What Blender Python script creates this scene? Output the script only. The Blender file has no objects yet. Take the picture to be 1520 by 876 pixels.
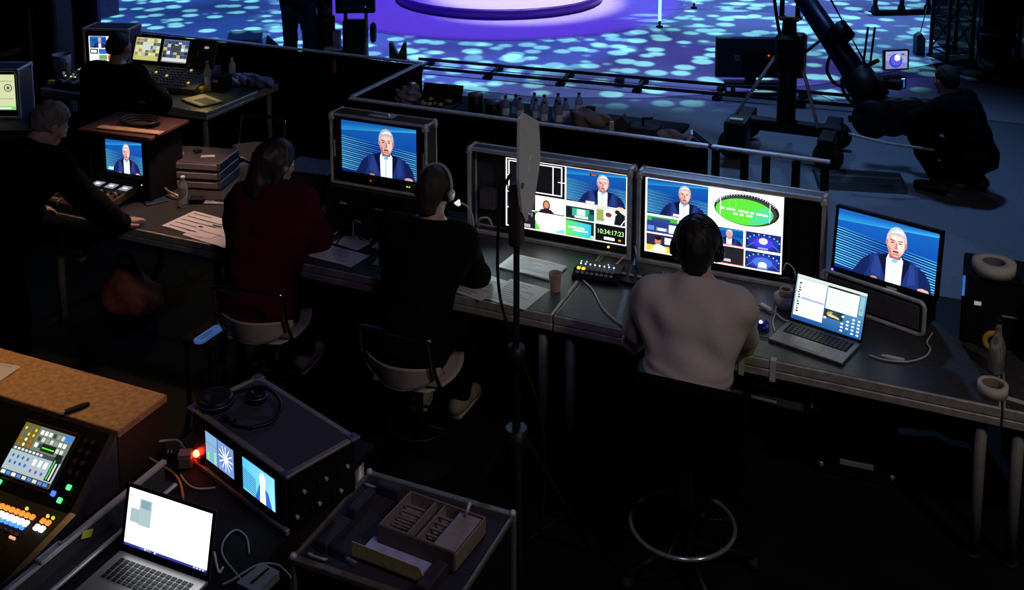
import bpy, bmesh, math, random
import numpy as np
from mathutils import Matrix, Vector, Euler
random.seed(7); rng = np.random.default_rng(7)
R = math.radians
scene = bpy.context.scene
C = scene.collection

# ------------------------------------------------------------------ camera
F, PX, PY, PITCH, CAMH = 1596.0, 760.0, -83.0, R(8.2), 3.34
cam_data = bpy.data.cameras.new('camera'); cam = bpy.data.objects.new('camera', cam_data); C.objects.link(cam)
cam.location = (0, 0, CAMH); cam.rotation_euler = (R(90) - PITCH, 0, 0)
cam_data.sensor_width = 36.0; cam_data.lens = 36.0 * F / 1520.0
cam_data.shift_y = -(438.0 - PY) / 1520.0           # rising-front lens: verticals stay nearly parallel
cam_data.clip_start = 0.05; cam_data.clip_end = 100
scene.camera = cam

# ------------------------------------------------------------------ view, world, big lights
vs = scene.view_settings
vs.view_transform = 'Standard'; vs.look = 'None'; vs.gamma = 1.0; vs.use_curve_mapping = False; vs.exposure = 0.0
w = bpy.data.worlds.new('dark_hall'); scene.world = w; w.use_nodes = True
w.node_tree.nodes['Background'].inputs[0].default_value = (0.25, 0.3, 0.6, 1)
w.node_tree.nodes['Background'].inputs[1].default_value = 0.0005

def light(name, kind, loc, target, color, power, size=0.3, spot=60, blend=0.5):
    l = bpy.data.lights.new(name, kind); o = bpy.data.objects.new(name, l); C.objects.link(o)
    l.color = color; l.energy = power; o.location = loc
    if kind == 'AREA': l.size = size
    else: l.shadow_soft_size = size
    if kind == 'SPOT': l.spot_size = R(spot); l.spot_blend = blend
    d = Vector(target) - Vector(loc); o.rotation_euler = d.to_track_quat('-Z', 'Y').to_euler()
    return o

def gobo(o, scale, thr, wash, dot, seed=0.0, soft=0.07, jitter=1.0, stretch=(1, 1), hole=None):
    """a patterned (gobo) projector: round dots cut out of a coloured wash"""
    l = o.data; l.use_nodes = True; nt = l.node_tree; N = nt.nodes; L = nt.links
    em = [n for n in N if n.type == 'EMISSION'][0]
    tc = N.new('ShaderNodeTexCoord'); sp = N.new('ShaderNodeSeparateXYZ'); L.new(tc.outputs['Normal'], sp.inputs[0])
    cb = N.new('ShaderNodeCombineXYZ')
    for i in range(2):
        dv = N.new('ShaderNodeMath'); dv.operation = 'DIVIDE'; L.new(sp.outputs[i], dv.inputs[0]); L.new(sp.outputs[2], dv.inputs[1])
        ml = N.new('ShaderNodeMath'); ml.operation = 'MULTIPLY'; ml.inputs[1].default_value = stretch[i]; L.new(dv.outputs[0], ml.inputs[0]); L.new(ml.outputs[0], cb.inputs[i])
    cb.inputs[2].default_value = seed
    if hole:                                   # framing shutter: no dots inside a circle on the floor (offset x, y, radius, all / height)
        vm = N.new('ShaderNodeVectorMath'); vm.operation = 'DISTANCE'; vm.inputs[1].default_value = (hole[0] * stretch[0], hole[1] * stretch[1], seed); L.new(cb.outputs[0], vm.inputs[0])
        hr = N.new('ShaderNodeMapRange'); hr.inputs[1].default_value = hole[2] * .985; hr.inputs[2].default_value = hole[2] * 1.01; L.new(vm.outputs['Value'], hr.inputs[0])
    vo = N.new('ShaderNodeTexVoronoi'); vo.voronoi_dimensions = '3D'; vo.inputs['Scale'].default_value = scale; vo.inputs['Randomness'].default_value = jitter
    L.new(cb.outputs[0], vo.inputs['Vector'])
    mr = N.new('ShaderNodeMapRange'); mr.inputs[1].default_value = thr + soft; mr.inputs[2].default_value = thr - soft; mr.inputs[3].default_value = 0; mr.inputs[4].default_value = 1
    mr.interpolation_type = 'SMOOTHSTEP'; L.new(vo.outputs['Distance'], mr.inputs[0])
    no = N.new('ShaderNodeTexNoise'); no.inputs['Scale'].default_value = scale * 0.14; no.inputs['Detail'].default_value = 2; L.new(cb.outputs[0], no.inputs['Vector'])
    m2 = N.new('ShaderNodeMapRange'); m2.inputs[1].default_value = 0.35; m2.inputs[2].default_value = 0.65; m2.inputs[3].default_value = 0.45; m2.inputs[4].default_value = 1.2; L.new(no.outputs[0], m2.inputs[0])
    mx = N.new('ShaderNodeMix'); mx.data_type = 'RGBA'; mx.inputs[6].default_value = (*wash, 1); mx.inputs[7].default_value = (*dot, 1)
    L.new(mr.outputs[0], mx.inputs[0]); L.new(mx.outputs[2], em.inputs['Color'])
    if hole:
        hm = N.new('ShaderNodeMath'); hm.operation = 'MULTIPLY'; L.new(m2.outputs[0], hm.inputs[0]); L.new(hr.outputs[0], hm.inputs[1]); L.new(hm.outputs[0], em.inputs['Strength'])
    else: L.new(m2.outputs[0], em.inputs['Strength'])

def offs(l, c, r, h): return (-(c[0] - l[0]) / h, -(c[1] - l[1]) / h, r / h)
CPT = (-.2, 16.95); RCP = 2.95
g1 = light('stage_gobo_projector', 'SPOT', (-3.4, 16.6, 9.5), (-3.4, 16.6, 0), (1, 1, 1), 8600, .02, 65, .15); gobo(g1, 30.0, .37, (.022, .070, .33), (.26, .86, 1.0), .0, hole=offs((-3.4, 16.6), CPT, RCP, 9.5))
g3 = light('stage_gobo_projector_middle', 'SPOT', (1.8, 16.6, 9.5), (1.8, 16.6, 0), (1, 1, 1), 8600, .02, 63, .15); gobo(g3, 27.0, .37, (.050, .045, .28), (.30, .86, .95), 1.9, hole=offs((1.8, 16.6), CPT, RCP, 9.5))
g2 = light('stage_gobo_projector_side', 'SPOT', (6.2, 17.2, 9.0), (6.2, 17.2, 0), (1, 1, 1), 6800, .02, 60, .3); gobo(g2, 22.0, .32, (.025, .10, .20), (.24, .82, .92), 3.7, stretch=(.45, 1.2))
light('violet_carpet_spot', 'SPOT', (-.2, 17.0, 8.5), (-.2, 16.95, 0), (.18, .09, 1.0), 3900, .1, 39, .12)
light('platform_spot', 'SPOT', (1.6, 20.0, 8.0), (.25, 16.75, .1), (1.0, .93, .85), 3800, .05, 22, .45)
light('blue_back_wash', 'SPOT', (2.7, 9.6, 8.6), (2.4, 9.3, 0), (.22, .45, 1.0), 900, .5, 50, .9)
light('blue_rim_light', 'SPOT', (3.2, 16.5, 7.0), (-.8, 8.4, .9), (.28, .50, 1.0), 800, .3, 58, .8)
light('blue_side_wash', 'SPOT', (-1.5, 11.5, 5.0), (-4.6, 10.8, 1.0), (.20, .30, 1.0), 380, .2, 70, .6)
light('house_lamp', 'SPOT', (3.2, .5, 5.2), (1.2, 4.5, .8), (1.0, .88, .68), 165, .25, 62, .8)
light('counter_lamp', 'SPOT', (-2.2, 4.3, 2.3), (-1.85, 4.15, 1.0), (1.0, .54, .17), 26, .04, 58, .6)
light('desk_end_lamp', 'SPOT', (-1.95, 6.45, 1.95), (-2.25, 6.30, .75), (1.0, .56, .38), 40, .05, 84, .7)
light('violet_spill', 'AREA', (.5, 2.0, 4.5), (-.3, 3.6, .9), (.65, .45, 1.0), 13, .6)


# ------------------------------------------------------------------ frames of reference
TA = R(-23.5); TR = Vector((math.cos(TA), math.sin(TA), 0)); TN = Vector((-math.sin(TA), math.cos(TA), 0)); TO = Vector((0.201, 5.03, 0))
def tp(u, v, z=0.0): return TO + TR * u + TN * v + Vector((0, 0, z))       # the production desk's own axes: along, away, up
def at(x, y, z=0.0):                                                        # a sight line met at height z
    c, s = math.cos(PITCH), math.sin(PITCH); a, b = (x - PX) / F, (y - PY) / F
    d = Vector((a, c - b * s, -s - b * c)); return Vector((0, 0, CAMH)) + d * ((z - CAMH) / d.z)
def tuv(p): d = Vector(p) - TO; return d.dot(TR), d.dot(TN)

# ------------------------------------------------------------------ materials
MATS = {}
def mat(name, col, rough=0.6, metal=0.0, var=0.15, scale=30.0, bump=0.0, spec=0.5, trans=0.0, ior=1.45, aniso=None, emis=0.0, coat=0.0):
    if name in MATS: return MATS[name]
    m = bpy.data.materials.new(name); m.use_nodes = True; nt = m.node_tree; N = nt.nodes; L = nt.links
    b = N['Principled BSDF']; b.inputs['Roughness'].default_value = rough; b.inputs['Metallic'].default_value = metal
    b.inputs['Specular IOR Level'].default_value = spec; b.inputs['Transmission Weight'].default_value = trans; b.inputs['IOR'].default_value = ior
    b.inputs['Coat Weight'].default_value = coat
    tc = N.new('ShaderNodeTexCoord'); mp = N.new('ShaderNodeMapping'); L.new(tc.outputs['Object'], mp.inputs[0])
    if aniso: mp.inputs['Scale'].default_value = aniso
    no = N.new('ShaderNodeTexNoise'); no.inputs['Scale'].default_value = scale; no.inputs['Detail'].default_value = 5; L.new(mp.outputs[0], no.inputs['Vector'])
    rp = N.new('ShaderNodeValToRGB'); rp.color_ramp.elements[0].position = 0.3; rp.color_ramp.elements[1].position = 0.7
    rp.color_ramp.elements[0].color = (*[max(0, c * (1 - var)) for c in col], 1); rp.color_ramp.elements[1].color = (*[min(1, c * (1 + var)) for c in col], 1)
    L.new(no.outputs[0], rp.inputs[0]); L.new(rp.outputs[0], b.inputs['Base Color'])
    if emis:
        L.new(rp.outputs[0], b.inputs['Emission Color']); b.inputs['Emission Strength'].default_value = emis
    if bump:
        bp = N.new('ShaderNodeBump'); bp.inputs['Strength'].default_value = bump; bp.inputs['Distance'].default_value = 0.004
        L.new(no.outputs[0], bp.inputs['Height']); L.new(bp.outputs[0], b.inputs['Normal'])
    MATS[name] = m; return m

def screen_mat(strength=1.3):
    k = 'screen_glow_%.2f' % strength
    if k in MATS: return MATS[k]
    m = bpy.data.materials.new(k); m.use_nodes = True; nt = m.node_tree; N = nt.nodes; L = nt.links
    b = N['Principled BSDF']; b.inputs['Base Color'].default_value = (0.01, 0.01, 0.012, 1); b.inputs['Roughness'].default_value = 0.35
    at_ = N.new('ShaderNodeAttribute'); at_.attribute_name = 'Col'; L.new(at_.outputs['Color'], b.inputs['Emission Color']); b.inputs['Emission Strength'].default_value = strength
    MATS[k] = m; return m

BLK = mat('black_plastic', (0.010, 0.010, 0.012), 0.45, var=0.3, bump=0.05, scale=200, spec=.35)
BLKM = mat('black_matte_paint', (0.008, 0.008, 0.010), 0.8, var=0.3, spec=.2)
GRYP = mat('grey_plastic', (0.09, 0.09, 0.10), 0.5)
LGRY = mat('light_grey_plastic', (0.35, 0.35, 0.36), 0.5)
ALU = mat('brushed_aluminium', (0.62, 0.62, 0.63), 0.38, 0.5, var=0.12, scale=60, aniso=(1, 12, 12))
STEEL = mat('dull_zinc_steel', (0.58, 0.60, 0.59), 0.45, 0.3, var=0.25, scale=18)
CHROME = mat('polished_chrome', (0.85, 0.86, 0.88), 0.16, 0.8, var=0.03)
PHEN = mat('phenolic_ply_black', (0.048, 0.050, 0.052), 0.40, var=0.3, scale=55, bump=0.15)
PAPER = mat('white_paper', (0.74, 0.74, 0.72), 0.9, var=0.03)
INK = mat('grey_print_ink', (0.42, 0.42, 0.43), 0.9, var=0.1)
WHITEP = mat('white_plastic', (0.70, 0.69, 0.66), 0.45, var=0.05)
RUBBER = mat('black_rubber', (0.014, 0.014, 0.014), 0.75, var=0.2)
CABW = mat('pale_cable_sheath', (0.62, 0.62, 0.60), 0.5, var=0.08)
CABK = mat('black_cable_sheath', (0.015, 0.015, 0.016), 0.45, var=0.2)
TAPEW = mat('white_cloth_tape', (0.60, 0.57, 0.48), 0.8, var=0.08, bump=0.1, scale=120)
YELLOW = mat('yellow_tape', (0.72, 0.62, 0.04), 0.6, var=0.1)

# ------------------------------------------------------------------ mesh builder
class MB:
    def __init__(s): s.v = []; s.f = []; s.M = Matrix.Identity(4); s.mi = []; s.cur = 0; s.sm = []
    def put(s, vs, fs, smooth=False):
        o = len(s.v); s.v += [tuple(s.M @ Vector(p)) for p in vs]
        for f in fs: s.f.append(tuple(i + o for i in f)); s.mi.append(s.cur); s.sm.append(smooth)
        return s
    def box(s, c, d, bev=0.0, rot=None):
        x, y, z = d[0] / 2, d[1] / 2, d[2] / 2
        b = min(bev, x * .9, y * .9, z * .9)
        vs = []; idx = {}
        if b <= 0:
            vs = [(sx * x, sy * y, sz * z) for sx in (-1, 1) for sy in (-1, 1) for sz in (-1, 1)]
            fs = [(0, 1, 3, 2), (4, 6, 7, 5), (0, 4, 5, 1), (2, 3, 7, 6), (0, 2, 6, 4), (1, 5, 7, 3)]
        else:
            for sx in (-1, 1):
                for sy in (-1, 1):
                    for sz in (-1, 1):
                        for ax in range(3):
                            p = [sx * (x - b), sy * (y - b), sz * (z - b)]; p[ax] += (sx, sy, sz)[ax] * b
                            idx[(sx, sy, sz, ax)] = len(vs); vs.append(tuple(p))
            g = lambda a, b_, c_, ax: idx[(a, b_, c_, ax)]
            fs = []
            for sgn in (-1, 1):
                q = [(-1, -1), (1, -1), (1, 1), (-1, 1)]
                if sgn < 0: q = q[::-1]
                fs.append(tuple(g(sgn, a, b_, 0) for a, b_ in q)); 
                fs.append(tuple(g(b_, sgn, a, 1) for a, b_ in q)); fs.append(tuple(g(a, b_, sgn, 2) for a, b_ in q))
            for s1 in (-1, 1):
                for s2 in (-1, 1):
                    fs.append((g(s1, s2, -1, 0), g(s1, s2, 1, 0), g(s1, s2, 1, 1), g(s1, s2, -1, 1)))
                    fs.append((g(s1, -1, s2, 0), g(s1, 1, s2, 0), g(s1, 1, s2, 2), g(s1, -1, s2, 2)))
                    fs.append((g(-1, s1, s2, 1), g(1, s1, s2, 1), g(1, s1, s2, 2), g(-1, s1, s2, 2)))
                    for s3 in (-1, 1): fs.append(tuple(g(s1, s2, s3, a) for a in range(3)))
        m = Matrix.Translation(Vector(c)) @ (Euler(rot).to_matrix().to_4x4() if rot else Matrix.Identity(4))
        return s.put([m @ Vector(p) for p in vs], fs)
    def lathe(s, prof, n=24, c=(0, 0, 0), axis='Z', caps=True, smooth=True):
        vs = []; fs = []
        for r_, z in prof:
            for k in range(n):
                a = 2 * math.pi * k / n; vs.append((r_ * math.cos(a), r_ * math.sin(a), z))
        for j in range(len(prof) - 1):
            for k in range(n):
                k2 = (k + 1) % n; fs.append((j * n + k, j * n + k2, (j + 1) * n + k2, (j + 1) * n + k))
        rotm = {'Z': Matrix.Identity(4), 'Y': Matrix.Rotation(R(-90), 4, 'X'), 'X': Matrix.Rotation(R(90), 4, 'Y')}[axis]
        m = Matrix.Translation(Vector(c)) @ rotm
        s.put([m @ Vector(p) for p in vs], fs, smooth)
        if caps:
            o = len(s.v) - len(vs)
            s.f.append(tuple(range(o + n - 1, o - 1, -1))); s.mi.append(s.cur); s.sm.append(False)
            e = o + (len(prof) - 1) * n; s.f.append(tuple(range(e, e + n))); s.mi.append(s.cur); s.sm.append(False)
        return s
    def tube(s, pts, r, n=8, closed=False, caps=True):
        P = [Vector(p) for p in pts]; m = len(P); rs = r if isinstance(r, (list, tuple)) else [r] * m
        vs = []; fs = []; up = None
        for i, p in enumerate(P):
            a = P[i - 1] if (i > 0 or closed) else P[i]; b = P[(i + 1) % m] if (i < m - 1 or closed) else P[i]
            t = (b - a).normalized() if (b - a).length > 1e-9 else Vector((0, 0, 1))
            if up is None: up = Vector((0, 0, 1)) if abs(t.z) < 0.9 else Vector((1, 0, 0))
            x = t.cross(up); x = x.normalized() if x.length > 1e-6 else Vector((1, 0, 0)); up = x.cross(t).normalized()
            for k in range(n):
                an = 2 * math.pi * k / n; vs.append(p + x * (rs[i] * math.cos(an)) + up * (rs[i] * math.sin(an)))
        for i in range(m if closed else m - 1):
            for k in range(n):
                j = (i + 1) % m; k2 = (k + 1) % n; fs.append((i * n + k, i * n + k2, j * n + k2, j * n + k))
        s.put(vs, fs, True)
        if caps and not closed:
            o = len(s.v) - len(vs); e = o + (m - 1) * n
            s.f += [tuple(range(o + n - 1, o - 1, -1)), tuple(range(e, e + n))]; s.mi += [s.cur] * 2; s.sm += [False] * 2
        return s
    def prism(s, poly, z0, z1, plane='XY'):
        n = len(poly)
        def P(a, b, h): return {'XY': (a, b, h), 'XZ': (a, h, b), 'YZ': (h, a, b)}[plane]
        vs = [P(a, b, z0) for a, b in poly] + [P(a, b, z1) for a, b in poly]
        fs = [tuple(range(n - 1, -1, -1)), tuple(range(n, 2 * n))] + [(i, (i + 1) % n, n + (i + 1) % n, n + i) for i in range(n)]
        return s.put(vs, fs)
    def ball(s, c, r, n=12, sc=(1, 1, 1)):
        prof = [(max(1e-4, math.sin(math.pi * j / 8)) * r, -math.cos(math.pi * j / 8) * r) for j in range(9)]
        M0 = s.M; s.M = M0 @ Matrix.Translation(Vector(c)) @ Matrix.Diagonal((*sc, 1)); s.lathe(prof, n, caps=False); s.M = M0; return s
    def mesh(s, name, mats):
        me = bpy.data.meshes.new(name); me.from_pydata(s.v, [], s.f)
        for m in (mats if isinstance(mats, (list, tuple)) else [mats]): me.materials.append(m)
        me.polygons.foreach_set('material_index', s.mi); me.polygons.foreach_set('use_smooth', s.sm); me.update()
        b = bmesh.new(); b.from_mesh(me); bmesh.ops.recalc_face_normals(b, faces=b.faces); b.to_mesh(me); b.free()
        return me
    def build(s, name, mats, parent=None, loc=None, rotz=None, rot=None):
        return obj(name, s.mesh(name, mats), parent, loc, rotz, rot)
def obj(name, me, parent=None, loc=None, rotz=None, rot=None):
    o = bpy.data.objects.new(name, me); C.objects.link(o)
    if parent: o.parent = parent
    if loc is not None: o.location = loc
    if rotz is not None: o.rotation_euler = (0, 0, rotz)
    if rot is not None: o.rotation_euler = rot
    return o
def tag(o, label, cat, group=None):
    o['label'] = label; o['category'] = cat
    if group: o['group'] = group
    return o
def thing(name, label, cat, loc=(0, 0, 0), rotz=0.0, group=None):
    o = bpy.data.objects.new(name, None); C.objects.link(o); o.empty_display_size = 0.05
    o.location = loc; o.rotation_euler = (0, 0, rotz); return tag(o, label, cat, group)
def struct(o): o['kind'] = 'structure'; return o
def copy_tree(o, parent=None):
    c = o.copy(); C.objects.link(c); c.parent = parent
    for ch in list(o.children): copy_tree(ch, c)
    return c
def smooth_path(pts, n=8):
    P = [Vector(p) for p in pts]; out = []
    for i in range(len(P) - 1):
        a, b, c, d = P[max(i - 1, 0)], P[i], P[i + 1], P[min(i + 2, len(P) - 1)]
        for k in range(n):
            t = k / n; out.append(0.5 * ((2 * b) + (c - a) * t + (2 * a - 5 * b + 4 * c - d) * t * t + (3 * b - a - 3 * c + d) * t ** 3))
    return out + [P[-1]]
def cable(name, label, pts, r, m, group=None, cat='cable', n=8):
    base = Vector(pts[0]); mb = MB(); mb.tube(smooth_path([Vector(p) - base for p in pts], n), r, 6)
    return tag(mb.build(name, m, None, base), label, cat, group)
def child_of(o, parent):
    """parent an object built in world space, keeping its place"""
    bpy.context.view_layer.update(); m = o.matrix_world.copy(); o.parent = parent; o.matrix_parent_inverse = parent.matrix_world.inverted(); o.matrix_world = m; return o

# ------------------------------------------------------------------ pictures on screens (flat coloured shapes that glow)
class Pic:
    """local x right, z up, facing -y; later shapes lie a hair in front of earlier ones"""
    def __init__(s, gain=1.0): s.v = []; s.f = []; s.c = []; s.k = 0; s.gain = gain; s.rect_ = (0, 0, 1, 1); s.clip = None
    def win(s, x, z, w, h): s.rect_ = (x, z, w, h); return s
    def poly(s, pts, cols):
        X, Z, W, H = s.rect_; o = len(s.v); s.k += 1; y = -s.k * 0.000022
        cl = cols if isinstance(cols[0], (list, tuple)) else [cols] * len(pts)
        for (a, b), c in zip(pts, cl):
            a = min(1.0, max(0.0, a)); b = min(1.0, max(0.0, b)); s.v.append((X + a * W, y, Z + b * H)); s.c.append((*hdr(c[:3], s.gain), 1))
        s.f.append(tuple(range(o, o + len(pts)))); return s
    def rect(s, x0, z0, x1, z1, c): return s.poly([(x0, z0), (x1, z0), (x1, z1), (x0, z1)], c)
    def ell(s, cx, cz, rx, rz, c, n=22, a0=0.0, a1=2 * math.pi):
        return s.poly([(cx + rx * math.cos(a0 + (a1 - a0) * k / n), cz + rz * math.sin(a0 + (a1 - a0) * k / n)) for k in range(n if a1 - a0 > 6.2 else n + 1)], c)
    def line(s, x0, z0, x1, z1, t, c, asp=1.0):
        dx, dz = (x1 - x0), (z1 - z0) / asp; l = math.hypot(dx, dz) or 1; nx, nz = -dz / l * t / 2, dx / l * t / 2 * asp
        return s.poly([(x0 - nx, z0 - nz), (x1 - nx, z1 - nz), (x1 + nx, z1 + nz), (x0 + nx, z0 + nz)], c)
    def frame(s, x0, z0, x1, z1, tx, tz, c):
        s.rect(x0, z0, x1, z0 + tz, c); s.rect(x0, z1 - tz, x1, z1, c); s.rect(x0, z0, x0 + tx, z1, c); return s.rect(x1 - tx, z0, x1, z1, c)
    def text(s, txt, x, z, h, c, width=None):
        me = text_mesh(txt); xs = [v[0] for v in me[0]]; w0 = max(xs); k = h / 0.7; X, Z, W, H = s.rect_; s.k += 1; y = -s.k * 0.000022; o = len(s.v)
        kx = (width * W / w0) if width else k * H
        for vx, vz in me[0]: s.v.append((X + x * W + vx * kx, y, Z + z * H + vz * k * H)); s.c.append((*hdr(c, s.gain), 1))
        s.f += [tuple(i + o for i in f) for f in me[1]]; return s
    def build(s, name, parent, loc=(0, 0, 0), rot=None, strength=1.3):
        me = bpy.data.meshes.new(name); me.from_pydata(s.v, [], s.f); me.materials.append(screen_mat(strength))
        ca = me.color_attributes.new('Col', 'FLOAT_COLOR', 'POINT'); ca.data.foreach_set('color', [q for c in s.c for q in c]); me.update()
        return obj(name, me, parent, loc, rot=rot)
_TX = {}
def hdr(c, g):
    k = g * (1 + 1.0 * min(c) ** 2); return [q * k for q in c]        # screen whites are far brighter than film white
def text_mesh(txt):
    if txt in _TX: return _TX[txt]
    cu = bpy.data.curves.new('lettering', 'FONT'); cu.body = txt; o = bpy.data.objects.new('lettering', cu); C.objects.link(o)
    bpy.context.view_layer.update(); me = o.to_mesh(); r_ = ([(v.co.x, v.co.y) for v in me.vertices], [tuple(p.vertices) for p in me.polygons]); o.to_mesh_clear()
    bpy.data.objects.remove(o); bpy.data.curves.remove(cu); _TX[txt] = r_; return r_
def G(r, g, b): return tuple(((c / 255) / 12.92 if c / 255 <= .04045 else ((c / 255 + .055) / 1.055) ** 2.4) for c in (r, g, b))

def presenter(p, x, z, w, h, cx=0.60, scale=1.0, light=1.0, detail=1, tint=(0, 0, 0)):
    """a grey-haired man in a navy suit before blue light stripes"""
    p.win(x, z, w, h)
    top, mid, low = G(20, 90, 170), G(12, 70, 160), G(16, 40, 120)
    p.poly([(0, 0), (1, 0), (1, .5), (0, .5)], [low, low, mid, mid]); p.poly([(0, .5), (1, .5), (1, 1), (0, 1)], [mid, mid, top, top])
    p.poly([(0, .80), (1, .93), (1, 1), (0, .93)], [G(40, 140, 200), G(60, 170, 215), G(24, 100, 180), G(20, 90, 170)])
    n = 16 if detail else 8
    for k in range(n):                       # receding light stripes with dark gaps between them
        zz = 0.66 * (k / n) - .04; th = 0.020 * (1 - 0.4 * k / n)
        c1, c2 = (G(105, 205, 235), G(30, 100, 190)) if k % 2 == 0 else (G(70, 170, 225), G(20, 70, 160))
        if detail: p.poly([(0, zz + .083), (.5, zz + .003), (1, zz - .077), (1, zz - .062), (.5, zz + .018), (0, zz + .098)], G(4, 16, 60))
        p.poly([(0, zz + .10), (.5, zz + .02), (.5, zz + .02 + th), (0, zz + .10 + th)], [c1, c2, c2, c1])
        p.poly([(.5, zz + .02), (1, zz - .06), (1, zz - .06 + th), (.5, zz + .02 + th)], [c2, c1, c1, c2])
    S = lambda a, b: (cx + (a) * scale * 0.5625, b * scale)
    def sp(pts, col): p.poly([S(a, b) for a, b in pts], col)
    def su(pts, col): p.poly([S(a, b * .80) for a, b in pts], col)
    navy, navy2, navy3, dark = G(26, 44, 108), G(17, 30, 82), G(36, 58, 128), G(10, 17, 50)
    su([(-.74, 0), (.66, 0), (.62, .18), (.52, .38), (.36, .49), (.12, .57), (-.16, .57), (-.42, .49), (-.58, .32), (-.68, .12)], navy)
    su([(-.74, 0), (-.52, 0), (-.44, .22), (-.44, .47), (-.58, .32)], navy2); su([(.44, 0), (.66, 0), (.62, .2), (.52, .38), (.40, .46)], navy2); su([(-.40, .10), (-.22, .04), (-.24, .46), (-.36, .48)], navy3); su([(.24, .04), (.38, .10), (.34, .46), (.26, .48)], navy3)
    su([(-.14, 0), (.13, 0), (.14, .50), (.09, .58), (-.12, .58), (-.15, .48)], G(206, 218, 236))
    su([(-.15, .48), (-.12, .59), (-.30, .50), (-.15, .06)], dark); su([(.14, .50), (.09, .59), (.27, .50), (.14, .04)], dark); su([(-.04, 0), (.0, 0), (.0, .42), (-.03, .42)], G(180, 194, 220))
    su([(-.05, .42), (.05, .44), (.04, .50), (-.06, .49)], G(120, 176, 215))
    sk, sk2, sk3 = G(214, 160, 150), G(178, 120, 112), G(232, 190, 180)
    hz0 = .66
    sp([(-.10, hz0 - .26), (.09, hz0 - .26), (.12, hz0 - .10), (-.13, hz0 - .10)], G(150, 98, 92))
    hx, hz = S(0, hz0); rx, rz = .165 * scale * .5625, .225 * scale
    hair, hair2 = G(168, 172, 178), G(206, 210, 216)
    p.ell(hx, hz + .045 * scale, rx * 1.08, rz * 1.0, hair); p.ell(hx, hz - .012 * scale, rx * .97, rz * .95, sk)
    p.ell(hx - rx * 1.0, hz - .01 * scale, rx * .13, rz * .2, sk2); p.ell(hx + rx * 1.0, hz - .01 * scale, rx * .13, rz * .2, sk2)
    Z = lambda a, b: (a * .9, hz0 - .74 + b)
    sp([Z(-.185, .77), Z(-.165, .90), Z(-.09, .965), Z(.03, .985), Z(.13, .95), Z(.18, .88), Z(.187, .77), Z(.16, .86), Z(.06, .89), Z(-.06, .875), Z(-.14, .85)], hair)
    sp([Z(-.12, .90), Z(-.02, .965), Z(.10, .955), Z(.14, .90), Z(.03, .925)], hair2)
    if detail:
        p.ell(hx + rx * .42, hz - .01 * scale, rx * .40, rz * .62, sk3); p.ell(hx - rx * .1, hz + rz * .38, rx * .55, rz * .18, sk3); sp([Z(-.17, .70), Z(-.13, .56), Z(-.07, .52), Z(-.10, .64)], sk2)
        sp([Z(-.13, .78), Z(-.035, .768), Z(-.035, .786), Z(-.125, .80)], G(96, 78, 80)); sp([Z(.03, .768), Z(.12, .78), Z(.115, .80), Z(.03, .786)], G(96, 78, 80))
        sp([Z(-.115, .738), Z(-.045, .738), Z(-.05, .756), Z(-.10, .756)], G(52, 40, 48)); sp([Z(.04, .738), Z(.11, .738), Z(.10, .756), Z(.045, .756)], G(52, 40, 48))
        sp([Z(-.025, .655), Z(.035, .655), Z(.018, .75), Z(-.008, .75)], sk2); sp([Z(-.035, .652), Z(.04, .652), Z(.03, .662), Z(-.028, .662)], G(140, 84, 80)); sp([Z(-.065, .588), Z(.065, .588), Z(.05, .616), Z(-.05, .616)], G(104, 48, 54))
        sp([Z(-.08, .545), Z(.08, .545), Z(.06, .57), Z(-.06, .57)], sk2)
    else:
        sp([Z(-.11, .735), Z(.105, .735), Z(.10, .76), Z(-.11, .76)], sk2); sp([Z(-.05, .59), Z(.05, .59), Z(.05, .615), Z(-.05, .615)], G(130, 70, 76))
    p.ell(*S(-.34, .012), .06 * scale * .5625, .022 * scale, sk2); p.poly([S(.42, .0), S(.62, .0), S(.60, .035), S(.50, .05), S(.43, .03)], sk)

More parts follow.
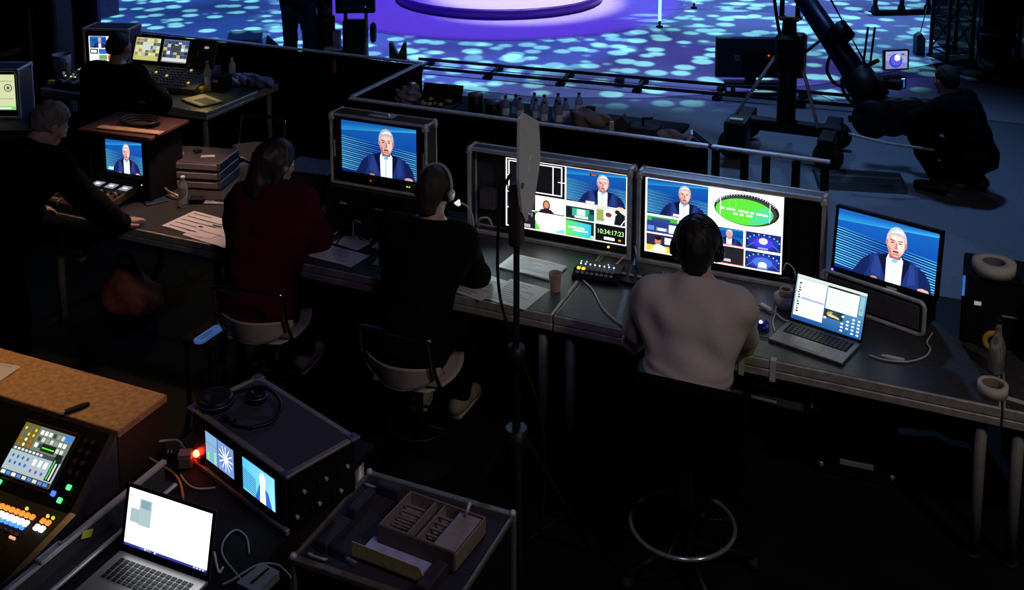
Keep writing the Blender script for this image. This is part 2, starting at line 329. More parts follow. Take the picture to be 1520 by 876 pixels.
# ------------------------------------------------------------------ people: one continuous surface grown from a distance field
class Field:
    def __init__(s, lo, hi, h):
        s.h = h; s.lo = np.array(lo, float); n = np.ceil((np.array(hi) - s.lo) / h).astype(int) + 1; s.n = n
        s.a = np.full(n, 0.5, np.float32)
    def _box(s, lo, hi, pad):
        i0 = np.clip(np.floor((np.array(lo) - pad - s.lo) / s.h).astype(int), 0, s.n); i1 = np.clip(np.ceil((np.array(hi) + pad - s.lo) / s.h).astype(int) + 1, 0, s.n)
        if (i1 <= i0).any(): return None
        g = [((np.arange(i0[k], i1[k]) * s.h + s.lo[k]).astype(np.float32)) for k in range(3)]
        return tuple(slice(i0[k], i1[k]) for k in range(3)), g[0][:, None, None], g[1][None, :, None], g[2][None, None, :]
    def _mix(s, sl, d, k, sub=False):
        a = s.a[sl]
        if sub:
            s.a[sl] = np.maximum(a, -d) + (np.maximum(k - np.abs(a + d), 0) ** 2) / (4 * k + 1e-9); return
        s.a[sl] = np.minimum(a, d) - (np.maximum(k - np.abs(a - d), 0) ** 2) / (4 * k + 1e-9)
    def cap(s, p, q, r1, r2=None, k=0.03):
        p = np.array(p, float); q = np.array(q, float); r2 = r1 if r2 is None else r2; rm = max(r1, r2)
        b = s._box(np.minimum(p, q) - rm, np.maximum(p, q) + rm, k + 0.05)
        if not b: return s
        sl, X, Y, Z = b; d = q - p; L2 = max(float(d @ d), 1e-9)
        t = np.clip(((X - p[0]) * d[0] + (Y - p[1]) * d[1] + (Z - p[2]) * d[2]) / L2, 0, 1)
        dist = np.sqrt((X - p[0] - t * d[0]) ** 2 + (Y - p[1] - t * d[1]) ** 2 + (Z - p[2] - t * d[2]) ** 2) - (r1 + (r2 - r1) * t)
        s._mix(sl, dist, k); return s
    def ell(s, c, r, rot=None, k=0.02, sub=False):
        c = np.array(c, float); rm = max(r); b = s._box(c - rm, c + rm, k + 0.05)
        if not b: return s
        sl, X, Y, Z = b; M = np.array(rot) if rot is not None else np.eye(3)   # columns: local axes
        dx, dy, dz = X - c[0], Y - c[1], Z - c[2]
        q = [(M[0, i] * dx + M[1, i] * dy + M[2, i] * dz) / r[i] for i in range(3)]
        l = np.sqrt(q[0] ** 2 + q[1] ** 2 + q[2] ** 2); s._mix(sl, (l - 1) * min(r) * (0.6 + 0.4 * l / np.maximum(l, 1)), k, sub); return s
    def cut(s, p, n):
        """keep the side that n points away from"""
        g = [np.arange(s.n[k]) * s.h + s.lo[k] for k in range(3)]
        d = (g[0][:, None, None] - p[0]) * n[0] + (g[1][None, :, None] - p[1]) * n[1] + (g[2][None, None, :] - p[2]) * n[2]
        s.a = np.maximum(s.a, d.astype(np.float32)); return s
    def wrinkle(s, amp, fx, fy, fz, ph=0.0):
        g = [(np.arange(s.n[k]) * s.h + s.lo[k]) for k in range(3)]
        X, Y, Z = g[0][:, None, None], g[1][None, :, None], g[2][None, None, :]
        s.a += (amp * np.sin(X * fx + Z * fz + 1.3 * np.sin(Y * fy + ph) + ph) * np.sin(Z * fz * .45 - X * fx * .3 + ph * 1.7 + Y * fy * .5)).astype(np.float32); return s
    def mesh(s, name, m):
        a = s.a; S = a < 0; nx, ny, nz = a.shape
        c8 = [(i, j, k) for i in (0, 1) for j in (0, 1) for k in (0, 1)]
        sub = lambda A, i, j, k: A[i:nx - 1 + i, j:ny - 1 + j, k:nz - 1 + k]
        cnt = sum(sub(S, *c).astype(np.int8) for c in c8); cells = (cnt > 0) & (cnt < 8); ids = np.full(cells.shape, -1, np.int64)
        w_ = np.argwhere(cells); ids[cells] = np.arange(len(w_))
        acc = np.zeros((len(w_), 3)); num = np.zeros(len(w_))
        for e0 in c8:
            for ax in range(3):
                if e0[ax]: continue
                e1 = list(e0); e1[ax] = 1
                v0 = a[w_[:, 0] + e0[0], w_[:, 1] + e0[1], w_[:, 2] + e0[2]]; v1 = a[w_[:, 0] + e1[0], w_[:, 1] + e1[1], w_[:, 2] + e1[2]]
                x = (v0 < 0) != (v1 < 0); t = np.where(x, v0 / np.where(x, v0 - v1, 1), 0)
                P = np.tile(np.array(e0, float), (len(w_), 1)); P[:, ax] = t; acc += P * x[:, None]; num += x
        V = (w_ + acc / num[:, None]) * s.h + s.lo; Fq = []
        for ax in range(3):
            b_, c_ = (ax + 1) % 3, (ax + 2) % 3
            A0 = np.take(S, range(S.shape[ax] - 1), ax); A1 = np.take(S, range(1, S.shape[ax]), ax); x = A0 != A1
            id_ = np.argwhere(x); ok = (id_[:, b_] > 0) & (id_[:, c_] > 0) & (id_[:, b_] < ids.shape[b_]) & (id_[:, c_] < ids.shape[c_]); id_ = id_[ok]
            flip = A0[id_[:, 0], id_[:, 1], id_[:, 2]]
            def gid(db, dc): q = id_.copy(); q[:, b_] -= db; q[:, c_] -= dc; return ids[q[:, 0], q[:, 1], q[:, 2]]
            q = np.stack([gid(1, 1), gid(0, 1), gid(0, 0), gid(1, 0)], 1); q[~flip] = q[~flip][:, ::-1]; Fq.append(q)
        Fq = np.concatenate(Fq); Fq = Fq[(Fq >= 0).all(1)]
        me = bpy.data.meshes.new(name); me.vertices.add(len(V)); me.vertices.foreach_set('co', V.astype(np.float32).ravel())
        me.loops.add(Fq.size); me.loops.foreach_set('vertex_index', Fq.ravel().astype(np.int32)); me.polygons.add(len(Fq))
        me.polygons.foreach_set('loop_start', np.arange(0, Fq.size, 4, dtype=np.int32)); me.polygons.foreach_set('use_smooth', np.ones(len(Fq), bool))
        me.update(calc_edges=True); me.validate(); me.materials.append(m); return me

SKIN = mat('skin', (0.52, 0.33, 0.26), 0.5, var=0.06, scale=40)
def rot3(yaw=0, pitch=0, roll=0):
    """head frame: x right, y forward, z up; pitch>0 looks down, yaw>0 turns to the left"""
    return np.array((Matrix.Rotation(yaw, 3, 'Z') @ Matrix.Rotation(-pitch, 3, 'X') @ Matrix.Rotation(roll, 3, 'Y')))

def hand(f, wr, d, palm, side, curl=0.5, k=0.010):
    """wrist point, pointing direction, palm normal, side=+1 when the thumb leaves towards side x (d x palm)"""
    d = Vector(d).normalized(); nrm = (Vector(palm) - d * Vector(palm).dot(d)).normalized(); x = d.cross(nrm).normalized() * side; wr = Vector(wr)
    kn = wr + d * 0.088
    f.cap(wr, kn + x * .018, .024, .017, k); f.cap(wr, kn - x * .020, .024, .016, k); f.cap(wr + d * .03 + x * .022, wr + d * .03 - x * .02, .018, .017, k)
    for off, ln in ((.031, .076), (.010, .086), (-.011, .079), (-.031, .062)):
        a = kn + x * off - d * .006; c1 = (d + nrm * curl * .7).normalized(); b = a + c1 * ln * .48; c2 = (d + nrm * curl * 2.0).normalized(); e = b + c2 * ln * .34; c3 = (d * .8 + nrm * curl * 3.2).normalized()
        f.cap(a, b, .0105, .0095, .004); f.cap(b, e, .0095, .0088, .004); f.cap(e, e + c3 * ln * .25, .0088, .0075, .004)
    a = wr + d * .025 + x * .026; b = a + (d * .7 + x * .75 + nrm * .3).normalized() * .045; e = b + (d + x * .25 + nrm * curl).normalized() * .034
    f.cap(a, b, .016, .0115, .008); f.cap(b, e, .0115, .009, .004)

def person(label, J, loc, rotz, garments, hair, h=0.0085, group=None, head_scale=1.0, lo=None, hi=None, neck_r=.056):
    """J: joints in the person's own frame (y forward). garments: list of (name, kind, material, options)"""
    V = lambda n: np.array(J[n], float)
    pts = np.array([J[k] for k in J if k not in ('hrot', 'handL', 'handR', 'toe', 'bulk')], float)
    lo = pts.min(0) - .24; hi = pts.max(0) + .24
    HR = J['hrot']; hc = V('head'); bulk = J.get('bulk', 1.0)
    ax = (V('shR') - V('shL')); ax = ax / np.linalg.norm(ax); hx = (V('hipR') - V('hipL')); hx = hx / np.linalg.norm(hx)
    Hp = lambda x, y, z: hc + HR @ (np.array([x, y, z]) * head_scale)
    def torso(f, e):
        P, W_, Ch = V('pelvis'), V('waist'), V('chest')
        f.cap(P - hx * .075, P + hx * .075, (.115 + e) * bulk, k=.05); f.cap(W_ - hx * .06 * bulk, W_ + hx * .06 * bulk, (.105 + e) * bulk, k=.08); f.cap(Ch - ax * .09, Ch + ax * .09, (.115 + e) * bulk, k=.08)
        f.cap(P, W_, (.11 + e) * bulk, (.105 + e) * bulk, .06); f.cap(W_, Ch, (.11 + e) * bulk, (.12 + e) * bulk, .06)
        for s in 'LR':
            f.cap(V('sh' + s), V('chest') + (V('neck') - V('chest')) * .5, .062 + e, .085 + e, .06); f.cap(V('sh' + s), W_ + (V('sh' + s) - Ch) * .42, .06 + e, .07 + e, .07)
        f.cap(V('neck') - (V('neck') - Ch) * .35, V('neck'), .075 + e, .062 + e * .6, .06)
        for s in 'LR': f.cap(V('neck') + (V('sh' + s) - V('neck')) * .12, V('neck') + (V('sh' + s) - V('neck')) * .78, .052 + e * .7, .046 + e * .8, .05)
    def arm(f, s, e, to=1.0, cuff=0.0, k=.03):
        a, b, c = V('sh' + s), V('el' + s), V('wr' + s)
        f.cap(a, b, .054 + e, .043 + e, k)
        if to > .5: f.cap(b, b + (c - b) * min(1, (to - .5) * 2), .043 + e, .030 + e + cuff, k)
    def leg(f, s, e, to=1.0, flare=0.0):
        a, b, c = V('hip' + s), V('kn' + s), V('an' + s)
        f.cap(a, b, .088 + e, .060 + e, .05); f.cap(b, b + (c - b) * .35, .058 + e, .060 + e, .03); f.cap(b + (c - b) * .35, b + (c - b) * to, .060 + e, .040 + e + flare, .03)
    f = Field(lo, hi, h)
    torso(f, 0); [arm(f, s, 0) for s in 'LR']; [leg(f, s, 0) for s in 'LR']
    for s in 'LR':
        t = np.array(J['toe'][0 if s == 'L' else 1], float); a = V('an' + s); f.cap(a + np.array([0, 0, -.035]) - t * .03, a + np.array([0, 0, -.055]) + t * .15, .036, .026, .03)
        hd = J['hand' + s]; hand(f, J['wr' + s], hd[0], hd[1], hd[2], hd[3])
    f.cap(V('neck') - (V('neck') - V('chest')) * .2, Hp(0, -.015, -.055), neck_r + .004, neck_r, .03)
    S = head_scale
    f.ell(Hp(0, -.012, .032), np.array((.077, .097, .092)) * S, HR, .02); f.ell(Hp(0, .026, -.038), np.array((.060, .068, .080)) * S, HR, .03); f.ell(Hp(0, .062, -.098), np.array((.026, .026, .020)) * S, HR, .03)
    f.cap(Hp(0, .092, .012), Hp(0, .112, -.026), .009 * S, .014 * S, .014); f.cap(Hp(-.032, .086, .022), Hp(.032, .086, .022), .011 * S, k=.012)
    f.cap(Hp(-.020, .093, -.064), Hp(.020, .093, -.064), .0085 * S, k=.008); f.cap(Hp(-.016, .091, -.076), Hp(.016, .091, -.076), .009 * S, k=.008)
    for s in (-1, 1):
        f.ell(Hp(s * .031, .093, .004), (.014, .010, .009), HR, .008, sub=True); f.ell(Hp(s * .080, -.006, -.008), np.array((.011, .021, .032)) * S, HR @ rot3(-s * .35), .006); f.cap(Hp(s * .05, .05, -.02), Hp(s * .045, .07, -.03), .02, .015, .02)
    body = obj('person', f.mesh('person_body', SKIN), None, loc, rotz); tag(body, label, 'person', group)
    for s in (-1, 1):
        mb = MB(); mb.ball(Hp(s * .031, .086, .004), .0115, 10); mb.cur = 1; mb.ball(Hp(s * .031, .0945, .004), .0052, 8); mb.build('eye', [mat('eye_white', (.7, .7, .68), .2), mat('iris_dark', (.03, .025, .02), .15)], body)
    for nm, kind, m, op in garments:
        e = op.get('e', .014); g = Field(lo - .03, hi + .03, h)
        if kind == 'top':
            torso(g, e)
            for s in 'LR': arm(g, s, e + op.get('sleeve', 0), op.get('arm', 1.0), op.get('cuff', .004))
            if op.get('hood'): n_ = V('neck'); fw = np.array([0, 1., 0]); g.ell(n_ - fw * .075 + [0, 0, .012], (.125, .062, .070), None, .05); g.cap(n_ + ax * .09 - fw * .01, n_ - ax * .09 - fw * .01, .045, k=.04)
            if op.get('collar'): n_ = V('neck'); g.cap(n_ - [0, 0, .02], n_ + (hc - n_) * .22, .074, .070, .02)
            g.wrinkle(op.get('wr', .004), 26, 21, 30, op.get('ph', 0.3))
            if op.get('folds'):                          # pulled creases at the waist, stronger on the left side
                X, Y, Z = (np.arange(g.n[0]) * g.h + g.lo[0])[:, None, None], (np.arange(g.n[1]) * g.h + g.lo[1])[None, :, None], (np.arange(g.n[2]) * g.h + g.lo[2])[None, None, :]
                wz = V('waist')[2]; g.a += (op['folds'] * np.sin(Z * 135 + X * 26 + np.sin(X * 18) * 1.2) * np.exp(-((Z - wz + .02) / .065) ** 2) * (.25 + .75 / (1 + np.exp((X + .05) * 40)))).astype(np.float32)
                g.a += (.007 * np.sin((X + .55 * Z) * 34) * np.exp(-((Z - wz - .22) / .13) ** 2) * np.clip(np.abs(X) / .15, 0, 1)).astype(np.float32)
            hem = op.get('hem', -.06); P = V('pelvis'); up = V('waist') - P; up = up / np.linalg.norm(up); up = (up + np.array([0, 0, .6])); up = up / np.linalg.norm(up)
            keep = g.a.copy(); g.cut(P + up * hem, -up)
            # arms that hang below the hem stay
            g2 = Field(lo - .03, hi + .03, h); [arm(g2, s, e + op.get('sleeve', 0), op.get('arm', 1.0), op.get('cuff', .004)) for s in 'LR']; g2.wrinkle(op.get('wr', .004), 26, 21, 30, op.get('ph', .3))
            g.a = np.minimum(g.a, g2.a)
            nk = V('neck'); dn = hc - nk; dn = dn / np.linalg.norm(dn); hh = op.get('neckcut', .035)
            bx = g._box(nk - .16, nk + .16, 0)
            if bx:
                sl, X, Y, Z = bx; r2 = np.sqrt((X - nk[0]) ** 2 + (Y - nk[1]) ** 2 + (Z - nk[2]) ** 2)
                d = (X - nk[0]) * dn[0] + (Y - nk[1]) * dn[1] + (Z - nk[2]) * dn[2] - hh
                if not op.get('hood'): g.a[sl] = np.maximum(g.a[sl], np.minimum(d, .10 - r2 + .02))
            if op.get('arm', 1.0) <= .5:
                for s in 'LR':
                    a, b = V('sh' + s), V('el' + s); t = op.get('sl', .72); p = a + (b - a) * t; n = (b - a) / np.linalg.norm(b - a)
                    bx = g._box(np.minimum(p, b) - .10, np.maximum(p, b) + .10, 0)
                    if bx:
                        sl, X, Y, Z = bx; d = (X - p[0]) * n[0] + (Y - p[1]) * n[1] + (Z - p[2]) * n[2]
                        tt = np.clip(d, 0, 1); rad = np.sqrt((X - p[0] - n[0] * d) ** 2 + (Y - p[1] - n[1] * d) ** 2 + (Z - p[2] - n[2] * d) ** 2)
                        g.a[sl] = np.where((rad < .085) & (d > -.05), np.maximum(g.a[sl], d), g.a[sl])
        elif kind == 'legs':
            P = V('pelvis'); W_ = V('waist'); g.cap(P - hx * .075, P + hx * .075, .115 + e, k=.05); g.cap(P, P + (W_ - P) * .5, .115 + e, .105 + e, .05); g.cap(P - hx * .06 + (W_ - P) * .4, P + hx * .06 + (W_ - P) * .4, .10 + e, k=.05)
            [leg(g, s, e, .96, op.get('flare', .006)) for s in 'LR']; g.wrinkle(.004, 24, 26, 22, 1.1)
        elif kind == 'shoe':
            for i, s in enumerate('LR'):
                g = Field(V('an' + s) - .25, V('an' + s) + .25, .007); t = np.array(J['toe'][i], float); a = V('an' + s)
                g.cap(a + [0, 0, -.045] - t * .05, a + [0, 0, -.062] + t * .165, .046, .038, .03); g.cap(a, a + np.array([0, 0, -.03]), .046, .05, .03); g.cut(a + np.array([0, 0, -.098]), (0, 0, -1))
                g.cut(a + np.array([0, 0, .01]), (0, 0, 1))
                sh = obj(nm, g.mesh(nm, m), body)
                mb = MB(); q = a + [0, 0, -.094]; mb.tube([q - t * .07, q + t * .19], [.040, .034], 10); o_ = mb.build('sole', op['sole'], sh)
                for v in o_.data.vertices: v.co.z = q[2] + (v.co.z - q[2]) * .30
            continue
        obj(nm, g.mesh(nm, m), body)
    if hair:
        g = Field(hc - .34, hc + .30, .006); e = hair.get('e', .012)
        g.ell(Hp(0, -.012, .032), np.array((.077 + e, .097 + e, .092 + e)) * S, HR, .02)
        if hair.get('back', True): g.cap(Hp(0, -.06, .0), Hp(0, -.055, hair.get('nape', -.07)), .062, .048, .03)
        n1 = HR @ np.array([0, 1, -hair.get('slope', .55)]); n1 = n1 / np.linalg.norm(n1); g.cut(Hp(0, hair.get('front', .045), hair.get('fz', .045)), n1)
        n2 = HR @ np.array([0, .0, -1.0]); g.cut(Hp(0, 0, hair.get('low', -.08)), n2)
        for a, b, r1, r2 in hair.get('locks', ()): g.cap(Hp(*a), Hp(*b), r1, r2, .025)
        g.wrinkle(hair.get('tex', .003), 120, 90, hair.get('fz_', 40), .7)
        obj('hair', g.mesh('hair', hair['m']), body)
    return body, Hp, HR

def seated(seat=.46, lean=.22, dz=.0, head_down=.25, yaw=0.0, reach=.42, table=.79, spread=.26, sw=.185, knee=.44, elbow_z=None, feet=.10, bulk=1.0, hand_gap=.12, headf=.07):
    p = (0, 0, seat + .11); w_ = (0, lean * .35, seat + .29); c = (0, lean * .8, seat + .49); n = (0, lean + .03, seat + .635); hd = (0, lean + headf, seat + .80)
    ez = elbow_z if elbow_z else table - .01
    J = dict(pelvis=p, waist=w_, chest=c, neck=n, head=hd, hrot=rot3(yaw, head_down), bulk=bulk)
    for s, sg in (('L', -1), ('R', 1)):
        J['sh' + s] = (sg * sw, lean * .95, seat + .585); J['el' + s] = (sg * spread, lean + .06 + reach * .25, ez); J['wr' + s] = (sg * hand_gap, lean + .06 + reach * .25 + .22, table + .02)
        J['hip' + s] = (sg * .095, .02, seat + .09); J['kn' + s] = (sg * .13, knee, seat + .08); J['an' + s] = (sg * .11, knee + feet - .12, .10)
        J['hand' + s] = ((-sg * .35, 1, 0), (0, 0, -1), -sg, .25)
    J['toe'] = ((-.1, 1, 0), (.1, 1, 0)); return J

def headset(label, body, Hp, HR, m, pad, mic=True, band_tilt=0.0, cat='headphones', big=1.0):
    """over-ear headset sitting on a head (a thing of its own)"""
    bpy.context.view_layer.update(); W = body.matrix_world; o = thing('headset', label, cat, W @ Vector(Hp(0, 0, 0)), 0.0)
    inv = Matrix.Translation(-Vector(o.location)); L = lambda x, y, z: inv @ (W @ Vector(Hp(x, y, z)))
    n = 18; y0 = -.006
    mb = MB(); mb.tube([L(.098 * math.cos(a), y0 - band_tilt * math.sin(a), .02 + .122 * math.sin(a)) for a in [math.pi * k / n for k in range(n + 1)]], .0085 * big, 8); mb.build('headband', m, o)
    for s in (-1, 1):
        mb = MB(); mb.tube([L(s * .078, y0, -.005), L(s * .100, y0, -.005)], [.040 * big, .036 * big], 18); mb.build('ear_cushion', pad, o)
        mb = MB(); mb.tube([L(s * .098, y0, -.005), L(s * .112, y0, -.005)], [.034 * big, .026 * big], 18); cup = mb.build('ear_cup', m, o)
        mb = MB(); mb.tube([L(s * .112, y0, -.005), L(s * .115, y0, -.005)], [.016, .012], 14); mb.build('cap_plate', mat('silver_trim', (.5, .5, .52), .3, .8), cup)
    if mic:
        mb = MB(); mb.tube(smooth_path([L(-.106, .01, -.02), L(-.10, .06, -.065), L(-.06, .105, -.085), L(-.03, .115, -.085)], 5), .0035, 6); mb.tube([L(-.035, .115, -.085), L(-.012, .116, -.084)], [.009, .008], 8); mb.build('microphone_boom', m, o)
    return o

# ------------------------------------------------------------------ the setting
def plate(name, poly, z0, z1, m, kind='structure'):
    b = MB(); b.prism(poly, z0, z1); o = b.build(name, m); o['kind'] = kind; return o
FLOORM = mat('dark_hall_floor', (0.008, 0.008, 0.010), 0.6, var=0.35, scale=3.0, spec=.15)
plate('floor', [(-14, -4), (16, -4), (16, 30), (-14, 30)], -0.2, 0.0, FLOORM)
CLOTH_ = mat('black_drape_cloth', (.010, .008, .012), .95, var=.3, scale=60, spec=.1)
CARPET = mat('grey_blue_floor_cloth', (0.20, 0.22, 0.25), 0.9, var=0.12, scale=60, bump=0.1)
STAGEM = mat('pale_stage_vinyl', (0.50, 0.51, 0.55), 0.5, var=0.05, scale=2.0)
def T2(*uv): return [tuple(tp(u, v))[:2] for u, v in uv]
# grey cloth between the railing and the stage, then the pale stage floor, then the round violet carpet and the platform
plate('floor_grey_cloth', T2((-9, 3.4), (-2.5, 3.4), (-2.5, 2.2), (3.0, 2.2), (4.2, 7.0), (1.2, 9.1), (-9, 9.1)), 0.0, 0.006, CARPET)
stage_edge = [at(630, 128), at(800, 146), at(960, 147), at(1060, 141), at(1215, 127), at(1415, 91), at(1385, 60), at(1390, -60), at(-150, -60), at(-150, 70), at(300, 90)]
b = MB(); b.box((1.3, 0, 1.7), (2.6, .05, 3.4), .01); tag(b.build('masking_drape', CLOTH_, None, tp(-9.45, 3.45), TA), 'tall black drape closing the view left of the pillar', 'drape')
plate('floor_stage', [(p.x, p.y) for p in stage_edge], 0.006, 0.014, STAGEM)
sheet = [at(1212, 140), at(1290, 117), at(1380, 117), at(1540, 137), at(1540, 188), at(1250, 158)]
plate('floor_pale_sheet', [(p.x, p.y) for p in sheet], 0.008, 0.016, mat('pale_floor_sheet', (0.42, 0.43, 0.48), 0.6, var=0.06, scale=4))
PC = Vector((-0.2, 16.95, 0)); RC, RP = 2.95, 1.64
circ = lambda c, r, n=72: [(c.x + r * math.cos(2 * math.pi * k / n), c.y + r * math.sin(2 * math.pi * k / n)) for k in range(n)]
plate('floor_round_carpet', circ(PC, RC), 0.014, 0.022, mat('violet_round_carpet', (0.46, 0.42, 0.60), 0.6, var=0.04, scale=5))
pl = thing('round_platform', 'low round white-topped platform with violet rim in the middle of the stage', 'platform', PC + Vector((0, 0, .022)))
b = MB(); b.lathe([(RP, 0), (RP, .125), (RP - .01, .135)], 72); b.build('rim', mat('violet_rim_paint', (0.14, 0.05, 0.42), 0.4, var=0.05), pl)
b = MB(); b.lathe([(RP - .02, .1351), (RP - .02, .150)], 72); b.build('top_disc', mat('white_platform_top', (0.72, 0.70, 0.68), 0.45, var=0.04), pl)
# hall walls, far out in the dark
WALLM = mat('dark_hall_wall', (0.02, 0.02, 0.024), 0.9, var=0.2, scale=2)
for nm, c, d in (('wall_left', (-13.9, 13, 4), (.2, 34, 8.4)), ('wall_right', (15.9, 13, 4), (.2, 34, 8.4)), ('wall_back', (1, 29.9, 4), (30, .2, 8.4)), ('wall_front', (1, -3.9, 4), (30, .2, 8.4))):
    b = MB(); b.box(c, d); struct(b.build(nm, WALLM))
b = MB(); b.box((1, 13, 10.6), (30, 34, .2)); struct(b.build('ceiling', WALLM))

# ------------------------------------------------------------------ railing with black cloth between desk and stage
CLOTH = mat('black_molton_cloth', (0.005, 0.005, 0.007), 0.95, var=0.3, scale=90, spec=.05)
RAILM = mat('bluish_steel_rail', (0.72, 0.76, 0.82), 0.4, 0.2, var=0.2)
def railing(label, p, q, h=1.0, posts=4, cloth=True, rail_r=.018, bars=None, drop=0.010):
    p = Vector(p); q = Vector(q); L = (q - p).length; ang = math.atan2(q.y - p.y, q.x - p.x)
    t = thing('railing', label, 'railing', p, ang)
    b = MB(); b.box((L / 2, 0, h), (L, .045, .016), .004); b.build('top_rail', RAILM, t)
    b = MB(); b.box((L / 2, 0, .05), (L, .04, .04), .006); b.build('bottom_rail', BLKM, t)
    xs = bars or [.03 + (L - .06) * i / (posts - 1) for i in range(posts)]
    me = None
    for x in xs:
        if me is None: b = MB(); b.box((0, 0, (h - .016) / 2), (.05, .04, h - .03), .005); me = b.mesh('post', BLKM)
        obj('post', me, t, (x, 0, 0))
    if cloth:
        b = MB(); n = max(8, int(L / .07)); vs = []; fs = []
        for i in range(n + 1):
            x = L * i / n; y = -.034 - .006 * math.sin(i * 1.9) - .004 * math.sin(i * .7)
            vs += [(x, y - .006, .01), (x, y, h - drop), (x, y + .008, h - drop), (x, y + .002, .01)]
        for i in range(n):
            a = i * 4; fs += [(a, a + 4, a + 5, a + 1), (a + 1, a + 5, a + 6, a + 2), (a + 2, a + 6, a + 7, a + 3), (a + 3, a + 7, a + 4, a)]
        b.put(vs, fs + [(0, 1, 2, 3), (n * 4, n * 4 + 3, n * 4 + 2, n * 4 + 1)]); b.build('black_cloth', CLOTH, t)
    return t
V0, V1 = 2.12, 3.28
railing('black cloth-covered railing behind the row of monitors', tp(-2.5, V0), tp(.28, V0))
railing('short cloth-covered railing that joins the two long railings at a slant', tp(-2.5, V0 + .04), tp(-2.5, V1 - .04), posts=2)
railing('black cloth-covered railing behind the lighting console desk', tp(-6.2, V1), tp(-2.5, V1), posts=5)
railing('bare railing with upright bars left open on the right of the cloth', tp(.30, V0), tp(1.06, V0), cloth=False, bars=[.03, .22, .36, .55, .73])
b = MB(); b.tube([tp(1.02, V0 - .06, .985) , tp(1.02, V0 - .06, .90)], .02, 8); 
tag(MB().box((0, 0, 0), (.035, .02, .11), .004).build('orange_tag', mat('dull_orange_strap', (.35, .10, .05), .8), None, tp(tuv(at(503, 96, .90))[0], V1 - .075, .90), TA), 'dull orange strap hanging on the cloth below the left railing', 'strap')

# ------------------------------------------------------------------ production desk made of stage decks
def deck(label, u0, u1, v0=0.0, v1=1.0, h=.75, legs=True, group='stage decks of the production desk', rz=TA, origin=None, edge=.088, m=PHEN):
    o = origin if origin is not None else tp(u0, v0); L, D = u1 - u0, v1 - v0
    t = thing('stage_deck_table', label, 'table', o, rz, group)
    b = MB(); b.box((L / 2, D / 2, h - .012), (L - .02, D - .02, .024), .002); b.build('deck_board', m, t)
    for nm, c, d in (('front', (L / 2, .012), (L, .024)), ('back', (L / 2, D - .012), (L, .024)), ('left', (.012, D / 2), (.024, D - .05)), ('right', (L - .012, D / 2), (.024, D - .05))):
        b = MB(); zc = h - edge * .26 - .001
        b.box((c[0], c[1], zc), (d[0] - .002, d[1], edge * .50), .004); b.box((c[0], c[1], h - edge * .77), (d[0] - .002, d[1], edge * .42), .004)
        b.box((c[0], c[1] + (.004 if nm == 'front' else 0), h - edge * .53), (d[0] * .98 if nm in ('front', 'back') else .012, d[1] * .98 if nm in ('left', 'right') else .012, .02)); b.build('edge_profile', EDGE, t)
    if legs:
        b = MB(); b.lathe([(.024, 0), (.024, h - edge)], 14); b.cur = 1; b.lathe([(.03, 0), (.03, .02)], 14); me = b.mesh('leg', [mat('dull_leg_tube', (.22, .22, .19), .6, .2), RUBBER])
        for x in (.07, L - .07):
            for y in (.06, D - .06): obj('leg', me, t, (x, y, 0))
    return t
EDGE = mat('worn_anodised_profile', (0.46, 0.45, 0.37), 0.55, 0.3, var=0.25, scale=25)
US = [-3.42, -2.04, 0.0, 2.04, 3.5]
for i, lb in enumerate(('short black-topped deck at the left end of the desk under the camera panels', 'long black-topped deck where the person in red and the person in black work', 'long black-topped deck where the person in the grey T-shirt works', 'black-topped deck at the right end of the desk under the tape and bottle')):
    deck(lb, US[i] + .003, US[i + 1] - .003)
# cloth skirt below the rear edge
b = MB(); n = 150; vs = []; fs = []
for i in range(n + 1):
    x = -2.0 + 4.02 * i / n; y = .93 + .022 * math.sin(i * .55) + .010 * math.sin(i * 1.3 + 1)
    vs += [(x, y, .02), (x, y, .655), (x, y + .006, .655), (x, y + .006, .02)]
for i in range(n):
    a = i * 4; fs += [(a, a + 4, a + 5, a + 1), (a + 1, a + 5, a + 6, a + 2), (a + 2, a + 6, a + 7, a + 3)]
b.put(vs, fs); tag(b.build('table_skirt', mat('charcoal_skirt_cloth', (.02, .02, .022), .9), None, TO, TA), 'dark folded cloth skirt hanging under the rear edge of the desk', 'skirt')

# ------------------------------------------------------------------ monitors
def led(parent, p, col, r=.003, strength=4):
    b = MB(); b.ball(p, r, 8); return b.build('indicator_light', mat('led_%d_%d_%d' % tuple(int(c * 99) for c in col), col, .4, emis=strength, var=.02), parent)
def tv(name, label, loc, rz, w, h, d=.035, bez=.016, tilt=0.0, chin=.0, cat='monitor', mbody=None):
    """a flat screen: housing with the picture recessed; returns (thing, picture maker placed on the glass)"""
    t = thing(name, label, cat, loc, rz); mbody = mbody or BLK
    return t
def housing(t, w, h, d, bez, z0=0.0, chin=0.0, m=BLK, tilt=0.0, y0=0.0, x0=0.0, name='housing'):
    W, H = w + 2 * bez, h + 2 * bez + chin
    b = MB(); b.M = Matrix.Translation((x0, y0, z0)) @ Matrix.Rotation(-tilt, 4, 'X')
    b.box((0, d / 2 + .004, H / 2), (W, d, H), .004)
    for c, s in (((0, 0, bez / 2 + chin / 2), (W, .012, bez + chin)), ((0, 0, H - bez / 2), (W, .012, bez)), ((-W / 2 + bez / 2, 0, H / 2), (bez, .012, H)), ((W / 2 - bez / 2, 0, H / 2), (bez, .012, H))): b.box(c, s, .002)
    return b.build(name, m, t), Matrix.Translation((x0, y0, z0)) @ Matrix.Rotation(-tilt, 4, 'X') @ Matrix.Translation((-w / 2, .0035, bez + chin))
def show(p, t, M, name='screen_picture', strength=1.3):
    o = p.build(name, t, strength=strength); o.matrix_local = M; return o
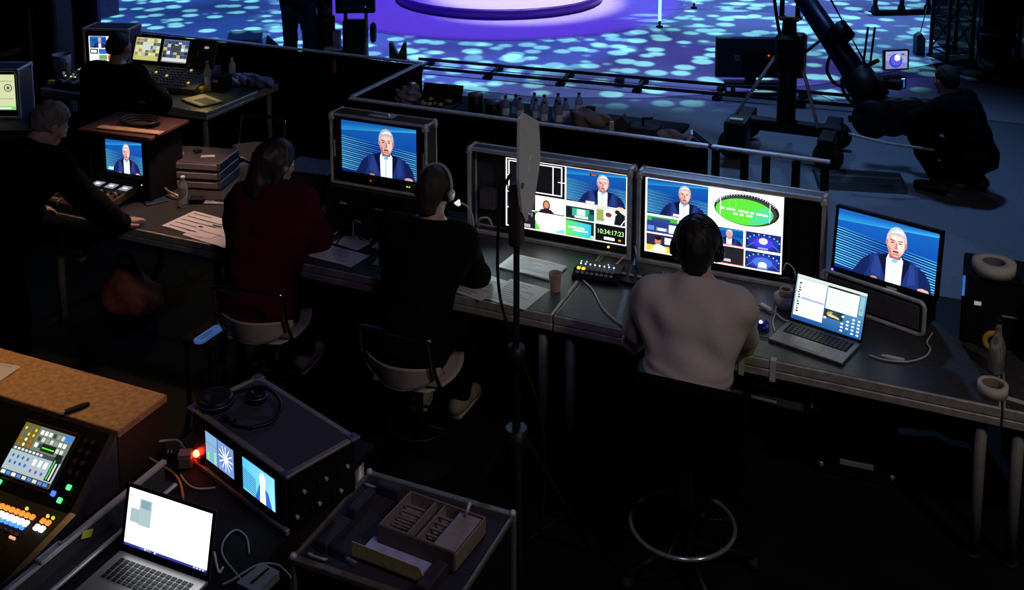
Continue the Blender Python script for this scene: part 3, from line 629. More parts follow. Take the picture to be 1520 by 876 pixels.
def flight_frame(t, w, h, d, m=STEEL, edge=.016, panel=PHEN, back=True, corners=True, z0=0.0, top_handle=False):
    """open-fronted flight case: panels, metal edge strips, ball corners"""
    for nm, c, s in (('top_panel', (0, d / 2, h - .006), (w - .01, d, .010)), ('bottom_panel', (0, d / 2, .006), (w - .01, d, .010)), ('side_panel', (-w / 2 + .006, d / 2, h / 2), (.010, d, h - .025)), ('side_panel', (w / 2 - .006, d / 2, h / 2), (.010, d, h - .025))):
        b = MB(); b.box(c, s, .001); b.build(nm, panel, t)
    if back: b = MB(); b.box((0, d - .005, h / 2), (w - .03, .008, h - .03)); b.build('back_panel', panel, t)
    e = edge
    for y in (0.0, d):
        sg = 1 if y else -1; yy = y - sg * e * .35
        for c, s in (((0, yy, h - e * .4), (w + .004, e, e)), ((0, yy, e * .4), (w + .004, e, e)), ((-w / 2 + e * .4, yy, h / 2), (e, e, h - e)), ((w / 2 - e * .4, yy, h / 2), (e, e, h - e))): b = MB(); b.box(c, s, .003); b.build('edge_strip', m, t)
    for x in (-1, 1):
        b = MB(); b.box((x * (w / 2 - e * .4), d / 2, h - e * .4), (e, d - e * 1.4, e), .003); b.build('edge_strip', m, t)
    if corners:
        b = MB(); b.ball((0, 0, 0), .020, 8); b.box((0, 0, -.016), (.034, .034, .026), .006); me = b.mesh('corner_cap', m)
        for x in (-1, 1):
            for y in (0, 1): obj('corner_cap', me, t, (x * (w / 2 - .010), .008 if y == 0 else d - .008, h - .012))
    if top_handle:
        b = MB(); b.box((0, d * .5, h + .003), (.16, .07, .005), .002); b.build('latch_plate', m, t); b = MB(); b.tube([(-.06, d * .5 - .02, h + .008), (-.06, d * .5 - .02, h + .016), (.06, d * .5 - .02, h + .016), (.06, d * .5 - .02, h + .008)], .005, 6); b.build('carry_handle', CHROME, t)

# -- monitor in the middle-left flight case, standing on a black riser
t = thing('equipment_riser', 'black box riser that lifts the cased monitor between the two headset wearers', 'box', tp(-1.27, .42, .75), TA)
b = MB(); b.box((0, .17, .1445), (.62, .34, .289), .006); b.build('body', mat('glossy_black_panel', (.018, .018, .018), .25, var=.3, scale=12), t)
for x in (-.2, .04, .24): b = MB(); b.box((x, -.004, .16), (.10, .010, .11), .004); p_ = b.build('socket_plate', BLK, t); b = MB(); b.box((x, -.012, .20), (.05, .008, .014), .003); b.build('grip', LGRY, p_)
t = thing('cased_monitor', 'monitor in a steel-edged flight case showing the presenter, standing on the black riser', 'monitor', tp(-1.265, .46, 1.042), TA)
flight_frame(t, .64, .425, .13, edge=.015, top_handle=True)
hs, M = housing(t, .50, .31, .05, .020, .035, .025, y0=.014)
p = Pic(1.0); presenter(p, 0, 0, .50, .31, cx=.60, scale=1.0); show(p, t, M, strength=1.15)
led(t, (-.05, .004, .048), (1, .05, .02)); led(t, (.19, .004, .048), (.9, .8, .1)); led(t, (.205, .004, .048), (.3, 1, .1))
for x in (-1, 1): b = MB(); b.box((x * .296, .010, .21), (.012, .012, .10), .003); b.build('butterfly_latch', STEEL, t)

# -- the two big multiviewer cases
def mv_case(label, u0, u1, v):
    t = thing('cased_multiviewer', label, 'monitor', tp((u0 + u1) / 2, v, .751), TA)
    flight_frame(t, u1 - u0, .515, .10, edge=.022); return t
wht = G(235, 225, 235); gold = G(240, 220, 150)
t = mv_case('large cased multiviewer screen with black video panes and a time code, behind the antenna', -.835, .165, .76)
hs, M = housing(t, .735, .415, .04, .012, .055, .0, y0=.018, x0=.105)
p = Pic(1.0).win(0, 0, .735, .415); p.rect(0, 0, 1, 1, G(14, 13, 18)); p.frame(0, 0, 1, 1, .010, .016, wht)
p.rect(.497, 0, .507, 1, wht); p.rect(0, .50, 1, .513, wht)
p.frame(.022, .545, .475, .965, .009, .014, wht); p.rect(.10, .545, .108, .965, wht); p.rect(.395, .545, .403, .965, wht); p.rect(.0, .74, .05, .752, wht); p.rect(.44, .74, .5, .752, wht)
p.rect(0, .27, .25, .285, wht); p.rect(.012, .285, .248, .50, G(36, 34, 44)); p.rect(.06, .33, .10, .36, G(200, 200, 205)); p.rect(.012, .02, .248, .27, G(24, 23, 30)); p.rect(.10, .03, .21, .075, G(170, 165, 180))
p.rect(.252, .285, .497, .50, G(238, 232, 224)); p.rect(.40, .285, .497, .47, G(222, 226, 230))                     # webcam pane: a dark-haired woman
p.ell(.345, .39, .032, .075, G(110, 62, 40)); p.ell(.345, .395, .021, .048, G(205, 140, 110)); p.poly([(.28, .285), (.41, .285), (.385, .33), (.35, .345), (.30, .325)], G(30, 24, 36))
p.rect(.252, .016, .497, .27, G(250, 250, 246)); p.poly([(.252, .016), (.30, .016), (.252, .16)], G(110, 220, 90)); p.poly([(.40, .016), (.497, .016), (.497, .09)], G(130, 205, 235)); p.rect(.34, .04, .40, .06, G(190, 200, 205)); p.poly([(.252, .22), (.275, .27), (.252, .27)], G(90, 210, 60))
presenter(p, .507 * .735, .513 * .415, .483 * .735, .47 * .415, cx=.62, scale=1.0); p.win(0, 0, .735, .415); p.rect(.70, .915, .765, .945, G(40, 10, 10)); p.rect(.712, .92, .758, .938, G(235, 80, 40)); p.rect(.67, .52, .74, .55, G(225, 228, 235))
p.rect(.507, .27, .740, .50, G(18, 44, 46)); p.rect(.507, .44, .74, .50, G(216, 210, 220)); p.rect(.56, .31, .70, .42, G(60, 170, 140)); p.rect(.60, .33, .665, .41, G(225, 245, 235)); p.rect(.52, .30, .555, .42, G(10, 22, 24)); p.rect(.69, .28, .735, .36, G(20, 110, 100)); p.rect(.58, .285, .69, .32, G(190, 225, 215))
p.rect(.750, .27, .99, .50, G(190, 200, 190)); p.rect(.76, .30, .83, .46, G(150, 165, 90)); p.rect(.815, .34, .895, .46, G(240, 240, 240)); p.ell(.855, .40, .026, .035, G(120, 60, 60)); p.poly([(.90, .275), (.985, .275), (.985, .42), (.945, .46), (.91, .40)], G(16, 18, 22)); p.ell(.925, .455, .02, .03, G(30, 24, 24)); p.rect(.82, .28, .89, .325, G(250, 250, 250)); p.line(.955, .28, .985, .36, .006, G(240, 240, 235))
p.rect(.740, .0, .750, .5, wht); p.rect(.507, .255, .99, .27, wht)
p.rect(.507, .016, .740, .255, G(20, 50, 30)); p.poly([(.507, .016), (.715, .016), (.715, .215), (.507, .24)], [G(110, 230, 60), G(50, 190, 220), G(40, 190, 230), G(90, 220, 70)]); p.rect(.53, .13, .66, .155, G(225, 250, 225)); p.rect(.57, .095, .69, .115, G(225, 250, 240)); p.rect(.715, .03, .735, .06, G(245, 245, 245)); p.rect(.507, .016, .74, .03, G(60, 200, 40))
p.rect(.750, .016, .99, .255, G(8, 10, 10)); p.text('10:34:17:23', .762, .125, .065, G(190, 255, 160), width=.215); p.rect(.82, .045, .905, .085, G(222, 222, 226)); p.rect(.935, .05, .955, .075, G(235, 160, 30))
p.frame(.507, .505, .997, .994, .004, .007, gold)
show(p, t, M, strength=1.25)
b = MB(); b.box((-.385, .05, .20), (.10, .06, .12), .006); b.build('side_bracket', GRYP, t); led(t, (.37, .01, .049), (.75, .8, .05), .006)
b = MB(); b.tube(smooth_path([(-.44, .02, .03), (-.41, -.03, .10), (-.36, -.02, .11), (-.34, .0, .06)], 6), .006, 6); b.build('lead', CABW, t)

t = mv_case('large cased multiviewer screen with a green stadium graphic, in front of the grey T-shirt', .20, 1.20, .76)
hs, M = housing(t, .745, .425, .04, .012, .05, .0, y0=.018, x0=-.085)
W0, H0 = .745, .425; p = Pic(1.0).win(0, 0, W0, H0); p.rect(0, 0, 1, 1, G(250, 246, 230))
presenter(p, .01 * W0, .515 * H0, .455 * W0, .475 * H0, cx=.62, scale=1.0); p.win(0, 0, W0, H0); p.rect(.21, .53, .26, .56, G(225, 228, 235))
p.rect(.475, .515, .99, .99, G(252, 252, 252)); cx_, cz_ = .74, .755
p.ell(cx_, cz_, .232, .205, G(24, 26, 30), 36); p.ell(cx_ - .006, cz_ - .012, .22, .185, G(60, 62, 66), 36)
p.ell(cx_ - .015, cz_ - .025, .205, .168, G(92, 220, 60), 36); p.poly([(cx_ + .02, cz_ - .19), (cx_ + .16, cz_ - .12), (cx_ + .185, cz_ - .02), (cx_ + .15, cz_ + .08), (cx_ + .03, cz_ + .02)], [G(80, 215, 120), G(70, 205, 180), G(70, 200, 200), G(90, 215, 120), G(88, 218, 80)])
for k in range(26):
    a = .15 * math.pi + .75 * math.pi * k / 25; p.rect(cx_ + .222 * math.cos(a) - .003, cz_ + .19 * math.sin(a) - .006, cx_ + .222 * math.cos(a) + .003, cz_ + .19 * math.sin(a) + .006, G(210, 214, 205))
p.ell(cx_ - .10, cz_ + .06, .028, .055, G(130, 232, 90)); p.ell(cx_ - .10, cz_ + .06, .022, .046, G(92, 220, 60))
for i, wd in enumerate((.028, .04, .02, .046, .03, .024, .05, .034)): x_ = cx_ - .185 + i * .043; p.rect(x_, cz_ - .022 - i * .003, x_ + min(wd, .037), cz_ + .002 - i * .003, G(240, 250, 235))
for i, wd in enumerate((.030, .024, .04)): x_ = cx_ - .09 + i * .046; p.rect(x_, cz_ - .078, x_ + wd, cz_ - .055, G(235, 250, 235))
p.line(cx_ - .185, cz_ - .10, cx_ - .185, cz_ + .14, .004, G(240, 240, 235), W0 / H0); p.line(cx_ + .165, cz_ - .12, cx_ + .165, cz_ + .12, .004, G(240, 240, 235), W0 / H0)
p.rect(0, .49, .475, .512, wht)
p.rect(.012, .27, .245, .49, G(40, 60, 130)); p.rect(.012, .43, .245, .49, G(70, 180, 60)); p.rect(.05, .42, .19, .47, G(50, 70, 130)); p.rect(.02, .30, .07, .36, G(90, 140, 220)); p.rect(.085, .30, .17, .345, G(150, 150, 150)); p.rect(.10, .308, .155, .336, G(245, 245, 245)); p.rect(.18, .29, .24, .40, G(210, 214, 216))
p.rect(.012, .015, .245, .25, G(44, 40, 70)); p.rect(.012, .015, .245, .10, G(240, 205, 60)); p.ell(.10, .16, .024, .055, G(200, 130, 100)); p.poly([(.05, .03), (.17, .03), (.15, .09), (.11, .12), (.08, .11)], G(240, 225, 222)); p.ell(.10, .20, .025, .028, G(30, 20, 20)); p.rect(.15, .13, .20, .22, G(200, 205, 225))
p.rect(.255, .015, .47, .49, G(60, 60, 66)); p.rect(.26, .27, .36, .42, G(90, 140, 60)); p.rect(.27, .22, .30, .30, G(240, 220, 90)); p.rect(.36, .03, .46, .45, G(30, 34, 60))
presenter(p, .475 * W0, .265 * H0, .25 * W0, .225 * H0, cx=.60, scale=1.0, detail=0); p.win(0, 0, W0, H0); p.rect(.475, .265, .73, .278, G(235, 90, 50)); p.rect(.475, .015, .73, .25, G(34, 32, 40)); p.frame(.475, .015, .735, .262, .006, .011, G(235, 100, 60)); p.rect(.56, .05, .64, .085, G(180, 182, 190))
for z_ in (.27, .018):
    p.rect(.742, z_, .99, z_ + .222, G(26, 40, 120)); p.ell(.866, z_ + .10, .105, .092, G(46, 50, 180)); p.ell(.866, z_ + .095, .07, .066, G(70, 64, 220) if z_ > .1 else G(70, 120, 210)); p.ell(.866, z_ + .12 if z_ > .1 else z_ + .06, .030, .040, G(245, 250, 255))
    for k in range(9): a = .2 + k * .33; p.ell(.866 + .115 * math.cos(a), z_ + .10 + .10 * math.sin(a), .006, .009, G(120, 220, 190))
    p.line(.75, z_ + .02, .80, z_ + .09, .004, G(60, 150, 200), W0 / H0); p.line(.98, z_ + .02, .93, z_ + .09, .004, G(60, 150, 200), W0 / H0)
    p.rect(.83, z_ + .015, .90, z_ + .035, G(150, 170, 235))
p.rect(.735, .0, .742, .5, wht); p.rect(0, .252, .99, .264, wht); p.frame(0, 0, 1, 1, .006, .010, wht)
show(p, t, M, strength=1.25)
b = MB(); b.box((.40, .06, .25), (.14, .05, .40), .004); b.build('side_panel_door', BLKM, t)
b = MB(); b.tube(smooth_path([(.30, -.01, .10), (.32, -.03, .15), (.36, -.03, .12), (.37, -.02, .03)], 6), .004, 6); b.build('lead', CABW, t)

# -- right-hand desk TV on a frame
rz5 = TA - R(17); t = thing('desk_television', 'tilted flat screen showing the presenter on the right of the desk, behind the laptop', 'monitor', tp(1.50, .60, .935), rz5)
hs, M = housing(t, .50, .30, .03, .014, .0, .006, tilt=R(6))
p = Pic(1.0); presenter(p, 0, 0, .50, .30, cx=.60, scale=1.0); show(p, t, M, strength=1.5)
led(t, (-.255, -.004, .004), (.15, .1, 1), .007, 3); b = MB(); b.box((.05, -.006, -.004), (.05, .012, .012), .002); b.build('badge', WHITEP, t)
t = thing('equipment_case', 'black case with a rounded silver rim under the right desk screen', 'case', tp(1.455, .585, .751), rz5 - R(4))
b = MB(); b.box((0, .10, .09), (.50, .18, .168), .02); b.build('body', BLKM, t)
def rrect(w, h, r, n=6):
    out = []
    for cx, cz, a0 in ((w / 2 - r, h / 2 - r, 0), (-w / 2 + r, h / 2 - r, 90), (-w / 2 + r, -h / 2 + r, 180), (w / 2 - r, -h / 2 + r, 270)):
        out += [(cx + r * math.cos(R(a0 + 90 * k / n)), cz + r * math.sin(R(a0 + 90 * k / n))) for k in range(n + 1)]
    return out
b = MB(); b.tube([(x, 0, z + .092) for x, z in rrect(.53, .165, .03)], .011, 8, closed=True); b.build('silver_rim', STEEL, t)
b = MB(); b.box((0, .004, .09), (.48, .012, .12), .004); b.build('front_panel', GRYP, t)

# -- left monitor in its wooden box
rz1 = TA + R(4); t = thing('boxed_monitor', 'small screen showing the presenter inside a deep dark box with a brown top', 'monitor', tp(-3.09, .33, .752), rz1)
hs, M = housing(t, .285, .215, .04, .02, .12, .02, y0=.03, x0=.02)
b = MB()
for c, s in (((-.225, .17, .21), (.018, .34, .42)), ((.225, .17, .21), (.018, .34, .42)), ((0, .335, .21), (.44, .014, .42)), ((0, .17, .01), (.45, .34, .02)), ((0, .03, .075), (.43, .03, .11)), ((0, .03, .40), (.43, .03, .03)), ((-.17, .03, .25), (.09, .03, .30)), ((.195, .03, .25), (.045, .03, .30))): b.box(c, s, .003)
b.build('box_shell', BLKM, t)
b = MB(); b.box((0, .165, .432), (.56, .40, .022), .004); b.build('lid', mat('dark_red_brown_board', (.085, .038, .034), .6, var=.25, scale=14, aniso=(1, 10, 1)), t)
p = Pic(1.0); presenter(p, 0, 0, .285, .215, cx=.56, scale=.98); p.win(0, 0, .285, .215)
for i in range(4): p.rect(.06 + i * .035, .06, .085 + i * .035, .13 + .03 * (i % 2), G(200, 235, 245))
show(p, t, M, strength=1.25); led(t, (.16, .012, .105), (.8, .75, .1))
t2 = thing('cable_bundle', 'dark coil of cable lying on the brown lid of the boxed monitor', 'cable', tp(-3.05, .50, 1.197), rz1)
for k in range(3): b = MB(); b.tube([((.10 + .02 * k) * math.cos(a), (.07 + .012 * k) * math.sin(a), .010 + .011 * k) for a in [2 * math.pi * i / 24 for i in range(24)]], .007, 6, closed=True); b.build('loop', CABK, t2)
b = MB(); b.box((0, 0, .006), (.46, .06, .012), .003); tag(b.build('timber_batten', mat('pale_wood_slat', (.42, .28, .19), .6, var=.2, scale=20, aniso=(1, 12, 12)), None, tp(-3.02, .37, 1.197), rz1 + R(3)), 'pale wooden slat lying along the front of the brown lid', 'slat')

# -- screen at the left picture edge
rz0 = TA + R(22); t = thing('cased_monitor', 'greenish screen in a light-edged case cut by the left picture edge', 'monitor', tp(-5.27, 1.22, .752), rz0)
flight_frame(t, .50, .40, .24, edge=.02, top_handle=False); hs, M = housing(t, .42, .29, .04, .015, .05, y0=.02, x0=.0)
p = Pic(1.0).win(0, 0, .42, .29); p.rect(0, 0, 1, 1, G(200, 205, 160)); p.rect(0, 0, 1, .10, G(120, 210, 110)); p.rect(.02, .03, .9, .06, G(235, 245, 230)); p.ell(.86, .62, .08, .11, G(70, 80, 70)); p.ell(.86, .62, .06, .085, G(205, 210, 165)); p.ell(.86, .62, .03, .05, G(90, 100, 80)); p.rect(.6, .3, .95, .32, G(150, 160, 120)); p.rect(.6, .8, .95, .82, G(150, 160, 120)); p.rect(.1, .2, .5, .9, G(215, 218, 190))
show(p, t, M, strength=1.1)
b = MB(); b.box((0, .28, .735), (1.4, .65, .03), .004); tb = tag(b.build('side_table', BLKM, None, tp(-5.35, .92, 0), rz0), 'black side table under the screen at the left picture edge', 'table')
for x in (-.62, .62):
    for y in (.02, .54): b = MB(); b.lathe([(.02, 0), (.02, .72)], 10, (x, y, 0)); b.build('leg', STEEL, tb)

# small gooseneck lamp clipped to the left of the big screens: it lights the pages on the desk
t = thing('gooseneck_lamp', 'small gooseneck lamp with white head at the left end of the big screens', 'lamp', tp(-.76, .66, .7515), TA); b = MB(); b.lathe([(.028, 0), (.028, .014), (.010, .02)], 14); b.build('foot', BLK, t); b = MB(); b.tube(smooth_path([(0, 0, .02), (.01, 0, .10), (.0, -.01, .17), (-.03, -.02, .21), (-.065, -.03, .225)], 6), .005, 8); b.build('neck', CABW, t); b = MB(); b.M = Matrix.Translation((-.075, -.032, .222)) @ Matrix.Rotation(R(-40), 4, 'Y'); b.lathe([(.008, -.02), (.018, .0), (.018, .012)], 12); b.build('lamp_head', mat('white_lamp_head', (.85, .95, .95), .4, emis=.9), t)
lp = light('gooseneck_lamp_light', 'SPOT', tp(-.70, .60, 1.12), tp(-.38, .18, .75), (.74, .97, 1.0), 6.5, .03, 100, .8)

# ------------------------------------------------------------------ things on the production desk
DZ = .7505
def onT(x, y, z=DZ): u, v = tuv(at(x, y, z)); return tp(u, v, z)
def sheet(label, x, y, rz, w=.297, d=.21, lines=8, z=DZ, group=None, seed=0, m=PAPER, n=1, blocks=False):
    t = thing('paper_sheet', label, 'paper', onT(x, y, z), TA + rz, group); rr = random.Random(seed)
    for k in range(n):
        b = MB(); a = rr.uniform(-.04, .04) if k else 0; b.M = Matrix.Rotation(a, 4, 'Z'); th = .0012 if n == 1 else .0018
        N = 8; vs = []; fs = []
        for i in range(N + 1):
            for j in (0, 1):
                xx = -w / 2 + w * i / N; zz = .002 * math.sin(i * .9 + seed) * (i / N) + k * th + .0025; vs += [(xx, -d / 2 + d * j, zz), (xx, -d / 2 + d * j, zz - .001)]
        for i in range(N):
            a0 = i * 4; fs += [(a0, a0 + 4, a0 + 6, a0 + 2), (a0 + 1, a0 + 3, a0 + 7, a0 + 5), (a0, a0 + 1, a0 + 5, a0 + 4), (a0 + 2, a0 + 6, a0 + 7, a0 + 3)]
        fs += [(0, 2, 3, 1), (N * 4, N * 4 + 1, N * 4 + 3, N * 4 + 2)]; b.put(vs, fs); b.build('sheet', m, t)
    b = MB(); z0 = .0025 + (n - 1) * .0018 + .0028
    for i in range(lines):
        yy = d * .38 - i * d * .76 / max(lines - 1, 1); x0 = -w * .42; ln = w * rr.uniform(.3, .82); b.box((x0 + ln / 2, yy, z0), (ln, d * .018, .0006))
    if blocks: b.box((w * .25, d * .1, z0), (w * .18, d * .05, .0007)); b.box((w * .05, -d * .12, z0), (w * .08, d * .05, .0007))
    b.build('printed_lines', INK if not blocks else mat('dark_print', (.05, .05, .06), .8), t); return t
sheet('large pinkish-lit sheet of paper left of the person in red', 300, 334, R(-6), .40, .26, 5, blocks=True, seed=1)
sheet('second sheet tucked under the large paper, showing along the desk edge', 322, 350, R(-9), .36, .20, 3, seed=2, z=.7502)
sheet('pale script page on the desk just right of the red jacket', 503, 380, R(-6), .30, .17, 9, seed=3)
sheet('folded pale green page between red jacket and riser', 452, 352, R(14), .20, .15, 5, seed=4)
sheet('half-shaded page with pen marks behind the pale script page', 522, 361, R(-10), .19, .12, 6, seed=5)
sheet('small white card beside the left elbow of the person in black', 567, 366, R(4), .10, .07, 3, seed=6)
sheet('white note paper in front of the small card by the black sweater', 572, 388, R(10), .11, .12, 4, seed=7)
sheet('bluish script page under the right hand of the person in black', 712, 425, R(-14), .23, .26, 10, seed=8)
sheet('bluish script page in front of the antenna pole', 768, 437, R(-8), .24, .26, 10, seed=9)
sheet('thick stack of printed pages behind the paper cup', 790, 398, R(-6), .33, .19, 9, n=6, seed=10, blocks=False)
# cup
t = thing('paper_cup', 'tan paper cup standing on the desk beside the stack of pages', 'cup', onT(824, 431), 0)
b = MB(); b.lathe([(.026, 0), (.034, .092), (.0355, .095), (.034, .098), (.0325, .094), (.025, .006)], 24, caps=False); b.lathe([(.0255, .004), (.0255, .006)], 24); b.build('cup_wall', mat('tan_cup_paper', (.45, .36, .25), .8, var=.08), t)
b = MB(); b.lathe([(.0315, .080), (.0315, .0815)], 24); b.build('coffee', mat('milky_coffee', (.33, .25, .16), .2), t)
# small video switcher with lit keys
t = thing('video_switcher', 'small control box with a yellow key and a row of blue-white lights on the desk', 'switcher', onT(886, 412), TA + R(4))
b = MB(); b.prism([(-.07, 0), (.08, 0), (.08, .055), (-.02, .050), (-.07, .022)], -.12, .13, 'YZ'); b.build('body', BLK, t)
kp = mat('grey_key_caps', (.25, .25, .28), .5)
for i in range(8):
    o = led(t, (-.095 + i * .026, .022, .0575), (.65, .8, 1), .0042, 2.5)
for r_ in range(2):
    for i in range(8):
        b = MB(); b.box((-.095 + i * .026, -.020 - r_ * .024, .047 - r_ * .0115), (.018, .016, .012), .002, rot=(R(26), 0, 0))
        b.build('key', mat('lit_yellow_key', (1, .78, .02), .5, emis=1.6, var=.05) if i < 2 and r_ == 0 else kp, t)
for x, c in ((-.10, (.1, 1, .2)), (-.07, (.3, .4, 1)), (.05, (.3, .4, 1))): led(t, (x, .05, .0565), c, .004, 2)
t = thing('intercom_panel', 'second small black control box with pale keys right of the yellow-keyed one', 'control box', onT(945, 418), TA - R(4))
b = MB(); b.prism([(-.07, 0), (.08, 0), (.08, .05), (-.07, .022)], -.11, .11, 'YZ'); b.build('body', BLK, t)
for i in range(4): b = MB(); b.box((-.07 + i * .045, -.015, .037), (.026, .014, .010), .002, rot=(R(10), 0, 0)); b.build('key', LGRY, t)
b = MB(); b.tube(smooth_path([(-.02, .05, .045), (-.03, .06, .11), (-.045, .08, .16)], 4), .006, 6); b.build('gooseneck', mat('bluish_gooseneck', (.1, .2, .35), .3, .8), t)
# cables and tape on the desk
cable('white_cable', 'white cable curving over the desk beside the switcher', [onT(862, 413, .757), onT(880, 430, .757), onT(893, 455, .757), onT(912, 474, .757), onT(932, 486, .757)], .0045, CABW)
cable('grey_cable', 'grey cable running from the switcher to the foot of the cased screens', [onT(903, 394, .76), onT(912, 394, .76), onT(925, 382, .76), onT(934, 371, .77)], .005, CABW)
b = MB(); q = onT(819, 467, .7515); e = onT(863, 409, .7515); b.box(((e - q).length / 2, 0, 0), ((e - q).length, .013, .0012)); tag(b.build('tape_strip', TAPEW, None, q, math.atan2(e.y - q.y, e.x - q.x)), 'pale tape strip along the seam between the two long decks', 'tape')
for i, (pts, lb) in enumerate((([(493, 350), (505, 343), (520, 345)], 'short pale lead by the green page'), ([(535, 352), (548, 358), (556, 346), (572, 345)], 'pale lead that bends in front of the riser'), ([(500, 362), (508, 350), (513, 345)], 'dark thin lead lying across the half-shaded page'), ([(560, 398), (566, 405), (567, 410)], 'tiny pale lead end by the white note'))):
    cable('audio_lead', lb, [onT(x, y, .758) for x, y in pts], .004, CABW if i != 2 else CABK)
# water bottles
def bottle(label, loc, h=.21, r=.031, cap=(.7, .7, .72), m=None, group=None, lab=True, labcol=(.5, .6, .75), name='water_bottle'):
    t = thing(name, label, 'bottle', loc, 0, group); m = m or mat('clear_plastic_water', (.55, .62, .66), .12, var=.05, trans=.75, ior=1.33)
    b = MB(); b.lathe([(r * .85, 0), (r, .012), (r, h * .60), (r * .95, h * .68), (r * .55, h * .82), (r * .38, h * .88), (r * .38, h * .94)], 18); b.build('body', m, t)
    b = MB(); b.lathe([(r * .45, h * .92), (r * .45, h)], 14); b.build('cap', mat('cap_%d' % int(cap[0] * 90), cap, .4), t)
    if lab: b = MB(); b.lathe([(r + .0006, h * .25), (r + .0006, h * .52)], 18, caps=False); b.build('label', mat('label_%d' % int(labcol[2] * 99), labcol, .6), t)
    return t
bottle('clear water bottle left of the large paper on the desk', onT(273, 307), .20, .031, lab=False)
# glass bottle on the right
t = thing('glass_bottle', 'clear glass bottle near the right end of the desk', 'bottle', onT(1478, 552), 0)
GLS = mat('clear_glass', (.90, .95, .90), .05, var=.01, trans=.86, ior=1.45)
b = MB(); b.lathe([(.030, 0), (.034, .006), (.034, .125), (.030, .145), (.016, .175), (.0135, .21), (.0145, .235), (.0145, .245), (.0105, .245), (.0105, .21), (.013, .178), (.026, .146), (.0305, .125), (.0305, .012), (.002, .010)], 28); b.build('glass', GLS, t)
b = MB(); b.lathe([(.0160, .236), (.0160, .252), (.012, .254)], 18); b.build('screw_cap', BLK, t)
# tape rolls
def tape_roll(label, loc, ro, ri, h, m, rot=None, core=None):
    t = thing('tape_roll', label, 'tape roll', loc, 0)
    if rot: t.rotation_euler = rot
    b = MB(); b.lathe([(ri, 0), (ro, 0), (ro, h), (ri, h), (ri, 0)], 40, caps=False); b.build('wound_tape', m, t)
    b = MB(); b.lathe([(ri - .004, .002), (ri - .0005, .002), (ri - .0005, h - .002), (ri - .004, h - .002), (ri - .004, .002)], 32, caps=False); b.build('cardboard_core', core or mat('brown_cardboard', (.22, .15, .09), .9), t); return t
tape_roll('white tape roll on the front edge at the right end of the desk', onT(1473, 584), .062, .044, .048, TAPEW)
tape_roll('white tape roll on the desk left of the laptop', onT(1165, 455), .056, .020, .062, mat('dull_white_tape', (.42, .42, .38), .8))
tape_roll('small pale roll standing on the white roll beside the laptop', onT(1165, 455) + Vector((.004, 0, .0625)), .034, .024, .03, mat('pale_cardboard_ring', (.50, .46, .36), .8))
b = MB(); q = onT(1480, 586, .751); e = onT(1535, 603, .751); b.box(((e - q).length / 2, 0, 0), ((e - q).length, .03, .0012)); tag(b.build('tape_strip', TAPEW, None, q, math.atan2(e.y - q.y, e.x - q.x)), 'white tape strip stuck along the desk edge by the tape roll', 'tape')
for x, y, lb in ((1152, 524, 'short pale tape tab folded over the desk edge below the laptop'), (1106, 515, 'small pale tape tab on the desk edge beside the T-shirt')):
    q = onT(x, y); q = tp(tuv(q)[0], -.002, 0); b = MB(); b.box((0, -.002, .70), (.026, .002, .10)); b.box((0, .014, .7518), (.026, .034, .0015)); tag(b.build('tape_tab', TAPEW, None, q, TA), lb, 'tape')
# laptop
def laptop(label, loc, rz, w, d, sh, ang, m, keym, pic, kb=(5, 14), strength=1.3, bezel=.008, name='laptop', chin=0.012, well=None):
    t = thing(name, label, 'laptop', loc, rz)
    b = MB(); b.box((0, d / 2, .0075), (w, d, .013), .004); base = b.build('base', m, t)
    b = MB(); b.box((0, d * .24, .0145), (w * .34, d * .34, .0012)); b.build('touchpad', mat('touchpad_' + m.name, tuple(.8 * c for c in m.node_tree.nodes['Color Ramp'].color_ramp.elements[0].color[:3]), .35, .3), base)
    b = MB(); b.box((0, d * .68, .0140), (w * .86, d * .44, .0012)); b.build('key_well', well or BLKM, base)
    me = MB().box((0, 0, 0), (w * .80 / kb[1] * .82, d * .40 / kb[0] * .80, .0022), .0006).mesh('key', keym)
    for r_ in range(kb[0]):
        for c_ in range(kb[1]): obj('key', me, base, ((c_ - (kb[1] - 1) / 2) * w * .80 / kb[1] * 1.03, d * .68 + ((kb[0] - 1) / 2 - r_) * d * .40 / kb[0], .0156))
    M = Matrix.Translation((0, d, .013)) @ Matrix.Rotation(-(ang - R(90)), 4, 'X')
    b = MB(); b.M = M; b.box((0, .004, sh / 2), (w, .006, sh), .003)
    for c, s in (((0, 0, chin / 2), (w, .003, chin)), ((0, 0, sh - bezel / 2), (w, .003, bezel)), ((-w / 2 + bezel / 2, 0, sh / 2), (bezel, .003, sh)), ((w / 2 - bezel / 2, 0, sh / 2), (bezel, .003, sh))): b.cur = 1; b.box(c, s)
    lid = b.build('lid', [m, BLKM], t)
    b = MB(); b.tube([(-w * .4, d + .001, .012), (w * .4, d + .001, .012)], .006, 10); b.build('hinge', BLKM, t)
    p = pic(w - 2 * bezel, sh - bezel - chin); o = p.build('screen_picture', lid, strength=strength); o.matrix_local = M @ Matrix.Translation((-w / 2 + bezel, .0008, chin)); return t
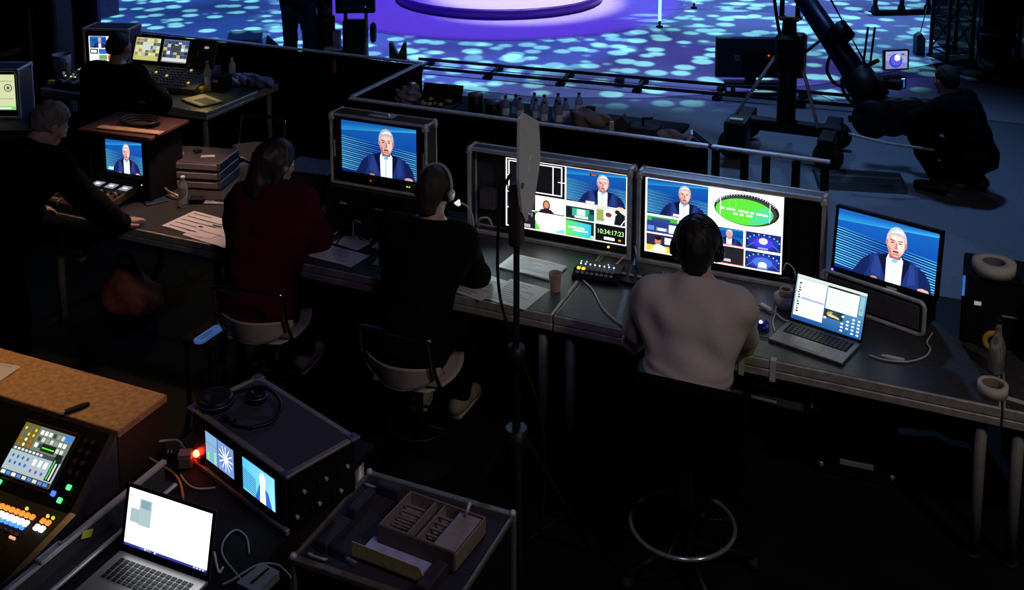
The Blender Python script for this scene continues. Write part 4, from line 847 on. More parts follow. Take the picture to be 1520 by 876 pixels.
def pic_mac(W, H):
    p = Pic(1.0).win(0, 0, W, H); p.poly([(0, 0), (1, 0), (1, 1), (0, 1)], [G(20, 80, 160), G(30, 110, 180), G(120, 180, 205), G(160, 200, 200)]); p.rect(0, .94, 1, 1, G(200, 215, 210))
    p.rect(.02, .10, .44, .93, G(228, 234, 226)); p.rect(.10, .48, .43, .52, G(150, 185, 235)); p.rect(.03, .90, .43, .925, G(200, 206, 200))
    for i in range(16): p.rect(.12, .16 + i * .045, .12 + .10 + .12 * ((i * 7) % 5) / 5, .172 + i * .045, G(196, 204, 196))
    for i in range(13): p.rect(.05 if i % 4 else .045, .18 + i * .052, .085 - .01 * (i % 3), .212 + i * .052, G(24, 28, 26))      # dark column of entries
    p.rect(.46, .44, .90, .93, G(226, 232, 228)); p.rect(.46, .90, .90, .94, G(30, 30, 34)); p.rect(.80, .905, .89, .93, G(150, 60, 60))
    for i in range(7): p.rect(.49, .50 + i * .05, .86 - .06 * (i % 2), .515 + i * .05, G(196, 205, 200))
    p.rect(.45, .25, .72, .43, G(40, 60, 70)); p.ell(.56, .34, .07, .06, G(190, 180, 100)); p.ell(.60, .36, .04, .04, G(80, 74, 44)); p.poly([(.50, .30), (.68, .27), (.66, .31), (.54, .35)], G(220, 214, 170)); p.rect(.455, .22, .49, .26, G(230, 240, 240))
    for c in range(4):
        for r_ in range(5):
            if (c * 3 + r_) % 4 != 3 or c > 1: p.rect(.70 + c * .075, .05 + r_ * .075, .735 + c * .075, .085 + r_ * .075, G(225, 235, 240))
    p.rect(.92, .5, .98, .9, G(150, 200, 215)); p.rect(.935, .6, .965, .64, G(120, 170, 200)); return p
a0 = onT(1140, 505); a1 = onT(1250, 546); rzl = math.atan2(a1.y - a0.y, a1.x - a0.x) + R(3)
laptop('grey open laptop with document windows on the right of the desk', (a0 + a1) / 2, rzl, .365, .235, .235, R(108), mat('space_grey_metal', (.20, .19, .21), .4, .7, var=.05), mat('purplish_key_caps', (.035, .025, .045), .5), pic_mac, strength=1.0)
# adapters and cables near the laptop
cable('adapter_cable', 'pinkish cable looping from behind the T-shirt to the white adapter', [onT(1097, 446, .76), onT(1112, 437, .765), onT(1120, 448, .762), onT(1130, 455, .76)], .005, mat('pink_sheath', (.5, .28, .25), .5))
t = thing('white_adapter', 'white plug adapter on a cable left of the laptop', 'adapter', onT(1130, 455, .755), TA - R(35)); b = MB(); b.box((.03, 0, .010), (.075, .026, .018), .006); b.build('plug_body', WHITEP, t); b = MB(); b.tube(smooth_path([(.065, 0, .010), (.10, .0, .008), (.16, -.01, .004), (.20, .0, .005)], 5), .004, 6); b.build('lead', CABW, t)
cable('white_cable', 'thin white cable hanging down from the tape roll left of the laptop', [onT(1152, 455, .80), onT(1150, 468, .757), onT(1147, 478, .757), onT(1150, 492, .757)], .0035, CABW)
cable('usb_cable', 'pale charger cable with connector right of the laptop', [onT(1290, 527, .757), onT(1312, 534, .757), onT(1345, 537, .757), onT(1372, 530, .757), onT(1381, 518, .76), onT(1376, 508, .757), onT(1384, 494, .757)], .004, CABW)
t = thing('connector_block', 'white connector sleeve on the charger cable right of the laptop', 'connector', onT(1328, 535, .751), TA - R(2)); b = MB(); b.box((0, 0, .010), (.085, .020, .016), .005); b.build('sleeve', WHITEP, t); b = MB(); b.box((-.05, 0, .010), (.018, .012, .010), .003); b.build('tip', ALU, t)
t = thing('computer_mouse', 'dark blue mouse with a painted-on white glint beside the laptop', 'mouse', onT(1132, 487), TA + R(15)); b = MB(); b.M = Matrix.Diagonal((1, 1, 1, 1)); b.ball((0, .01, .012), .034, 16, (1, 1.5, .62)); b.build('shell', mat('deep_blue_plastic', (.01, .02, .35), .3), t); b = MB(); b.ball((-.01, -.005, .032), .010, 10); b.build('wheel', mat('white_glint_glow', (.9, .9, 1), .3, emis=.9), t); b = MB(); b.tube(smooth_path([(0, -.03, .012), (-.03, -.06, .006), (-.01, -.10, .005), (.06, -.10, .005)], 5), .003, 6); b.build('lead', CABK, t)  # the wheel is a glowing ball that paints in a white glint
# black box on the right, with the big roll
t = thing('equipment_box', 'tall black box under the big white tape roll at the right end of the desk', 'box', tp(2.04, .53, .7515), TA); b = MB(); b.box((0, .13, .17), (.36, .26, .34), .008); b.build('body', BLKM, t)
b = MB(); b.box((-.11, -.003, .205), (.030, .004, .018)); b.build('label', mat('glowing_white_sticker', (.8, .8, .8), .6, emis=.25), t); b = MB(); b.box((.03, -.006, .165), (.07, .006, .008), .002); b.build('badge', LGRY, t); b = MB(); b.box((-.175, -.002, .28), (.012, .01, .10), .003); b.build('blue_strip', mat('blue_lit_strip', (.05, .25, .9), .4, emis=.5), t)  # glow added to the white sticker, which is no light source
tape_roll('big white tape roll lying on the tall black box', tp(1.99, .60, 1.0925), .096, .050, .052, TAPEW, core=mat('grey_core', (.14, .12, .14), .8))
tape_roll('yellow tape ring leaning against the tall black box behind the bottle', tp(2.005, .505, .752 + .046), .047, .026, .018, mat('amber_yellow_tape', (.62, .40, .04), .6), rot=(R(80), 0, TA))
b = MB(); b.prism([(-.03, 0), (.03, 0), (.03, .30), (.012, .33), (-.02, .30)], 0, .02, 'XZ'); tag(b.build('wooden_board', mat('pale_pine_board', (.55, .38, .18), .6, var=.15, scale=14, aniso=(8, 8, 1)), None, tp(2.17, .44, .7515), TA + R(20)), 'upright pale wooden board at the right picture edge on the desk', 'board')
# camera control panels (left end, and a second set on the lighting desk)
def control_panel(label, loc, rz, tilt, group, glow=1.0, bright=(.55, .6, .75)):
    t = thing('camera_control_panel', label, 'control panel', loc, rz, group); X = Matrix.Rotation(tilt, 4, 'X')
    b = MB(); b.M = X; b.box((0, .17, .03), (.098, .34, .05), .005); b.build('body', mat('panel_face_amber', (.10, .065, .03), .5, .2), t)
    b = MB(); b.M = X; b.box((0, .285, .0562), (.070, .056, .003)); sq = b.build('lit_display', mat('display_lavender', bright, .4, emis=.42 * glow, var=.1), t); b = MB(); b.M = X; b.box((0, .285, .0582), (.03, .018, .001)); b.build('display_text', mat('display_white', (.95, .95, .9), .4, emis=1.2 * glow), sq)
    for k, (x, y) in enumerate(((-.03, .20), (0, .20), (.03, .20), (-.03, .165), (.03, .165))): b = MB(); b.M = X; b.lathe([(.009, .055), (.008, .070)], 12, (x, y, 0)); b.build('knob', LGRY if k % 2 else BLK, t)
    b = MB(); b.M = X; b.lathe([(.022, .055), (.020, .066), (.006, .070)], 16, (0, .075, 0)); j = b.build('joystick_base', BLK, t); b = MB(); b.M = X; b.lathe([(.006, .066), (.007, .098), (.011, .100), (.011, .112)], 12, (0, .075, 0)); b.build('joystick', mat('glowing_white_joystick', (.75, .72, .62), .4, emis=.12 * glow), j)  # faint glow added to the joystick, which is no lamp
    for x, c in ((-.034, (1, .9, .55)), (.034, (1, .75, .2))): b = MB(); b.M = X; b.box((x, .115, .0575), (.018, .014, .007), .002); b.build('lit_key', mat('lit_key_%d' % int(c[2] * 99), c, .4, emis=1.1 * glow), t)
    b = MB(); b.M = X; b.box((0, .03, .057), (.06, .012, .005), .001); b.build('front_key', LGRY, t); return t
for i in range(4):
    control_panel(('leftmost', 'second from left', 'third from left', 'rightmost')[i] + ' camera control panel on the end of the desk before the bending person', tp(-3.36 + .112 * i, .03, .7515), TA, R(6), 'camera control panels on the desk end')
# blue-lit handheld, black adapter
t = thing('smartphone', 'dark phone lying on the desk before the boxed monitor', 'phone', onT(232, 300), TA + R(60)); b = MB(); b.box((0, 0, .005), (.15, .072, .009), .004); b.build('body', BLK, t); b = MB(); b.box((0, 0, .0098), (.138, .064, .0008)); b.build('glass', mat('dark_blue_glass', (.03, .08, .16), .15), t)
t = thing('power_adapter', 'black power brick with lead beside the water bottle on the desk', 'adapter', onT(293, 301), TA + R(25)); b = MB(); b.box((0, 0, .02), (.10, .055, .038), .008); b.build('brick', BLK, t); b = MB(); b.tube(smooth_path([(.05, 0, .02), (.09, .01, .012), (.14, .03, .006), (.2, .03, .005)], 5), .004, 6); b.build('lead', CABK, t)
# stacked rack units and small gear behind
t = thing('rack_units', 'stack of dark grey rack units on the back of the desk behind the boxed monitor', 'rack', tp(-2.80, .64, .7515), TA + R(14))
for k in range(3): b = MB(); b.box((0, .15, .032 + .062 * k), (.44, .30, .056), .005); u_ = b.build('unit', mat('grey_unit_metal', (.11, .10, .12), .45, .3), t); b = MB(); b.box((0, -.004, .032 + .062 * k), (.40, .008, .040), .003); b.build('front_plate', mat('lilac_grey_plate', (.30, .28, .33), .4, .4), u_)
for i, (x, y, s, m_) in enumerate(((-.12, .10, (.07, .05, .025), LGRY), (.09, .10, (.09, .03, .012), WHITEP), (-.02, .18, (.05, .05, .02), BLK))): b = MB(); b.box((0, 0, s[2] / 2), s, .004); o = b.build(('card_reader', 'remote_control', 'small_box')[i], m_, None, t.matrix_basis @ Vector((x, y, .186)), TA + R(30 * i)); tag(o, ('pale grey card reader lying on the dark rack units', 'white remote control lying on the dark rack units', 'small black box lying on the dark rack units')[i], ('card reader', 'remote', 'box')[i])
for i in range(4): cable('patch_lead', 'pale patch leads in a loose bundle in front of the grey rack units', [tp(-2.88 + .03 * i, .50 - .015 * i, .80 - .008 * i), tp(-2.78 + .02 * i, .46, .79 - .01 * i), tp(-2.66, .50 - .02 * i, .757), tp(-2.50 + .04 * i, .52, .757)], .004, CABW, 'pale patch leads')
# gear behind the person in red
t = thing('loudspeaker', 'black desk loudspeaker partly hidden behind the person in red', 'speaker', tp(-1.93, .66, .7515), TA + R(5)); b = MB(); b.box((0, .12, .11), (.30, .22, .22), .008); b.build('cabinet', BLK, t); b = MB(); b.lathe([(.055, 0), (.06, .004), (.035, .012), (.012, .002)], 20, (.03, .008, .10), 'Y'); b.build('cone', GRYP, t)
t = thing('closed_laptop', 'closed grey laptop lying on top of the desk loudspeaker', 'laptop', tp(-1.93, .78, .973), TA + R(2)); b = MB(); b.box((0, 0, .010), (.34, .24, .016), .005); b.build('shell', mat('lilac_grey_lid', (.26, .25, .33), .4, .3), t); b = MB(); b.box((0, -.119, .010), (.30, .004, .003)); b.build('seam', BLKM, t)
t = thing('yellow_tag_box', 'black box with a yellow round tag behind the red jacket', 'box', tp(-1.64, .53, .7515), TA); b = MB(); b.box((0, .05, .06), (.12, .10, .12), .006); b.build('body', BLK, t); b = MB(); b.lathe([(.032, -.003), (.032, 0)], 20, (-.025, 0, .085), 'Y'); b.build('tag', mat('yellow_tag', (.75, .68, .03), .6), t)
bottle('little clear flask between the yellow tag and the riser', tp(-1.49, .47, .7515), .10, .018, lab=False, name='small_flask')
t = thing('headphone_hook', 'small metal stand between the flask and the riser', 'stand', tp(-1.40, .40, .7515), TA); b = MB(); b.lathe([(.03, 0), (.03, .008)], 14); b.build('foot', STEEL, t); b = MB(); b.tube(smooth_path([(0, 0, .008), (0, 0, .09), (.02, 0, .11), (.05, 0, .10)], 5), .006, 8); b.build('arm', STEEL, t)
# white shell chair behind the desk (kept as the model for the other two)
SHELL = mat('cream_moulded_shell', (.50, .43, .36), .45, var=.05)
def shell_chair(label, loc, rz, group='cream stools with chrome back rail'):
    t = thing('low_back_stool', label, 'stool', loc, rz, group)      # person faces +y, back at -y
    def grid(fn, nu=14, nv=8, th=.008):
        b = MB(); vs = []; fs = []
        for s in (0, 1):
            for i in range(nu + 1):
                for j in range(nv + 1): x, y, z, n = fn(i / nu * 2 - 1, j / nv * 2 - 1); vs.append((x + n[0] * th * s, y + n[1] * th * s, z + n[2] * th * s))
        K = (nu + 1) * (nv + 1); q = lambda i, j, s: s * K + i * (nv + 1) + j
        for i in range(nu):
            for j in range(nv): fs += [(q(i, j, 0), q(i + 1, j, 0), q(i + 1, j + 1, 0), q(i, j + 1, 0)), (q(i, j, 1), q(i, j + 1, 1), q(i + 1, j + 1, 1), q(i + 1, j, 1))]
        for i in range(nu): fs += [(q(i, 0, 0), q(i, 0, 1), q(i + 1, 0, 1), q(i + 1, 0, 0)), (q(i, nv, 0), q(i + 1, nv, 0), q(i + 1, nv, 1), q(i, nv, 1))]
        for j in range(nv): fs += [(q(0, j, 0), q(0, j + 1, 0), q(0, j + 1, 1), q(0, j, 1)), (q(nu, j, 0), q(nu, j, 1), q(nu, j + 1, 1), q(nu, j + 1, 0))]
        b.put(vs, fs, True); return b
    def back(a, c):                                  # low bucket lip, lower edge rounded
        lo_ = .50 + .085 * abs(a) ** 2.2; hi_ = .635 - .012 * a * a; z = lo_ + (hi_ - lo_) * (c + 1) / 2
        return a * .205, -.215 + .10 * a * a - .035 * (z - .5) / .13, z, (0, -1, 0)
    def seat(a, c):
        w_ = .20 * math.sqrt(max(.02, 1 - .45 * c * c)); return a * w_, .01 + c * .20, .485 + .012 * a * a + .01 * c * c, (0, 0, -1)
    grid(back).build('seat_lip', SHELL, t); grid(seat).build('seat', SHELL, t)
    rim = MB(); rim.tube([(a * .205, -.222 + .10 * a * a, .502 + .085 * abs(a) ** 2.2) for a in [k / 10 - 1 for k in range(21)]], .006, 6); rim.build('chrome_rim', CHROME, t)
    b = MB(); b.tube(smooth_path([(-.19, -.13, .50), (-.195, -.20, .62), (-.19, -.235, .775), (-.165, -.245, .80), (0, -.26, .808), (.165, -.245, .80), (.19, -.235, .775), (.195, -.20, .62), (.19, -.13, .50)], 5), .0105, 8); b.build('back_rail', mat('mirror_chrome_rail', (.62, .62, .65), .14, 1.0, var=.03), t)
    b = MB(); b.lathe([(.03, .47), (.022, .44), (.022, .03)], 14); b.build('column', BLK, t); b = MB(); b.lathe([(.19, 0), (.19, .012), (.03, .03)], 28); b.build('base_disc', BLKM, t)
    b = MB(); b.tube([(.15 * math.cos(k), .15 * math.sin(k), .20) for k in [2 * math.pi * i / 24 for i in range(24)]], .008, 6, closed=True); b.tube([(-.15, 0, .20), (.15, 0, .20)], .006, 6); b.build('foot_ring', BLK, t)
    return t
ch0 = shell_chair('empty cream bucket stool with chrome back rail behind the desk', tp(-2.93, 1.36), TA + R(178), 'cream stools with chrome back rail')
ch0.scale = (1.05, 1.05, 1.17)
for u_, v_, a_, lb in ((-1.53, -.24, 10, 'cream bucket stool with chrome rail under the person in the red jacket'), (-.59, -.31, 0, 'cream bucket stool with chrome rail under the person in the black sweater')):
    c = copy_tree(ch0); c.scale = (1, 1, 1); c.location = tp(u_, v_); c.rotation_euler = (0, 0, TA + R(a_)); c['label'] = lb
# black drafting chair with chrome foot ring
t = thing('drafting_chair', 'black high drafting chair with a chrome foot ring under the person in the T-shirt', 'chair', tp(.81, -.50), TA)
BLKF = mat('black_upholstery', (.004, .004, .005), .95, var=.3, spec=.05)
b = MB(); b.box((.05, .04, .50), (.47, .46, .075), .03); b.build('seat', BLKF, t); b = MB(); b.M = Matrix.Translation((.06, -.225, .60)) @ Matrix.Rotation(R(4), 4, 'X'); b.box((0, 0, .20), (.48, .055, .40), .026); b.build('backrest', BLKF, t)
b = MB(); b.box((.06, -.235, .53), (.06, .03, .18), .004); b.build('back_bracket', BLK, t); b = MB(); b.lathe([(.024, .10), (.024, .465)], 16); b.build('gas_column', BLK, t)
b = MB(); b.tube([(.222 * math.cos(a), .222 * math.sin(a) - .03, .215) for a in [2 * math.pi * k / 48 for k in range(48)]], .010, 8, closed=True); b.build('foot_ring', CHROME, t)
for k in range(3): a = k * 2.094 + .5; b = MB(); b.tube([(.024 * math.cos(a), .024 * math.sin(a), .215), (.222 * math.cos(a), .222 * math.sin(a) - .03, .215)], .008, 6); b.build('ring_spoke', BLK, t)
for k in range(5):
    a = k * 1.2566 + .3; b = MB(); b.tube([(.02 * math.cos(a), .02 * math.sin(a), .11), (.30 * math.cos(a), .30 * math.sin(a), .065)], [.02, .014], 8); lg = b.build('base_leg', BLK, t); b = MB(); b.lathe([(.026, -.02), (.028, 0), (.026, .02)], 14, (.30 * math.cos(a), .30 * math.sin(a), .028), 'X'); b.build('caster', RUBBER, lg)
# paddle antenna on a black stand
t = thing('antenna_stand', 'black pole stand holding the paddle antenna in front of the desk', 'stand', tp(.205, -.93), TA)
b = MB(); b.lathe([(.017, .05), (.017, 1.05), (.0125, 1.06), (.0125, 1.66)], 12); b.build('pole', BLKM, t)
b = MB(); b.lathe([(.032, 1.00), (.032, 1.10)], 14); b.build('clamp_collar', BLK, t); b = MB(); b.lathe([(.045, .58), (.045, .74)], 14); b.build('leg_hub', BLK, t)
for k in range(3): a = k * 2.094 + 1.0; b = MB(); b.tube([(.04 * math.cos(a), .04 * math.sin(a), .68), (.40 * math.cos(a), .40 * math.sin(a), .012)], .012, 8); lg = b.build('leg', BLKM, t); b = MB(); b.tube([(.03 * math.cos(a), .03 * math.sin(a), .20), (.27 * math.cos(a), .27 * math.sin(a), .25)], .007, 6); b.build('brace', BLKM, lg)
b = MB(); b.box((0, 0, 1.66), (.05, .06, .26), .008); b.build('mount_block', mat('brown_black_block', (.03, .022, .018), .6), t)
t = thing('paddle_antenna', 'grey-white faceted paddle antenna seen nearly edge-on above the desk', 'antenna', tp(.205, -.93, 1.62), TA + R(94))
b = MB(); b.prism([(.03, .0), (-.02, .06), (-.055, .21), (-.045, .45), (.015, .455), (.19, .37), (.21, .28), (.215, .20), (.14, .05), (.09, .0)], -.030, -.018, 'XZ'); b.build('panel', mat('pale_grey_panel', (.60, .64, .61), .55, var=.06), t)
b = MB(); b.prism([(.05, .20), (.10, .235), (.09, .26), (.06, .24)], -.0345, -.030, 'XZ'); b.build('emblem', mat('paler_emblem', (.6, .62, .6), .5), t); b = MB(); b.lathe([(.012, 0), (.012, .02)], 10, (-.02, -.035, .17), 'Y'); b.build('socket', BLK, t); b = MB(); b.lathe([(.010, 0), (.010, .03)], 10, (.06, -.045, .02), 'Y'); b.build('knob', CHROME, t)
q = tp(.205, -.93, 0); cable('antenna_cable', 'black cable sagging from the antenna stand across the desk edge', [q + Vector((-.02, -.02, 1.84)), q + Vector((-.055, -.03, 1.76)), q + Vector((-.075, -.02, 1.55)), q + Vector((-.065, 0, 1.30)), q + Vector((.0, .02, 1.08)), q + Vector((.09, .02, .82)), q + Vector((.12, .03, .55)), q + Vector((.10, .06, .2))], .0065, CABK)
# below the desk
t = thing('hanging_rack', 'small rack of silver and black devices hung below the desk by the T-shirt', 'rack', tp(.90, .10, .42), TA - R(3))
for k, (x, w_, h_, m_) in enumerate(((.0, .30, .05, STEEL), (.02, .30, .045, BLK), (.03, .28, .04, GRYP))): b = MB(); b.box((.14 + x, .12, .19 - k * .062), (w_, .20, h_), .005); u_ = b.build('device', m_, t); b = MB(); b.box((.10 + x, .016, .19 - k * .062), (.12, .006, .014), .002); b.build('front_strip', LGRY, u_)
b = MB(); b.box((.33, .08, .12), (.06, .10, .14), .008); b.build('power_block', BLK, t); b = MB(); b.box((.14, .12, .226), (.44, .22, .012), .002); b.build('shelf', mat('blue_grey_shelf', (.22, .24, .32), .3, .6), t)
for x in (-.06, .35): b = MB(); b.box((x, .12, .155), (.008, .20, .15), .002); b.build('hanger_plate', STEEL, t)
t = thing('flight_case', 'dark flight case with a pale handle standing under the right part of the desk', 'case', tp(1.44, .36, 0), TA + R(4)); b = MB(); b.box((0, .22, .24), (.36, .40, .44), .01); b.build('body', BLKM, t); b = MB(); b.box((0, .012, .10), (.16, .016, .028), .005); b.build('handle', mat('pale_grip', (.45, .42, .34), .6), t)
for x in (-.165, .165):
    b = MB(); b.ball((x, .03, .06), .018, 8); b.build('corner_cap', CHROME, t)
    for y in (.06, .38): b = MB(); b.lathe([(.025, -.012), (.025, .012)], 12, (x * .8, y, .025), 'X'); b.build('caster', RUBBER, t)
t = thing('power_strip', 'cream power strip hanging under the left end of the desk', 'power strip', tp(-3.30, .16, .40), TA); b = MB(); b.box((0, 0, 0), (.10, .05, .05), .006); b.build('body', mat('cream_plastic', (.55, .45, .26), .5), t); b = MB(); b.tube(smooth_path([(0, 0, .025), (.02, .01, .1), (-.01, .02, .2), (.03, .03, .30)], 5), .006, 6); b.build('lead', mat('amber_lead', (.4, .24, .08), .6), t)
b = MB()
for k in range(7): pass
t = thing('canvas_bag', 'slumped red-brown bag lying in the shade under the left deck', 'bag', tp(-3.02, .30, 0), TA + R(20)); f_ = Field((-.3, -.25, -.02), (.3, .25, .5), .012); f_.ell((0, 0, .12), (.19, .13, .13), None, .04); f_.ell((-.02, .0, .24), (.11, .09, .10), None, .05); f_.ell((.10, -.02, .10), (.12, .11, .09), None, .04); f_.wrinkle(.010, 22, 18, 26, .4); f_.cut((0, 0, .0), (0, 0, -1)); obj('bag_body', f_.mesh('bag_body', mat('red_brown_canvas', (.30, .09, .05), .9, var=.25, scale=30, bump=.3)), t); b = MB(); b.tube(smooth_path([(-.06, -.02, .30), (-.05, -.03, .40), (.03, -.03, .40), (.04, -.02, .29)], 6), .010, 8); b.build('handle', mat('dark_strap', (.08, .03, .02), .9), t)
t = thing('blue_plastic_bar', 'bright blue plastic carry bar with a slot, beside the desk legs', 'plastic bar', onT(310, 497, .42), TA); p0 = at(291, 511, .42); p1 = at(328, 486, .42); d_ = p1 - p0; t.location = (p0 + p1) / 2; t.rotation_euler = (0, 0, math.atan2(d_.y, d_.x)); L_ = d_.length
o_ = rrect(L_, .062, .028); i_ = [(x * .16 + L_ * .36, z * .30) for x, z in rrect(L_, .062, .028)]; b = MB(); n_ = len(o_); vs = [(x, y, h_) for h_ in (0, .014) for x, y in o_] + [(x, y, h_) for h_ in (0, .014) for x, y in i_]; fs = []
for k in range(n_):
    k2 = (k + 1) % n_; fs += [(k, k2, n_ + k2, n_ + k), (2 * n_ + k, 3 * n_ + k, 3 * n_ + k2, 2 * n_ + k2), (n_ + k, n_ + k2, 3 * n_ + k2, 3 * n_ + k), (k, 2 * n_ + k, 2 * n_ + k2, k2)]
b.put(vs, fs); b.build('bar', mat('glowing_blue_plastic', (.10, .26, .75), .4, emis=.22), t); b = MB(); b.box((-.02, 0, .0148), (L_ * .5, .03, .0015)); b.build('raised_panel', mat('glowing_mid_blue_plastic', (.06, .17, .55), .4, emis=.22), t)  # both blues carry an added glow; the bar is plain plastic
t = thing('floor_stool', 'dark low stool carrying the blue plastic bar between the left desk legs', 'stool', (0, 0, 0), TA); q = (p0 + p1) / 2; t.location = (q.x, q.y, 0); b = MB(); b.box((0, .03, .40), (.24, .22, .03), .006); b.build('seat', BLKM, t)
for x in (-.1, .1):
    for y in (-.06, .12): b = MB(); b.lathe([(.012, 0), (.012, .386)], 8, (x, y, 0)); b.build('leg', BLKM, t)
b = MB(); b.tube([tp(-2.85, .80, .40), tp(-1.55, .80, .40)], .012, 8); tag(b.build('cross_tube', STEEL, None), 'thin steel tube bracing the legs under the left part of the desk', 'tube')
b = MB(); b.tube([tp(-.62, .5, .26), tp(-.28, .5, .26)], .012, 8); tag(b.build('brace_tube', STEEL, None), 'short steel tube low under the desk left of the antenna stand', 'tube')
t = thing('socket_box', 'small black socket box with pale trims under the desk by the black sweater', 'box', tp(-.42, .30, .30), TA); b = MB(); b.box((0, 0, .11), (.11, .06, .10), .006); b.build('body', BLK, t)
for z in (.075, .145): b = MB(); b.box((0, -.032, z), (.09, .006, .012), .002); b.build('trim', LGRY, t)
b = MB(); b.box((0, 0, .03), (.06, .03, .22), .004); b.build('hanger', BLK, t)

# ------------------------------------------------------------------ refreshments table behind the railing
t = thing('refreshment_table', 'black-covered table of drinks and snacks behind the railing', 'table', tp(-2.36, 2.35), TA)
b = MB(); b.box((1.15, .31, .845), (2.3, .62, .03), .004); b.build('table_top', BLKM, t)
for x in (.06, 2.24):
    for y in (.05, .57): b = MB(); b.lathe([(.018, 0), (.018, .83)], 10, (x, y, 0)); b.build('leg', STEEL, t)
RT = .8615
def onR(x, y): u, v = tuv(at(x, y, RT)); return tp(u, min(max(v, 2.42), 2.92), RT)
PETM = mat('clear_blue_pet', (.45, .55, .72), .15, var=.05, trans=.6, ior=1.33)
pos = [(-1.36, 2.50), (-1.30, 2.56), (-1.24, 2.50), (-1.19, 2.66), (-1.12, 2.52), (-1.10, 2.64), (-1.04, 2.48), (-1.02, 2.72), (-.97, 2.56), (-.93, 2.50), (-.92, 2.62), (-.88, 2.80)]
first = None
for i, (u_, v_) in enumerate(pos):
    if first is None: first = bottle('small clear water bottle with dark cap in the cluster on the refreshment table', tp(u_, v_, RT), .19, .029, (.02, .02, .03), PETM, 'water bottles on the refreshment table', True, (.75, .82, .98)); continue
    c = copy_tree(first); c.location = tp(u_, v_, RT); c.rotation_euler = (0, 0, i)
t = thing('snack_tray', 'black plastic platter with open lid and leftover snacks at the left end of the refreshments', 'tray', tp(-2.02, 2.62, RT), TA + R(6)); b = MB(); b.prism([(-.16, -.13), (.16, -.13), (.18, .13), (-.18, .13)], 0, .012); b.build('tray_base', BLK, t); b = MB(); b.M = Matrix.Translation((0, .14, .012)) @ Matrix.Rotation(R(66), 4, 'X'); b.box((0, .06, 0), (.34, .13, .006), .003); b.build('tray_lid', BLK, t)
rr = random.Random(4); 
for k in range(9): b = MB(); b.ball((0, 0, .016), .020, 8, (1, 1.3, .7)); o = b.build('pastry', mat('snack_%d' % (k % 3), ((.4, .2, .1), (.5, .35, .2), (.25, .1, .06))[k % 3], .7), t, (rr.uniform(-.12, .12), rr.uniform(-.09, .09), .012))
t = thing('plastic_bag', 'crumpled clear plastic bag left of the snack tray', 'bag', tp(-2.26, 2.60, RT), TA); f_ = Field((-.15, -.15, -.02), (.15, .15, .22), .008); f_.ell((0, 0, .06), (.10, .08, .075), None, .03); f_.ell((.03, .02, .12), (.05, .05, .05), None, .03); f_.wrinkle(.014, 60, 55, 70, .4); f_.cut((0, 0, .001), (0, 0, -1)); obj('bag_film', f_.mesh('bag_film', mat('crumpled_film', (.24, .22, .28), .25, var=.3)), t)
for x, lb in ((-1.62, 'taller black drinks canister behind the railing'), (-1.47, 'shorter black drinks canister beside the bottles')): h_ = .17 if x < -1.5 else .13; t = thing('canister', lb, 'canister', tp(x, 2.52, RT)); b = MB(); b.lathe([(.055, 0), (.057, .01), (.057, h_ - .02), (.05, h_ - .012)], 20); b.build('body', BLK, t); b = MB(); b.lathe([(.058, h_ - .02), (.058, h_), (.02, h_ + .006)], 20); b.build('lid', GRYP, t)
t = thing('paper_bag', 'brown paper snack bag with dark lid right of the bottles', 'bag', tp(-.70, 2.55, RT), TA + R(10)); f_ = Field((-.2, -.15, -.02), (.2, .15, .22), .009); f_.ell((0, 0, .07), (.15, .09, .075), None, .03); f_.ell((-.05, 0, .11), (.07, .06, .05), None, .03); f_.wrinkle(.010, 40, 35, 45, .9); f_.cut((0, 0, .001), (0, 0, -1)); obj('bag_body', f_.mesh('bag_body', mat('dim_brown_paper', (.20, .15, .13), .85, var=.2)), t); b = MB(); b.box((0, 0, .155), (.07, .05, .03), .004); b.build('dark_lid', BLKM, t)
t = thing('carton', 'dark carton with a pointed top on the right of the refreshments', 'carton', tp(-.44, 2.52, RT), TA); b = MB(); b.prism([(-.05, 0), (.05, 0), (.05, .10), (0, .15), (-.05, .10)], -.04, .04, 'XZ'); b.build('body', mat('dark_carton', (.06, .05, .07), .7), t); b = MB(); b.box((-.075, -.03, .05), (.03, .02, .10), .002); b.build('white_flap', WHITEP, t)
t = thing('dark_carrier', 'dark carrier box with a little handle next to the pointed carton', 'box', tp(-.27, 2.52, RT), TA); b = MB(); b.box((0, 0, .045), (.20, .14, .09), .006); b.build('body', mat('dark_violet_card', (.05, .04, .06), .7), t); b = MB(); b.tube([(-.02, 0, .09), (-.02, 0, .14), (.05, 0, .15)], .010, 8); b.build('handle', BLK, t)
for i, (u_, s) in enumerate(((-.08, .075), (.06, .06))): t = thing('bread_bag', ('larger', 'smaller')[i] + ' brown bag lying at the right end of the refreshments', 'bag', tp(u_, 2.50, RT), TA); f_ = Field((-.16, -.12, -.02), (.16, .12, .16), .009); f_.ell((0, 0, s * .5), (.11 - .03 * i, .07, s * .7), None, .03); f_.wrinkle(.009, 45, 40, 50, .2 + i); f_.cut((0, 0, .001), (0, 0, -1)); obj('bag_body', f_.mesh('bag_body', MATS['dim_brown_paper']), t)
b = MB()
t = thing('folded_card', 'open folded pale card with dark cover at the right end of the railing top', 'card', tp(-.02 + .12, V0 + .30, RT), TA + R(15)); b = MB(); b.prism([(-.06, 0), (-.015, .12), (.0, .12), (-.045, 0)], -.05, .05, 'XZ'); b.build('pale_leaf', WHITEP, t); b = MB(); b.prism([(.0, .12), (.16, 0), (.145, 0), (-.008, .115)], -.05, .05, 'XZ'); b.build('dark_leaf', BLKM, t)

